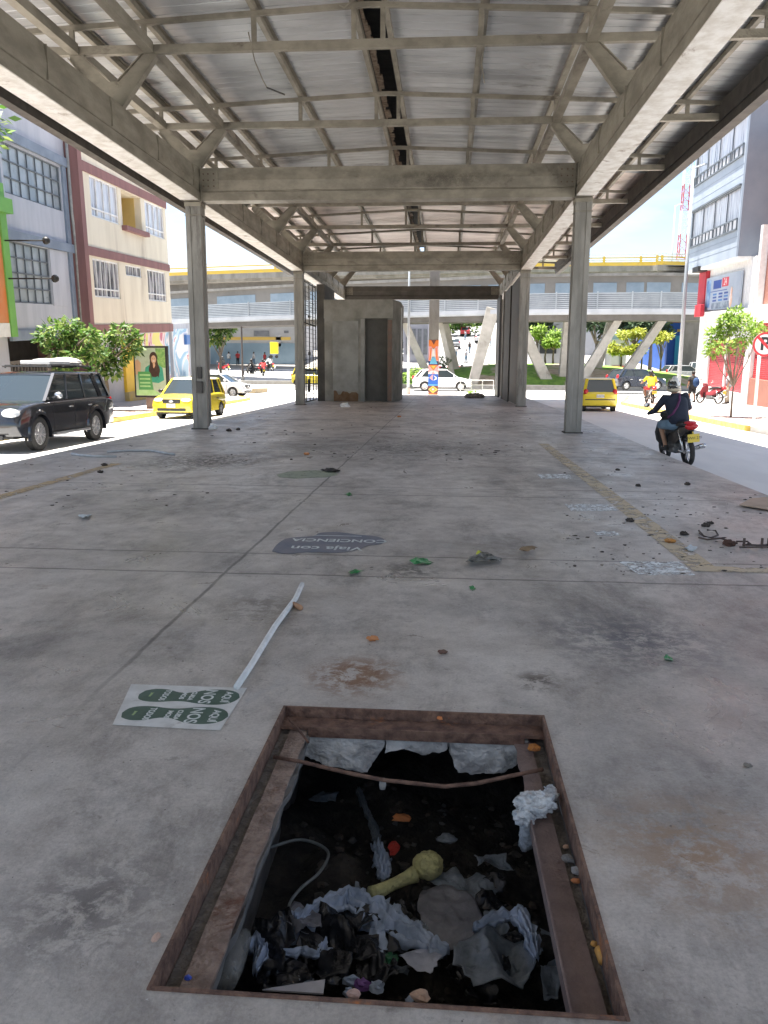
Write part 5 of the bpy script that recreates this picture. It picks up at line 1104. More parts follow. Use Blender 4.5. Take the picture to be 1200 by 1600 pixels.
# ================================================================== trees
lf_big = leafmat('broad mid green leaves', (.03, .08, .015), (.085, .19, .03), (.34, .42, .13))
lf_dk = leafmat('dark grey green leaves', (.03, .06, .03), (.07, .12, .055), (.15, .20, .11))
lf_yl = leafmat('yellow green leaves', (.18, .24, .03), (.34, .38, .05), (.50, .48, .10))
lf_lt = leafmat('fresh light green leaves', (.10, .20, .02), (.22, .36, .05), (.38, .50, .12))
m_bark = M('grey brown bark', (.16, .13, .10), (.24, .20, .16), 6, .95, 0, .8, 20, stretch=(1, 1, .3))
def leaves(mb, c, R3, n, size, seed, asp=.42, droop=.3, hollow=.35):
    r = np.random.default_rng(seed)
    for _ in range(n):
        d = r.normal(size=3); d /= np.linalg.norm(d); q = r.uniform(hollow, 1)**.6
        p = np.array(c)+d*q*np.array(R3)
        a = d*np.array([1, 1, .35])+r.normal(size=3)*.6; a[2] -= droop; a /= np.linalg.norm(a)
        u = np.cross(a, r.normal(size=3)*.5+np.array([0, 0, 1])); u /= (np.linalg.norm(u)+1e-9); L_ = size*r.uniform(.6, 1.3); w = L_*asp/2
        p0 = p; p1 = p+a*L_*.5+u*w; p2 = p+a*L_; p3 = p+a*L_*.5-u*w
        mb.add([tuple(p0), tuple(p1), tuple(p2), tuple(p3)], [(0, 1, 2, 3)])
def tree(name, loc, trunk, clumps, mat, label, leaf=.2, n=140, tr=.12, seed=1, cat='tree', group=None, asp=.42, droop=.3):
    e = empty(name, loc, label=label, cat=cat, group=group); mb = MB(); r = random.Random(seed)
    tp = Vector((trunk[0], trunk[1], trunk[2])); mid = tp*.5+Vector((r.uniform(-.08, .08), r.uniform(-.08, .08), 0))
    mb.tube([(0, 0, -.1), mid, tp], [tr, tr*.8, tr*.6], 9)
    for c, R3, k in clumps:
        cc = Vector(c); m1 = tp.lerp(cc, .5)+Vector((r.uniform(-.1, .1), r.uniform(-.1, .1), -.05)); mb.tube([tp*.97, m1, cc], [tr*.5, tr*.33, tr*.12], 6)
        for q in range(2): dd = Vector((r.uniform(-1, 1)*R3[0], r.uniform(-1, 1)*R3[1], r.uniform(0, 1)*R3[2]))*.75; mb.tube([m1, cc+dd], [tr*.2, tr*.06], 5)
    mb.build('trunk', m_bark, e, smooth=True); mb = MB()
    for i, (c, R3, k) in enumerate(clumps): leaves(mb, c, R3, int(n*k), leaf, seed*31+i, asp, droop)
    mb.build('crown', mat, e); return e
def clumps_at(base, lst, Y, ry=None):
    out = []
    for px, py, r, k in lst:
        p = AY(px, py, Y+random.uniform(-.6, .6))-Vector(base); rr = r*Y/1250; out.append(((p.x, p.y, p.z), (rr, ry or rr, rr*.75), k))
    return out
# two broad leaved street trees on the left
b0 = (-14.0, 27.5, -.12)
tree('street_tree', b0, (0.1, 0, 1.9), clumps_at(b0, [(85, 520, 24, 1.0), (110, 512, 20, .8), (128, 532, 22, 1.0), (92, 545, 20, .9), (70, 528, 14, .5), (118, 556, 16, .7), (140, 522, 12, .4), (150, 552, 15, .6), (100, 570, 13, .4)], 27.5), lf_big, 'broad leaved green street tree behind the black car, left of the yellow shutter', .25, 270, .10, 3)
b0 = (-13.6, 31.5, -.12)
tree('street_tree', b0, (-.1, 0, 1.9), clumps_at(b0, [(168, 535, 20, 1.0), (192, 520, 20, 1.0), (205, 545, 15, .8), (160, 560, 18, .9), (176, 580, 13, .5), (150, 578, 12, .5), (186, 560, 14, .6), (212, 528, 9, .3)], 31.5), lf_big, 'broad leaved green street tree between the black car and the advertising panel', .25, 270, .10, 5)
b0 = (-14.3, 22, -.12)
tree('street_tree', b0, (0, 0, 5), [((p.x, p.y, p.z), (1.0, 1.0, .9), 1) for p in [AY(-70, 180, 22)-Vector(b0), AY(-45, 195, 22)-Vector(b0), AY(-90, 240, 22)-Vector(b0)]]+[((AY(-22, 172, 22)-Vector(b0))[:], (.4, .4, .5), .25)], lf_big, 'tree whose leaf tips just enter the picture at the upper left edge', .30, 170, .14, 8)
# young forked tree by the no parking sign
p = G(1142, 652, -.12); b0 = (p.x, p.y, p.z)
e = tree('young_street_tree', b0, (0, 0, 1.15), clumps_at(b0, [(1148, 492, 16, .9), (1140, 508, 17, 1), (1120, 525, 17, 1), (1112, 548, 12, .6), (1165, 520, 17, 1), (1178, 508, 13, .6), (1128, 540, 12, .5), (1185, 518, 10, .5), (1152, 548, 8, .3), (1158, 535, 10, .4), (1135, 500, 10, .5), (1160, 500, 12, .6), (1130, 520, 14, .7)], p.y), lf_lt, 'slim young forked tree with light green sprays beside the no parking sign', .19, 200, .045, 11, droop=.15)
# left far tree
b0 = (X(345, 78), 78, T(78)); tree('tree', b0, (0, 0, 2), clumps_at(b0, [(335, 515, 12, 1), (350, 520, 12, 1), (345, 508, 12, 1), (358, 512, 9, .7), (342, 532, 8, .6), (330, 530, 10, .7)], 78), lf_big, 'round green tree just right of the first left column, in front of the white building', .55, 130, .16, 13)
for px, py, Y_, pr, mat_, lab, sd in [
        (838, 500, 88, 22, lf_dk, 'mid green tree right behind the second right column', 21),
        (930, 500, 84, 26, lf_dk, 'large dark grey green tree left of the thick slanting bridge leg', 22), (990, 500, 86, 30, lf_dk, 'large dark spreading tree between two bridge legs on the right', 23),
        (1015, 508, 84, 22, lf_dk, 'dark tree crown right of the big spreading tree', 24)]:
    b0 = (X(px, Y_), Y_, T(Y_)); s = pr
    tree('tree', b0, (0, 0, 3.2), clumps_at(b0, [(px+random.uniform(-1, 1)*s, py+random.uniform(-.6, .6)*s*.8, s*.55, 1) for _ in range(9)], Y_), mat_, lab, .6, 130, .22, sd)
for px, py, Y_, s, mat_, lab, sd in [(850, 520, 72, 20, lf_lt, 'flat topped light green umbrella tree between the right columns', 31), (985, 520, 73, 16, lf_yl, 'yellow green small tree left of the rightmost bridge legs', 32), (968, 545, 72, 14, lf_yl, 'low yellow green bush like tree near the kiosk', 33), (1000, 545, 72, 14, lf_yl, 'yellow green bush right of the low kiosk tree', 34),
        (1030, 525, 73, 17, lf_yl, 'yellow flowering small tree left of the lamp post', 35), (862, 535, 71, 9, lf_lt, 'small light green tree just under the umbrella tree', 36)]:
    b0 = (X(px+2, Y_), Y_, T(Y_)+mound_h(X(px+2, Y_), Y_)); tree('small_tree', b0, (0, 0, 1.2), clumps_at(b0, [(px+random.uniform(-1, 1)*s, py+random.uniform(-.35, .35)*s, s*.42, 1) for _ in range(8)], Y_), mat_, lab, .35, 90, .10, sd)
for px, py, Y_, s, lab, sd in [(720, 505, 150, 22, 'bright green tree at the top of the hill street seen under the bridge', 41), (745, 508, 170, 16, 'darker green tree right of the bright one on the hill', 42), (705, 500, 165, 14, 'green tree at the left of the hill street top', 43), (652, 506, 140, 10, 'small green tree beside the violet grey building', 44)]:
    b0 = (X(px, Y_), Y_, T(Y_)); tree('tree', b0, (0, 0, 3), clumps_at(b0, [(px+random.uniform(-1, 1)*s, py+random.uniform(-.5, .5)*s*.7, s*.5, 1) for _ in range(7)], Y_), lf_big, lab, 1.0, 80, .3, sd)
# shrubs on the mound and weeds
for px, py, Y_, s, lab, mt in [(692, 563, 66, 8, 'dark clipped shrub behind the painted pillar', lf_dk), (738, 617, 51.5, 7, 'low weeds at the far end of the platform', lf_lt), (635, 588, 63, 9, 'bright leafy shrub just right of the booth', lf_lt), (652, 582, 64, 9, 'bright leafy shrub left of the white car', lf_lt)]:
    c = AY(px, py, Y_); mb = MB(); leaves(mb, (0, 0, 0), (s*1.5*Y_/1250, s*Y_/1250, s*.8*Y_/1250), 260, .22, int(px)); o = mb.build('shrub', mt); o.location = c; tag(o, lab, 'shrub')

# ================================================================== vehicles
def wheel(parent, x, y, r, w, s, rimmat, spokes=5):
    """s = outward side sign"""
    wh = empty('wheel', (x, y, r), parent=parent); mb = MB(); n = 28
    prof = [(-w/2, r*.62), (-w/2, r*.93), (-w/2+.02, r), (w/2-.02, r), (w/2, r*.93), (w/2, r*.66)]
    rings = [[(ra*math.cos(2*PI*k/n), s*yy, ra*math.sin(2*PI*k/n)) for k in range(n)] for yy, ra in prof]; mb.loft(rings, cap=False); mb.build('tyre', m_rubber, wh, auto=.6)
    mb = MB(); yo = s*(w/2-.012)
    mb.loft([[(q*r*math.cos(2*PI*k/n), yy, q*r*math.sin(2*PI*k/n)) for k in range(n)] for q, yy in ((.67, yo), (.60, yo), (.57, yo-s*.05), (.12, yo-s*.06))], cap=False)
    for k in range(spokes):
        a = 2*PI*k/spokes+.3; d = Vector((math.cos(a), 0, math.sin(a)))
        for off in (-.09, .09): t = Vector((-d.z, 0, d.x)); mb.bar(Vector((0, yo-s*.015, 0))+d*r*.08, Vector((0, yo-s*.01, 0))+d*r*.60+t*off*r, .03, .03, up=(0, 1, 0))
    mb.tube([(0, yo-s*.05, 0), (0, yo+s*.004, 0)], r*.14, 12); mb.build('rim', rimmat, wh); 
    mb = MB(); mb.add([(q*math.cos(2*PI*k/n), yo-s*.065, q*math.sin(2*PI*k/n)) for q in (r*.62,) for k in range(n)], [tuple(range(n))]); mb.build('brake_disc', m_black, wh)
    return wh
def car(label, loc, rz, P, group=None, name='car', cat='car'):
    """+x forward. P: L W H r wb, hood/belt/rear heights, cabin points, paint"""
    e = empty(name, loc, rz, label=label, cat=cat, group=group); L, W, H, r, wb = P['L'], P['W'], P['H'], P['r'], P['wb']; fx = P.get('fx', wb/2); rx = fx-wb; gc = P.get('gc', .2)
    paint = P['paint']; xf = P.get('xf', L/2); xr_ = xf-L; bz = P['belt']; hz = P['hood']; tz = P.get('tail', bz)
    top = P['top']       # (x,z) from rear to front along the lower body's upper edge
    ar = r*P.get('ark', 1.16)
    def outline(s, dz):
        pts = [(xr_+.05+s, gc+.10), (xr_+s, .45)]+[(x if abs(x-xf) > .3 and abs(x-xr_) > .3 else x-math.copysign(s, x), z-dz) for x, z in top]+[(xf-s, .48), (xf-.06-s, gc+.08)]
        for cx in (fx, rx):
            h0 = math.asin(min(.95, max(0, (gc+.06-r)/ar))) if gc+.06 > r else -math.asin((r-gc-.06)/ar)
            a0, a1 = h0, PI-h0
            pts += [(cx+ar*math.cos(a0+(a1-a0)*k/14), r+ar*math.sin(a0+(a1-a0)*k/14)) for k in range(15)]
            if cx == fx: pts += [(fx-wb*.5, gc+.05)]
        return pts
    mb = MB(); hw = W/2
    rings = []
    for yf, s, dz in ((-1, .07, .07), (-.985, .05, .045), (-.93, .03, .02), (-.75, 0, 0), (-.3, -.015, -.015), (.3, -.015, -.015), (.75, 0, 0), (.93, .03, .02), (.985, .05, .045), (1, .07, .07)):
        rings.append([(x, yf*hw, z) for x, z in outline(s+.0, dz)])
    mb.loft(rings); body = mb.build('body', paint, e, auto=.7)
    mb = MB(); mb.box(xr_+.15, xf-.2, -hw*.72, hw*.72, gc, bz-.25); mb.build('underbody', m_black, e)
    # cabin glass
    cx0, cx1, cx2, cx3 = P['cab']           # rear base, rear top, front top, front base
    zr = H; mb = MB(); rings = []
    for t in (0, .3, .6, .85, .97): z = bz-.03+(zr-bz+.0)*t; w = hw*(.93-.17*t**1.1); xa = cx0+(cx1-cx0)*t; xb = cx3+(cx2-cx3)*t; rings.append([(xa, -w, z), (xa-.04*(1-t), 0, z), (xa, w, z), (xb, w, z), (xb+.07, 0, z), (xb, -w, z)])
    mb.loft(rings); mb.build('windows', P.get('glass', m_glass), e, auto=.5)
    def cab(t, side, xq):            # point on the cabin side: t height 0..1, xq 0 rear..1 front
        z = bz-.03+(zr-bz)*t; w = hw*(.93-.17*t**1.1)+.008; xa = cx0+(cx1-cx0)*t; xb = cx3+(cx2-cx3)*t; return Vector((xa+(xb-xa)*xq, side*w, z))
    mb = MB(); rr = []
    for t, k, zz in ((.90, 1.015, 0), (.97, .99, 0), (1.0, .92, .0), (1.03, .6, .0)):
        z = bz-.03+(zr-bz)*t; w = hw*(.93-.17*min(t, 1)**1.1)*k; xa = cx0+(cx1-cx0)*min(t, 1)-.01; xb = cx3+(cx2-cx3)*min(t, 1)+.02; m_ = (xa+xb)/2; l = (xb-xa)/2*(k if k < .95 else 1)
        rr.append([(m_-l, -w, z), (m_-l-.05, 0, z), (m_-l, w, z), (m_, w*1.01, z), (m_+l, w, z), (m_+l+.06, 0, z), (m_+l, -w, z), (m_, -w*1.01, z)])
    mb.loft(rr); mb.build('roof', P.get('roofmat', paint), e, smooth=True, auto=.8)
    mb = MB()
    for sd in (-1, 1):
        for q0, q1, w in P['pillars']: mb.bar(cab(0, sd, q0), cab(.93, sd, q1), w, .03, up=(0, sd, 0))
        mb.bar(cab(0.02, sd, 0), cab(0.02, sd, 1), .03, .05, up=(0, sd, 0))
    for sd in (-1, 1): mb.bar(cab(0, sd, 1)+Vector((.0, -sd*.02, 0)), cab(.95, sd, 1)+Vector((0, -sd*.02, 0)), .07, .04); mb.bar(cab(0, sd, 0)+Vector((0, -sd*.03, 0)), cab(.95, sd, 0)+Vector((0, -sd*.03, 0)), P.get('rp', .12), .05)
    mb.build('window_pillars', P.get('pmat', paint), e)
    for i, (cx, sd) in enumerate([(fx, 1), (fx, -1), (rx, 1), (rx, -1)]): wheel(e, cx, sd*(hw-.105), r, .2, sd, P.get('rim', m_chrome), P.get('sp', 5))
    if P.get('flare'):
        for cx in (fx, rx):
            for sd in (-1, 1):
                mb = MB(); n = 16; rg_ = []
                for k in range(n+1): a = -.25+(PI+.5)*k/n; rg_.append([(cx+q*math.cos(a), sd*yy, r+q*math.sin(a)) for q, yy in ((ar-.01, hw-.1), (ar-.01, hw+.035), (ar+.05, hw+.035), (ar+.10, hw-.01))])
                mb.loft(rg_); mb.build('wheel_arch', P.get('fm', paint), e, auto=.6)
        for sd in (-1, 1): mb = MB(); mb.box(rx+ar+.1, fx-ar-.1, sd*(hw+.03)-.08, sd*(hw+.03)+.08, gc+.02, gc+.08); mb.build('side_step', M('step bar grey', (.25, .26, .27), (.2, .2, .21), 5, .4, .5), e, bevel=.015)
    # details
    mdark = m_black
    for sd in (-1, 1):
        mb = MB(); k = P['mirx']; mb.blob((k, sd*(hw+.10), bz+.10), .07, .11, .08, 0, 12, 8); mb.bar((k, sd*(hw-.05), bz+.04), (k, sd*(hw+.08), bz+.08), .04, .04); mb.build('wing_mirror', P.get('mirm', paint), e, smooth=True)
        for x in P['handles']: mb = MB(); mb.box(x-.09, x+.09, sd*(hw*1.0)-.02, sd*(hw*1.0)+.02, bz-.20, bz-.165); mb.build('door_handle', P.get('hm', m_chrome), e, bevel=.008)
        mb = MB()
        for x in P['seams']: mb.box(x-.006, x+.006, sd*hw-.004, sd*hw+.003, gc+.14, bz-.07)
        mb.build('door_seam', mdark, e)
        zf = P['lampz']; mb = MB(); mb.blob((xf-.14, sd*(hw-.24), zf), .13, .21, P.get('lh', .09), 0, 14, 8); mb.build('headlight', M('headlight glass', (.75, .77, .78), (.5, .52, .55), 9, .1, .1), e, smooth=True)
        zt = P['tailz']; mb = MB(); mb.blob((xr_+.06, sd*(hw-.13), zt), .08, .11, P.get('th', .18), 0, 12, 8); mb.build('tail_light', M('tail light red', (.55, .02, .03), (.45, .02, .02), 9, .2), e, smooth=True)
        mb = MB(); mb.box(xf-.10, xf-.015, sd*(hw-.42)-.16, sd*(hw-.42)+.16, .42, .50); mb.build('fog_lamp_slot', mdark, e)
    mb = MB(); mb.box(xf-.09, xf+.012, -.34, .34, P['grz']-.075, P['grz']+.075); mb.build('grille', mdark, e, bevel=.02); mb = MB(); mb.box(xf-.05, xf+.018, -.55, .55, .30, .40); mb.build('air_intake', mdark, e, bevel=.02)
    mb = MB(); mb.blob((xf+.012, 0, P['grz']), .01, .09, .045, 0, 14, 6); mb.build('badge', m_chrome, e)
    for xx, sgn, zz in ((xf+.02, 1, .50), (xr_-.012, -1, P.get('pz', bz-.22))):
        mb = MB(); mb.box(xx-.008, xx+.008, -.17, .17, zz-.07, zz+.07); pl_ = mb.build('number_plate', P.get('plm', m_white), e)
        rot = Matrix.Rotation(sgn*PI/2, 4, 'Z') @ Matrix.Rotation(PI/2, 4, 'X'); text('plate_text', P.get('plate', 'XVA 318'), .09, mdark, pl_, Matrix.Translation((xx+sgn*.0095, 0, zz)) @ rot, .0005)
    mb = MB(); mb.box(xr_-.02, xr_+.03, -hw*.86, hw*.86, .52, .56); mb.build('bumper_seam', mdark, e)
    return e
black_paint = M('black car paint', (.012, .014, .02), (.016, .018, .024), 2, .18, .1, 0, coat=1)
yellow_paint = M('taxi yellow paint', (.78, .62, .04), (.74, .58, .04), 1, .25, 0, 0, coat=.6)
white_paint = M('white car paint', (.78, .78, .78), (.74, .74, .75), 1, .25, 0, 0, coat=.6)
navy_paint = M('dark navy car paint', (.02, .025, .04), (.03, .035, .05), 1, .2, .1, 0, coat=1)
grey_paint = M('silver car paint', (.38, .39, .40), (.34, .35, .36), 1, .25, .3, 0, coat=.6)
SUV = dict(L=4.7, W=1.84, H=1.78, r=.385, wb=2.75, fx=1.42, xf=2.3, gc=.30, belt=1.12, hood=1.08, top=smoothpoly([(-2.40, .75), (-2.38, 1.05), (-1.6, 1.13), (0, 1.12), (1.05, 1.11), (1.7, 1.06), (2.1, .95), (2.28, .78)], 3), cab=(-2.28, -2.0, .25, 1.05), pillars=[(.42, .47, .07), (.70, .78, .05), (.16, .20, .16)], rp=.16, paint=black_paint, mirx=.72, handles=[-.05, -1.02], seams=[.78, -.22, -1.05], lampz=.86, lh=.12, tailz=.98, grz=.83, flare=1, mirm=m_chrome, sp=6)
TAXI = dict(L=3.5, W=1.54, H=1.52, r=.27, wb=2.38, fx=1.12, xf=1.72, gc=.18, belt=.90, hood=.88, top=smoothpoly([(-1.78, .60), (-1.76, .86), (-1.1, .93), (0, .91), (.85, .90), (1.3, .84), (1.6, .74), (1.70, .60)], 3), cab=(-1.70, -1.42, .20, .95), pillars=[(.40, .44, .05), (.72, .80, .04), (.10, .13, .10)], paint=yellow_paint, roofmat=M('taxi roof with glare painted in', (.80, .72, .42), (.78, .68, .35), 1, .3), mirx=.68, handles=[-.05, -.85], seams=[.75, -.12, -.9], lampz=.69, lh=.08, tailz=.86, th=.16, grz=.66, rim=grey_paint, mirm=m_black, hm=m_black, pz=.70)  # roof paler than the body: sun glare put into its colour
HATCH = dict(L=3.95, W=1.66, H=1.48, r=.30, wb=2.5, fx=1.25, xf=1.98, gc=.2, belt=.93, hood=.9, top=smoothpoly([(-1.97, .6), (-1.95, .9), (-1.2, .96), (0, .94), (.95, .92), (1.5, .84), (1.8, .74), (1.95, .58)], 3), cab=(-1.9, -1.45, .25, 1.1), pillars=[(.42, .46, .05), (.1, .14, .14)], paint=navy_paint, mirx=.8, handles=[-.05, -.9], seams=[.85, -.15, -1.0], lampz=.7, tailz=.9, grz=.68, plate='HDR 602')
WSUV = dict(L=4.35, W=1.78, H=1.62, r=.34, wb=2.62, fx=1.35, xf=2.15, gc=.25, belt=1.0, hood=1.0, top=smoothpoly([(-2.17, .7), (-2.14, .98), (-1.4, 1.04), (0, 1.01), (1.05, 1.0), (1.6, .93), (2.0, .8), (2.12, .62)], 3), cab=(-2.05, -1.5, .25, 1.2), pillars=[(.42, .46, .05), (.1, .16, .20)], paint=white_paint, mirx=.85, handles=[-.05, -.95], seams=[.85, -.15, -1.05], lampz=.8, tailz=.95, grz=.75, plate='KJT 915')
# black SUV coming towards us on the left road
suv = car('black SUV with a loaded roof rack driving towards us on the left road', (-10.0, 18.85, ROAD), -PI/2-.03, SUV)
rk = MB()
for y in (-.55, .55): rk.tube([(-1.9, y, 1.84), (-1.9, y, 1.9), (.2, y, 1.9), (.2, y, 1.84)], .02, 6)
for x in (-1.8, -1.1, -.4, .2): rk.tube([(x, -.62, 1.88), (x, .62, 1.88)], .02, 6)
rk.build('roof_rack', m_black, suv)
mb = MB(); mb.box(-.85, .15, -.2, .55, 1.93, 2.02); mb.blob((-.35, .2, 2.02), .42, .3, .06, 0, 14, 6); o = mb.build('surfboard_box', white_paint, suv, bevel=.02); o.name = 'roof_box'
mb = MB(); mb.blob((-1.25, .2, 1.98), .42, .42, .14, .03, 16, 8); 
for k in range(5): mb.tube([(-1.25+.42*math.cos(a/8*2*PI)*(1-k*.08), .2+.42*math.sin(a/8*2*PI)*(1-k*.08), 1.92+k*.04) for a in range(9)], .015, 5)
mb.build('roof_basket', M('grey wicker', (.28, .27, .26), (.42, .41, .40), 20, .7), suv)
t1 = car('yellow taxi facing us, half hidden by the first left column', (-9.85, 30.4, ROAD), -PI/2-.10, TAXI, 'taxis')
t2 = car('yellow taxi driving away, seen from behind right of the first right column', (6.95, 38.6, ROAD), PI/2-.02, TAXI, 'taxis')
car('white parked car whose front shows between the left taxi and the first left column', (-14.4, 50.2, T(50)+.01), -.12, dict(HATCH, paint=white_paint, plate='BXN 447'))
car('white SUV crossing behind the painted pillar', (-.3, 59.8, T(59.8)), 0, WSUV)
car('dark navy hatchback turning behind the right hand taxi', (13.4, 58.5, T(58.5)+.25), .35, HATCH)
car('silver grey sedan parked left of the lamp post on the right', (21.6, 76, T(76)), .2, dict(HATCH, paint=grey_paint, plate='DRF 120')); car('white pickup like car facing us beside the red corner shop', (24.2, 80, T(80)), -PI/2-.2, dict(WSUV, paint=grey_paint, plate='CLM 778'))
far = car('yellow taxi glimpsed through the lattice gate', (-10.9, 66, T(66)), .0, TAXI, 'taxis')
fc = [(-5.5, 108, 'white'), (1.2, 128, 'grey'), (-5.8, 126, 'grey'), (5.5, 138, 'white'), (-3, 140, 'white'), (3.2, 150, 'red'), (.5, 165, 'grey'), (-2.5, 178, 'white'), (4, 185, 'red')]
red_paint = M('red car paint', (.5, .03, .04), (.45, .03, .03), 1, .3)
for i, (x, y, c) in enumerate(fc):
    pm = {'white': white_paint, 'grey': grey_paint, 'red': red_paint}[c]; nm = ['lowest', 'second', 'third', 'fourth', 'fifth', 'sixth', 'seventh', 'eighth', 'highest'][i]
    src = dict(HATCH, paint=pm); car(f'{c} car on the hill street, {nm} of the cars seen under the footbridge', (x, y, T(y)), PI/2*(1 if i % 2 else -1), src, 'cars on the hill street')

# ================================================================== people and motorcycles
skin_m = M('brown skin', (.34, .19, .12), (.30, .165, .105), 3, .6); m_hair = M('black hair', (.015, .012, .01), (.025, .02, .018), 9, .6)
def cloth_m(name, c): return M(name, c, tuple(q*.75 for q in c), 5, .85, 0, .2, 30)
def person(label, loc, rz, J, top, bottom, shoes, group=None, helmet=None, hair=True, sleeves='short', legs='long', parent_lean=None, name='person', build=1.0):
    """J: joints in the person's own frame (x forward, y left)"""
    e = empty(name, loc, rz, label=label, cat='person', group=group)
    if parent_lean: e.rotation_euler = (parent_lean[0], parent_lean[1], rz)
    hp, ch, nk, hd = J['hip'], J['chest'], J['neck'], J['head']; b = build
    P = [(*hp, .10, .10), (*ch, .10, .10), (*nk, .055, .055), (hd[0], hd[1], hd[2]-.07, .075, .075), (*hd, .10, .092), (hd[0], hd[1], hd[2]+.09, .06, .06)]; E_ = [(0, 1), (1, 2), (2, 3), (3, 4), (4, 5)]
    V3 = lambda p: Vector(p)
    for s, k in ((1, 'L'), (-1, 'R')):
        sh, el, ha = J['sh'+k], J['el'+k], J['ha'+k]; n = len(P); P += [(*sh, .058*b), (*el, .042), (*ha, .030)]; E_ += [(1, n), (n, n+1), (n+1, n+2)]
        d = (V3(ha)-V3(el)).normalized(); q = V3(ha)+d*.07; P += [(*q, .036, .018)]; E_ += [(n+2, n+3)]
        kn, an, ft = J['kn'+k], J['an'+k], J['ft'+k]; n = len(P); hh = V3(hp)+Vector((0, s*.09, -.04)); P += [(*hh, .09*b), (*kn, .062), (*an, .042), (*ft, .04)]; E_ += [(0, n), (n, n+1), (n+1, n+2), (n+2, n+3)]
    skin('body', P, E_, skin_m, e)
    # jacket / shirt: rings along the spine, then sleeves
    hpv, chv, nkv = V3(hp), V3(ch), V3(nk); mb = MB(); n_ = 16; rings = []
    for c_, dp, wd in ((hpv+Vector((-.01, 0, -.04)), .135*b, .175*b), (hpv.lerp(chv, .35), .145*b, .180*b), (hpv.lerp(chv, .8), .145*b, .195*b), (chv.lerp(nkv, .35), .125*b, .205*b), (chv.lerp(nkv, .62), .10*b, .185*b), (chv.lerp(nkv, .85), .075, .10), (nkv+Vector((0, 0, .015)), .062, .068)):
        rings.append([(c_.x+dp*math.cos(2*PI*q/n_)-(.03 if -dp*math.cos(2*PI*q/n_) > 0 else 0)*b, c_.y+wd*math.sin(2*PI*q/n_), c_.z) for q in range(n_)])
    mb.loft(rings)
    for k in 'LR':
        sh, el, ha = V3(J['sh'+k]), V3(J['el'+k]), V3(J['ha'+k]); inn = sh.lerp(chv.lerp(nkv, .5), .45)
        if sleeves == 'long': mb.tube([inn, sh, sh.lerp(el, .5), el, el.lerp(ha, .5), ha.lerp(el, .06)], [.075*b, .082*b, .070, .060, .050, .042], 12)
        else: mb.tube([inn, sh, sh.lerp(el, .5), sh.lerp(el, .72)], [.075*b, .080*b, .068, .066], 12)
    mb.build('shirt', top, e, smooth=True)
    mb = MB(); mb.blob(tuple(hpv+Vector((-.01, 0, -.05))), .15*b, .185*b, .12, 0, 16, 8)
    for s, k in ((1, 'L'), (-1, 'R')):
        hh = hpv+Vector((0, s*.09, -.06)); kn, an = V3(J['kn'+k]), V3(J['an'+k])
        if legs == 'long': mb.tube([hh, hh.lerp(kn, .5), kn, kn.lerp(an, .5), an.lerp(kn, .06)], [.105*b, .095, .078, .07, .06], 12)
        else: mb.tube([hh, hh.lerp(kn, .5), hh.lerp(kn, .98)], [.108*b, .10, .092], 12)
    mb.build('trousers', bottom, e, smooth=True)
    for k in 'LR':
        a, c = V3(J['an'+k]), V3(J['ft'+k]); d = (c-a); d.z = 0; d = d.normalized() if d.length > .01 else Vector((1, 0, 0)); z = c.z-.03
        mb = MB(); mb.loft([[(*(a+d*t+Vector((-d.y, d.x, 0))*w*q)[:2], z+h*hh_) for q, hh_ in ((-1, 0), (1, 0), (.8, 1), (-.8, 1))] for t, w, h in ((-.07, .035, .10), (0, .042, .11), (.10, .048, .07), (.18, .042, .05), (.21, .02, .035))]); mb.build('shoe', shoes, e, smooth=True)
    if helmet:
        mb = MB(); mb.blob((hd[0]-.01, hd[1], hd[2]+.02), .150, .135, .150, 0, 22, 14); h = mb.build('helmet', helmet[0], e, smooth=True)
        mb = MB(); mb.blob((hd[0]-.015, hd[1], hd[2]-.055), .152, .138, .055, 0, 22, 8); mb.build('helmet_band', helmet[1], h, smooth=True)
        mb = MB(); mb.blob((hd[0]+.03, hd[1], hd[2]+.02), .128, .115, .06, 0, 18, 8); mb.build('visor', m_glass, h, smooth=True)
        mb = MB(); mb.tube([(hd[0]-.15, hd[1]-.03, hd[2]+.02), (hd[0]-.10, hd[1]-.03, hd[2]+.125), (hd[0], hd[1]-.02, hd[2]+.165), (hd[0]+.1, hd[1]-.02, hd[2]+.13)], [.02, .045, .05, .02], 8); mb.build('helmet_stripe', helmet[2] if len(helmet) > 2 else helmet[1], h, smooth=True)
    elif hair:
        mb = MB(); mb.blob((hd[0]-.022, hd[1], hd[2]+.035), .108, .098, .105, .03, 16, 10, 4); mb.build('hair', m_hair, e, smooth=True)
        mb = MB(); mb.blob((hd[0]+.10, hd[1], hd[2]-.015), .018, .012, .02, 0, 8, 6); mb.build('nose', skin_m, e, smooth=True)
    return e
def stand(h=1.7, step=.0, arm=.12, bag=0):
    k = h/1.72
    J = dict(hip=(0, 0, .93), chest=(.0, 0, 1.26), neck=(.0, 0, 1.46), head=(.02, 0, 1.60), shL=(0, .19, 1.38), shR=(0, -.19, 1.38), elL=(-.03, .26, 1.10), elR=(-.03, -.26, 1.10), haL=(.06, .27, .85), haR=(.06, -.27, .85),
             knL=(step*.55+.03, .10, .50), knR=(-step*.4+.03, -.10, .50), anL=(step, .10, .08), anR=(-step, -.10, .10), ftL=(step+.14, .11, .04), ftR=(-step+.14, -.11, .05))
    return {a: tuple(q*k for q in b) for a, b in J.items()}
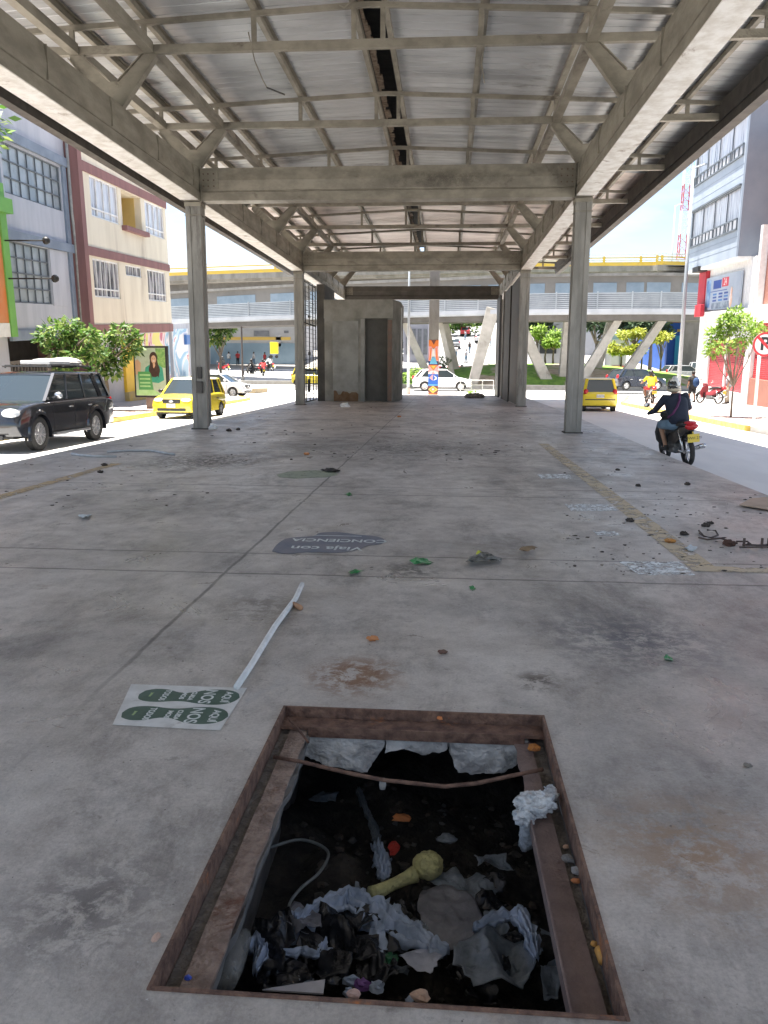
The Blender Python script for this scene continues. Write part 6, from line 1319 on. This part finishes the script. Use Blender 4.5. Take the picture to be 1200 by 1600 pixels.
RIDE = dict(hip=(-.22, 0, .86), chest=(-.08, 0, 1.17), neck=(-.02, 0, 1.40), head=(.02, 0, 1.545), shL=(-.03, .20, 1.33), shR=(-.03, -.20, 1.33), elL=(.16, .36, 1.08), elR=(.16, -.36, 1.08), haL=(.44, .38, 1.02), haR=(.44, -.38, 1.02),
            knL=(.22, .22, .78), knR=(.22, -.22, .78), anL=(.02, .20, .36), anR=(.02, -.20, .36), ftL=(.14, .21, .30), ftR=(.14, -.21, .30))
def motorcycle(label, loc, rz, lean=0, colour=m_black, tailc=None, group=None, detail=1, plate='QWH 27F'):
    e = empty('motorcycle', loc, label=label, cat='motorcycle', group=group); e.rotation_euler = (lean*math.cos(0), 0, rz); e.rotation_mode = 'XYZ'
    for x in (.62, -.62):
        w = empty('wheel', (x, 0, .29), parent=e); mb = MB(); n = 26; mb.loft([[(q*math.cos(2*PI*k/n), y, q*math.sin(2*PI*k/n)) for k in range(n)] for y, q in ((-.045, .235), (-.04, .275), (0, .295), (.04, .275), (.045, .235))], cap=False); mb.build('tyre', m_rubber, w, smooth=True)
        mb = MB()
        for k in range(6): a = k*PI/3; mb.bar((0, 0, 0), (.24*math.cos(a), 0, .24*math.sin(a)), .02, .03, up=(0, 1, 0))
        mb.tube([(0, -.07, 0), (0, .07, 0)], .045, 10); mb.build('rim', m_chrome, w)
    mb = MB(); mb.loft([[(x, -w, z0), (x, w, z0), (x, w*1.1, (z0+z1)/2), (x, w*.6, z1), (x, -w*.6, z1), (x, -w*1.1, (z0+z1)/2)] for x, w, z0, z1 in ((-.85, .05, .72, .82), (-.6, .10, .60, .80), (-.25, .12, .42, .78), (.0, .11, .40, .62), (.2, .08, .42, .60))]); mb.build('body_panel', colour, e, auto=.8)
    mb = MB(); mb.loft([[(x, -w, z), (x, w, z), (x, w*.8, z+h), (x, -w*.8, z+h)] for x, w, z, h in ((-.80, .09, .80, .06), (-.5, .13, .79, .09), (-.15, .12, .77, .09), (.08, .07, .70, .08))]); mb.build('seat', m_seat, e, smooth=True)
    mb = MB(); mb.loft([[(x, -w, z), (x+.05, 0, z), (x, w, z), (x-.05, w*.9, z), (x-.02, 0, z), (x-.05, -w*.9, z)] for x, w, z in ((.42, .14, .30), (.46, .24, .45), (.44, .27, .62), (.40, .22, .82), (.36, .10, .95))]); mb.build('leg_shield', colour, e, auto=.9)
    mb = MB(); mb.box(-.25, .15, -.12, .12, .22, .42); mb.tube([(-.3, .1, .30), (.1, .1, .28)], .07, 10); mb.build('engine', M('engine alloy', (.18, .18, .18), (.10, .10, .10), 12, .5, .6), e, bevel=.03)
    mb = MB(); mb.tube([(.62, -.07, .29), (.50, -.07, .62), (.38, -.04, .95)], .022, 8); mb.tube([(.62, .07, .29), (.50, .07, .62), (.38, .04, .95)], .022, 8); mb.tube([(-.62, .09, .29), (-.45, .10, .70)], .022, 8); mb.tube([(-.62, -.09, .29), (-.45, -.10, .70)], .022, 8); mb.tube([(-.62, .08, .29), (-.1, .09, .30)], .02, 8); mb.build('fork', m_chrome, e, smooth=True)
    mb = MB(); mb.tube([(.36, 0, .96), (.36, .12, 1.02), (.40, .30, 1.02), (.38, .42, 1.0)], .016, 8); mb.tube([(.36, 0, .96), (.36, -.12, 1.02), (.40, -.30, 1.02), (.38, -.42, 1.0)], .016, 8); mb.build('handlebar', m_black, e, smooth=True)
    mb = MB(); mb.blob((.44, 0, .96), .10, .15, .10, 0, 14, 8); mb.build('headlamp', colour, e, smooth=True)
    mb = MB(); mb.prism([(-.92, .62), (-.62, .66), (-.36, .60), (-.36, .57), (-.62, .625), (-.90, .57)], -.07, .07, 'y'); mb.prism([(.62+.34*math.cos(a), .29+.34*math.sin(a)) for a in [k*.25+.2 for k in range(10)]]+[(.62+.31*math.cos(a), .29+.31*math.sin(a)) for a in [k*.25+.2 for k in range(9, -1, -1)]], -.05, .05, 'y'); mb.build('mudguard', m_black, e)
    mb = MB(); mb.tube([(-.05, -.13, .26), (-.4, -.15, .28), (-.55, -.17, .33), (-.95, -.19, .42)], [.02, .025, .045, .05], 12); mb.tube([(-.95, -.19, .42), (-.965, -.19, .423)], [.028, .028], 12); mb.build('exhaust', m_chrome, e, smooth=True)
    mb = MB(); mb.blob((-.86, 0, .80), .10, .13, .07, 0, 14, 8); mb.build('tail_light', tailc or M('tail light red', (.55, .02, .03)), e, smooth=True)
    mb = MB(); mb.blob((-.80, 0, .87), .13, .12, .035, 0, 14, 8); mb.build('rear_cowl', M('red moped plastic', (.55, .02, .04), (.5, .02, .03), 4, .3), e, smooth=True)
    mb = MB(); mb.bar((-.93, 0, .66), (-.90, 0, .70), .02, .02); mb.box(-.945, -.94, -.115, .115, .50, .66)
    pp = mb.build('number_plate', M('yellow plate', (.75, .58, .08), (.7, .52, .07), 4, .5), e)
    text('plate_text', plate, .075, m_black, pp, Matrix.Translation((-.9462, 0, .58)) @ Matrix.Rotation(-PI/2, 4, 'Z') @ Matrix.Rotation(PI/2, 4, 'X'), .0005)
    for s in (-1, 1):
        mb = MB(); mb.tube([(.38, s*.30, 1.02), (.36, s*.40, 1.18)], .008, 6); mb.blob((.36, s*.44, 1.20), .015, .075, .045, 0, 12, 8); mb.build('mirror', m_chrome, e, smooth=True)
    return e
jk = cloth_m('black navy sweatshirt', (.018, .024, .045)); jn = cloth_m('blue denim', (.16, .25, .34)); m_sh = cloth_m('dark shoe', (.03, .03, .03))
HL = (M('helmet black and white graphics', (.70, .68, .62), (.025, .025, .025), 7, .25, thr=(.46, .48), coat=1), M('helmet cream trim', (.55, .48, .36), (.4, .34, .25), 6, .4), m_white)
bp = (4.75, 16.75, ROAD); rz = PI/2+.09; ln = -.10
motorcycle('black motorcycle with red tail and yellow plate ridden away on the right road', bp, rz, ln)
pr = person('motorcyclist in a dark sweatshirt and patterned helmet riding away on the right road', bp, rz, RIDE, jk, jn, m_sh, helmet=HL, sleeves='long', legs='short', build=1.12, parent_lean=(ln, 0))
mb = MB(); mb.tube([(.02, -.10, 1.40), (-.10, -.07, 1.39), (-.225, -.02, 1.28), (-.30, .06, 1.16), (-.30, .15, 1.03), (-.2, .22, .95)], [.016, .02, .022, .022, .022, .02], 6); 
o = mb.build('bag_strap', cloth_m('purple strap', (.12, .03, .10)), pr, smooth=True)
# others
car_w = cloth_m('white shirt', (.7, .7, .68)); g1 = cloth_m('grey shirt', (.40, .42, .46)); k1 = cloth_m('khaki trousers', (.40, .34, .26)); y1 = cloth_m('yellow shirt', (.80, .60, .03)); b1 = cloth_m('black clothes', (.02, .02, .022)); r1_ = cloth_m('red shirt', (.5, .05, .05))
x = G(1009, 640, ROAD); bx_, by_ = 10.6, 43.0
motorcycle('small motorcycle with a cargo rack ridden by the yellow shirted rider', (bx_, by_, -.12), PI/2, 0, grey_paint, group='far motorcycles')
person('rider in a bright yellow shirt on a motorcycle near the right kerb', (bx_, by_, -.12), PI/2, RIDE, y1, r1_, m_sh, sleeves='short', legs='short', helmet=(m_black, m_black))
wv = person('person in black walking with a dark blue backpack', (13.2, 44.5, -.12), PI/2+.2, stand(1.66, .12), b1, b1, m_sh, sleeves='short', legs='short')
mb = MB(); mb.blob((-.22, -.02, 1.12), .12, .17, .24, .03, 14, 10); mb.build('hair', m_hair, wv, smooth=True) if 0 else None
bpk = MB(); bpk.blob((-.24, -.06, 1.08), .13, .18, .25, .04, 14, 10); o = bpk.build('backpack', cloth_m('blue backpack cloth', (.02, .06, .16)), smooth=True); o.location = wv.location; o.rotation_euler = (0, 0, PI/2+.2); tag(o, 'dark blue backpack carried by the walking person in black', 'backpack')
person('man in grey shirt and khaki trousers standing at the red shutter', (14.55, 43.0, -.12), PI*.9, stand(1.72, .05), g1, k1, m_sh, legs='long')
motorcycle('motorcycle parked on the right pavement in front of the red shutter', (13.75, 43.4, -.12), PI/2+.5, .12, M('dark red plastic', (.25, .03, .04)), group='far motorcycles')
motorcycle('motorcycle parked under the trees beside the rear of the black SUV', (-12.6, 27.3, -.12), PI/2+.9, .08, m_black, group='far motorcycles')
person('helmeted motorcyclist on the far side of the black SUV', (-12.7, 19.3, -.12), -PI/2, {k: (a, b, c+.12) for k, (a, b, c) in RIDE.items()}, g1, jn, m_sh, helmet=(m_white, m_white), legs='long', sleeves='long')
motorcycle('motorcycle ridden on the far side of the black SUV', (-12.7, 19.3, -.02), -PI/2, 0, m_black, group='far motorcycles')
for i, (px, Y_, ang, top_, lab) in enumerate([(348, 86, 2.6, b1, 'rider in dark clothes on a red motorcycle left of the dark lamp post'), (393, 80, 2.9, b1, 'rider bending over a motorcycle right of the dark lamp post'), (411, 80, 1.9, r1_, 'rider with a dark red top and black helmet on the junction'), (422, 88, 2.2, car_w, 'rider in a white shirt beside the yellow vending cart')]):
    loc = (X(px, Y_), Y_, T(Y_)); nm = ['left of the dark lamp post', 'right of the dark lamp post', 'in the middle of the junction', 'beside the vending cart'][i]
    motorcycle('far motorcycle '+nm+' at the left', loc, ang, 0, red_paint if i == 0 else m_black, group='far motorcycles')
    person(lab, loc, ang, RIDE, top_, b1, m_sh, helmet=(m_black, m_black), sleeves='long', group='far riders')
for i, (px, Y_, tp, lab) in enumerate([(358, 97, car_w, 'person in white beside the pale blue wall at the left'), (372, 98, r1_, 'person in red beside the pale blue wall'), (397, 97, car_w, 'person in white left of the vending cart'), (414, 96, r1_, 'person in orange red left of the vending cart'), (633, 110, b1, 'dark dressed person just right of the booth'), (622, 112, b1, 'dark dressed person at the booth edge on the hill street'),
        (733, 120, b1, 'dark dressed pedestrian lowest on the hill street'), (742, 138, b1, 'dark dressed pedestrian in the middle of the hill street'), (726, 142, g1, 'grey dressed pedestrian on the hill street'), (752, 155, car_w, 'white dressed pedestrian high on the hill street'), (716, 160, r1_, 'red dressed pedestrian high on the hill street')]):
    person(lab, (X(px, Y_), Y_, T(Y_)), 1+i, stand(1.68, .1), tp, b1 if i % 2 else jn, m_sh, group='distant pedestrians')

src = motorcycle('motorcycle parked in a row at the foot of the hill street', (-1.6, 84, T(84)), 1.2, .1, m_black, group='motorcycles parked under the footbridge')
for k in range(7):
    c_ = copy_tree(src); c_.location = (-.5+k*1.0+.2*math.sin(k*5), 84+.3*math.sin(k*3), T(84)); c_.rotation_euler = (.1, 0, 1.2+.15*math.sin(k*7))
for i, (px, Y_, tp) in enumerate([(700, 100, b1), (712, 112, car_w), (728, 104, g1), (757, 116, b1), (764, 132, r1_), (738, 168, b1), (722, 182, car_w)]):
    person('small distant pedestrian on the hill street, clothes hard to make out', (X(px, Y_), Y_, T(Y_)), i*1.3, stand(1.68, .1), tp, jn, m_sh, group='indistinct pedestrians on the hill street')
# ================================================================== litter, stickers and other things on the platform
def flat(name, pts, z, mat, parent=None, label=None, cat=None, th=.002, group=None):
    mb = MB(); mb.prism([(G(x, y).x, G(x, y).y) for x, y in pts], z, z+th, 'z'); o = mb.build(name, mat, parent); return tag(o, label, cat, group)
# shoe print sticker
P4 = [G(205, 1070), G(386, 1076), G(344, 1142), G(176, 1133)]
m_stk = M('grubby white vinyl', (.66, .66, .64), (.54, .54, .52), 9, .45, 0, .1, 20, (.28, .25, .23), .62); m_stg = M('dark green print', (.035, .085, .06), (.06, .11, .085), 14, .5, c3=(.20, .21, .2), s3=.64)
m_stt = M('faded print white', (.66, .70, .68), (.48, .52, .50), 30, .5)
cx = sum(p.x for p in P4)/4; cy = sum(p.y for p in P4)/4
st = empty('floor_sticker', (cx, cy, 0), label='white floor sticker with two dark green shoe prints left of the pit', cat='floor sticker')
mb = MB(); mb.prism([(p.x, p.y) for p in P4], .002, .004, 'z'); mb.build('sheet', m_stk, st, world=True)
lx = (P4[1]-P4[0]); Lx = lx.length; ly = (P4[3]-P4[0]); Ly = ly.length; ux = lx.normalized(); uy = Vector((-ux.y, ux.x, 0)); O4 = (P4[0]+P4[3])/2
def sole(cyl, flip):
    pts = []
    prof = [(0, 0), (.03, .28), (.12, .42), (.25, .43), (.38, .36), (.5, .36), (.64, .46), (.78, .50), (.90, .42), (.97, .24), (1, 0)]; prof2 = [(.97, .24), (.90, .40), (.78, .47), (.64, .42), (.5, .22), (.38, .20), (.25, .36), (.12, .38), (.03, .25)]
    sp_ = smoothpoly(prof, 3); s2 = smoothpoly(prof2, 3)
    for a, b in sp_: pts.append((a, b*flip))
    for a, b in s2: pts.append((a, -b*flip))
    return pts
Ls = Lx*.84; Ws = Ly*.40
for i, (off, fl) in enumerate(((Ly*.23, -1), (-Ly*.23, 1))):
    c = O4+uy*off+ux*(Lx*.07); mb = MB(); mb.prism([tuple((c+ux*a*Ls+uy*b*Ws)[:2]) for a, b in sole(0, fl)], .004, .0048, 'z'); s_ = mb.build('shoe_print', m_stg, st, world=True)
    base = (c-Vector(st.location)); ang = math.atan2(ux.y, ux.x)-PI/2
    for t, tx, sz, sx in ((.87, 'AQUÍ', .052, 1.0), (.68, 'NOS', .085, .95), (.53, 'CUIDA', .033, 1.0), (.44, 'MOS', .033, 1.2), (.26, 'TODOS', .042, .9), (.12, 'juntos', .018, 1)):
        q = base+ux*t*Ls; text('lettering', tx, sz, m_stt if sz > .02 else M('faded lime print', (.3, .42, .2)), s_, Matrix.Translation((q.x, q.y, .0049)) @ Matrix.Rotation(ang, 4, 'Z'), .0002, bold=.0015, sx=sx)
# white pipe and brown cork
pts = [G(370, 1073, .02), G(392, 1040, .02), G(430, 978, .02), G(462, 935, .02), G(472, 913, .03)]
mb = MB(); mb.tube(pts, [.017, .017, .018, .018, .018], 14); tag(mb.build('plastic_pipe', M('dusty white pipe', (.78, .80, .80), (.64, .67, .68), 14, .45), smooth=True), 'long white plastic pipe lying between the shoe sticker and the middle of the platform', 'pipe')
a = G(459, 944, .02); b_ = G(470, 950, .02); mb = MB(); mb.tube([a, b_], .018, 12); tag(mb.build('cork_piece', m_tan if 0 else M('cork brown', (.42, .24, .14), (.34, .19, .11), 14, .8), smooth=True), 'short brown tube end beside the white pipe', 'tube piece')
# blue grey sticker, upside down lettering
bs = empty('floor_sticker', tuple(G(510, 850)), label='faded blue grey cloud shaped floor sticker with upside down white lettering', cat='floor sticker')
mb = MB(); mb.prism([tuple(G(x, y)[:2]) for x, y in smoothpoly([(425, 862), (432, 852), (445, 843), (462, 840), (490, 838), (500, 833), (530, 832), (560, 836), (585, 838), (600, 843), (596, 850), (575, 853), (560, 859), (530, 864), (480, 863), (450, 866), (425, 862)], 3)[:-1]], .002, .004, 'z')
mb.build('sheet', worn('blue grey vinyl', (.135, .15, .19), (.20, .19, .21), .66, 12), bs, world=True)
c = bs.location
for px, py, tx, sz, sx in ((530, 845, 'CONCIENCIA', .17, .86), (510, 857, 'Viaja con', .20, .9)):
    q = G(px, py)-c; text('lettering', tx, sz, m_stt, bs, Matrix.Translation((q.x, q.y, .0045)) @ Matrix.Rotation(PI, 4, 'Z'), .0002, sx=sx, bold=.003)
mb = MB(); q0, q1 = G(490, 837)-c, G(565, 838.5)-c; mb.box(q0.x, q1.x, q0.y-.008, q0.y+.008, .0042, .005); mb.build('underline', m_stt, bs)
# worn pale stickers
m_ws = worn('peeling white sticker', (.80, .83, .83), (.66, .69, .70), .47, 16)
for pts, lab in (([(966, 878), (1062, 878), (1086, 899), (1000, 899)], 'peeling white rectangle sticker nearest the corner of the yellow line'), ([(882, 788), (950, 788), (966, 798), (893, 799)], 'faint white rectangle sticker beside the middle of the right yellow line'),
                 ([(838, 741), (888, 741), (895, 748), (845, 748)], 'faint white rectangle sticker farthest along the right yellow line'), ([(926, 830), (958, 830), (972, 837), (935, 837)], 'small torn white sticker left of the right yellow line')):
    flat('worn_sticker', pts, .002, m_ws, None, lab, 'floor sticker')
flat('worn_sticker', [(432, 742), (450, 737), (490, 735), (520, 737), (528, 742), (510, 746), (460, 748), (436, 746)], .002, worn('pale green worn vinyl', (.28, .31, .22), (.26, .29, .22), .57, 9), None, 'faded pale green oval sticker beyond the cloud shaped one', 'floor sticker')
# cardboard
cb_ = [(1155, 792), (1172, 782), (1215, 778), (1240, 806)]
mb = MB(); P = [G(x, y) for x, y in cb_]; mb.prism([(p.x, p.y) for p in P], .02, .027, 'z'); tag(mb.build('cardboard', M('brown cardboard', (.46, .34, .25), (.38, .28, .20), 3, .85)), 'flat piece of brown cardboard at the right edge of the platform', 'cardboard')
# clods and twisted roots
m_clod = M('dark clod', (.045, .037, .032), (.085, .07, .06), 14, .95, 0, 1); m_rbr = M('red brown lump', (.12, .06, .045), (.08, .045, .035), 14, .95, 0, 1)
def clod(px, py, r, mat, lab, seed, nm='dirt_clod', ct='dirt clod', group='dark clods on the platform'):
    r *= .72; p = G(px, py); mb = MB(); mb.blob((p.x, p.y, r*.4), r, r*.8, r*.5, .28, 12, 8, seed); return tag(rough(mb.build(nm, mat), r*.7, r*.45, 2), lab, ct, group)
clod(1069, 836, .055, m_clod, 'round black clod nearest the yellow line on the right', 1); clod(1102, 823, .06, m_clod, 'black clod beyond the wire loops on the right', 2); clod(1110, 819, .045, m_clod, 'small black clod touching the one beyond the wire loops', 3); clod(1140, 853, .085, m_rbr, 'red brown lump with wires at the right edge', 4)
clod(1074, 758, .06, m_clod, 'small grey clod near the right edge of the platform', 5); clod(997, 760, .05, m_clod, 'small grey clod left of the one near the platform edge', 6); clod(965, 735, .05, m_clod, 'dark speck of dirt right of the far part of the yellow line', 7); clod(984, 815, .06, m_clod, 'flat dirt crumb lying on the right yellow line', 8)
mb = MB()
for pts in ([(1093, 833), (1100, 838), (1112, 840), (1122, 836), (1118, 829), (1105, 828)], [(1092, 840), (1105, 843), (1125, 841), (1140, 845), (1152, 849)], [(1150, 846), (1168, 846), (1172, 850)], [(1155, 855), (1180, 855), (1200, 854), (1215, 853)], [(1160, 851), (1185, 852), (1200, 851)], [(1092, 829), (1098, 836)]):
    mb.tube([G(x, y, .02+.01*(i % 2)) for i, (x, y) in enumerate(pts)], .009, 6)
for x in (1162, 1190, 1200): a = G(x, 856, .0); mb.tube([a, a+Vector((0, 0, .09))], .012, 6)
tag(mb.build('twisted_wire', M('dark rusty wire', (.07, .055, .05), (.11, .08, .07), 14, .8), smooth=True), 'tangle of dark wire loops and rods at the right edge of the platform', 'wire')
m_peel = M('orange peel', (.50, .24, .05), (.35, .17, .06), 14, .6)
for px, py, r_, mt, lab, nm, ct in [(1046, 848, .05, m_peel, 'dry orange peel on the right yellow line', 'fruit_peel', 'peel'), (582, 1001, .035, M('orange crumb', (.58, .24, .09), (.44, .20, .09), 14, .8), 'small orange crumb in the middle of the floor before the pit', 'orange_crumb', 'crumb'),
        (692, 1021, .026, M('brown crumb', (.16, .09, .07), (.12, .08, .06), 14, .9), 'brown crumb between the pit and the orange crumb', 'brown_crumb', 'crumb'), (1168, 1198, .018, m_tan, 'tiny tan chip at the right edge of the near floor', 'tan_chip', 'chip'), (479, 711, .06, M('orange crumb', (.58, .24, .09)), 'orange scrap beyond the pale green oval sticker', 'orange_scrap', 'scrap'),
        (624, 652, .07, M('orange crumb', (.58, .24, .09)), 'orange scrap near the booth door', 'orange_scrap', 'scrap'), (1084, 1068, .0, None, '', '', ''), (104, 0, 0, None, '', '', '')]:
    if mt is None: continue
    p = G(px, py); mb = MB(); mb.blob((p.x, p.y, r_*.4), r_, r_*.7, r_*.4, .3, 12, 7, int(px)); tag(mb.build(nm, mt), lab, ct)
def crum(name, pts, mat, lab, ct, amp, seed): 
    return cloth(name, pts, .012, mat, lab, ct, seed, amp)
m_gw = M('green foil wrapper', (.02, .16, .05), (.05, .30, .10), 22, .3)
crum('wrapper', [(640, 879), (650, 875), (668, 874), (677, 877), (665, 882), (648, 883)], m_gw, 'crumpled green foil wrapper left of the black and yellow one', 'wrapper', .04, 51)
crum('wrapper', [(544, 893), (556, 891), (568, 892), (560, 896), (548, 897)], m_gw, 'small green wrapper nearest the cloud sticker', 'wrapper', .03, 52)
crum('wrapper', [(732, 916), (738, 915), (744, 918), (738, 921)], m_gw, 'tiny green scrap below the black and yellow wrapper', 'wrapper', .02, 53)
crum('wrapper', [(1036, 1024), (1042, 1021), (1052, 1026), (1052, 1031), (1042, 1030)], m_gw, 'small green scrap on the right near floor', 'wrapper', .02, 54)
crum('wrapper', [(538, 771), (546, 769), (552, 772), (545, 774)], m_gw, 'tiny green scrap beyond the cloud sticker', 'wrapper', .02, 61)
crum('wrapper', [(728, 880), (740, 871), (756, 870), (784, 875), (780, 881), (750, 883), (735, 884)], M('black and grey wrapper', (.06, .065, .06), (.22, .23, .22), 22, .35), 'crumpled black wrapper with a yellow corner in the middle of the floor', 'wrapper', .06, 55)
crum('paper_scrap', [(740, 876), (746, 870), (752, 871), (748, 876)], M('yellow foil', (.6, .6, .05), (.4, .5, .05), 22, .4), 'bright yellow scrap on the crumpled black wrapper', 'scrap', .07, 56)
crum('dry_leaf', [(812, 862), (824, 859), (840, 861), (832, 865), (818, 866)], M('dry leaf brown', (.28, .20, .12), (.14, .10, .07), 14, .8), 'dry brown leaf right of the black wrapper', 'leaf', .05, 57)
crum('dry_leaf', [(500, 735), (512, 733), (530, 733), (532, 737), (515, 738)], m_clod, 'dark flattened scrap on the pale green oval sticker', 'scrap', .04, 58)
crum('paper_scrap', [(122, 808), (128, 803), (143, 804), (138, 810), (128, 812)], M('bluish white paper', (.55, .60, .63), (.45, .5, .52), 14, .6), 'small bluish white paper scrap at the left of the platform', 'paper scrap', .04, 59)
crum('paper_scrap', [(1070, 856), (1078, 852), (1090, 855), (1086, 861), (1076, 861)], M('bluish white paper', (.55, .60, .63)), 'small pale paper scrap between the yellow line and the wires', 'paper scrap', .03, 60)
for pts, lab in (([(112, 709), (125, 711), (150, 713), (182, 713)], 'short white stick at the left edge below the first column'), ([(168, 706), (200, 704), (235, 704), (255, 707), (272, 710)], 'long white stick lying in front of the first left column')):
    mb = MB(); mb.tube([G(x, y, .02) for x, y in pts], .022, 8); tag(mb.build('white_stick', M('dirty white plastic strip', (.45, .46, .47), (.35, .36, .37), 9, .6), smooth=True), lab, 'stick')
for i, (px, py, r_) in enumerate([(163, 728, .07), (157, 739, .06), (358, 674, .10), (372, 672, .08)]): clod(px, py, r_, m_clod, ['dark flat piece near the left yellow line', 'dark crumb on the left yellow line', 'dark lump right of the first left column', 'dark lump a little right of the lump by the left column'][i], 70+i)
mb = MB(); p = G(333, 671); mb.blob((p.x, p.y, .06), .12, .1, .1, .3, 10, 6, 9); tag(mb.build('paper_scrap', m_white), 'white crumpled scrap at the foot of the first left column', 'paper scrap')
mb = MB(); q = G(293, 1528, -.06); mb.blob((q.x, q.y, -.058), .011, .009, .006, .3, 8, 5, 4); tag(mb.build('blue_scrap', M('bright blue scrap', (.03, .08, .5), (.03, .07, .4), 9, .4)), 'tiny bright blue scrap on the near end of the left ledge of the pit', 'scrap')
mb = MB(); q = G(243, 1465); mb.blob((q.x, q.y, .002), .012, .02, .003, .3, 8, 5, 4); tag(mb.build('pink_chip', M('pale pink chip', (.60, .42, .33), (.5, .36, .3), 9, .8)), 'pale pink chip lying on the floor left of the near left corner of the pit', 'chip')
# scatter of uncountable crumbs
r = random.Random(12); mb = MB()
def sc(x, y, s, ci): mb.cur = ci; mb.blob((x, y, s*.12), s*r.uniform(.5, 1.1), s*r.uniform(.3, .8), s*.22, .45, 6, 4, r.randint(0, 9999))
for _ in range(520):
    y = r.uniform(2.2, 12)**1.0; x = r.uniform(-3.5, 4.1)
    if HX0-.05 < x < HX1+.05 and y < HY1+.05: continue
    sc(x, y, r.uniform(.0015, .006), r.choice([0, 0, 1, 2]))
for _ in range(260): px = r.uniform(880, 1190); py = r.uniform(700, 900); p = G(px, py); sc(p.x, p.y, r.choice([.008, .012, .02, .03])*r.uniform(.5, 1), r.choice([0, 0, 0, 1])) if p.x < 4.1 else None
for _ in range(200): px = r.uniform(330, 840); py = r.uniform(632, 720); p = G(px, py); sc(p.x, p.y, r.choice([.015, .02, .03, .05])*r.uniform(.5, 1), r.choice([0, 0, 0, 1])) if -6.6 < p.x < 4.4 else None
for _ in range(80): px = r.uniform(0, 330); py = r.uniform(690, 800); p = G(px, py); sc(p.x, p.y, r.choice([.01, .02, .03])*r.uniform(.5, 1), r.choice([0, 0, 1])) if -7.1 < p.x else None
tag(mb.build('grit', [m_clod, m_tan, m_lst]), kind='stuff')

# ================================================================== light
w = bpy.data.worlds.new('World'); scene.world = w; w.use_nodes = True; nt = w.node_tree; bg = nt.nodes['Background']
sky = nt.nodes.new('ShaderNodeTexSky'); sky.sky_type = 'NISHITA'; sky.sun_disc = False
SUN_EL, SUN_AZ = math.radians(81), math.radians(-75)        # azimuth from +Y towards +X
sky.sun_elevation = SUN_EL; sky.sun_rotation = SUN_AZ; sky.air_density = 1.0; sky.dust_density = .5; sky.altitude = 900
tc = nt.nodes.new('ShaderNodeTexCoord'); mp = nt.nodes.new('ShaderNodeMapping'); mp.inputs['Scale'].default_value = (1.6, 1.6, 5.5); nt.links.new(tc.outputs['Generated'], mp.inputs[0])
n = nt.nodes.new('ShaderNodeTexNoise'); n.inputs['Scale'].default_value = 1.7; n.inputs['Detail'].default_value = 8; n.inputs['Roughness'].default_value = .55; nt.links.new(mp.outputs[0], n.inputs['Vector'])
rp = _ramp(nt, [(.46, (0, 0, 0)), (.62, (1, 1, 1))]); nt.links.new(n.outputs[0], rp.inputs[0])
mx = nt.nodes.new('ShaderNodeMix'); mx.data_type = 'RGBA'; nt.links.new(rp.outputs[0], mx.inputs[0]); nt.links.new(sky.outputs[0], mx.inputs[6]); mx.inputs[7].default_value = (4.0, 4.0, 4.0, 1)
nt.links.new(mx.outputs[2], bg.inputs[0]); bg.inputs[1].default_value = .07
sl = bpy.data.lights.new('sun', 'SUN'); sl.energy = 5; sl.angle = math.radians(.6); sl.color = (1, .945, .87)
so = bpy.data.objects.new('sun', sl); COL.objects.link(so)
d = Vector((math.sin(SUN_AZ)*math.cos(SUN_EL), math.cos(SUN_AZ)*math.cos(SUN_EL), math.sin(SUN_EL))); so.rotation_euler = d.to_track_quat('Z', 'Y').to_euler()
vs = scene.view_settings; vs.view_transform = 'Standard'; vs.look = 'None'; vs.gamma = 1; vs.exposure = 2.12
scene.cycles.max_bounces = 10; scene.cycles.diffuse_bounces = 6
scene.cycles.sample_clamp_indirect = 6
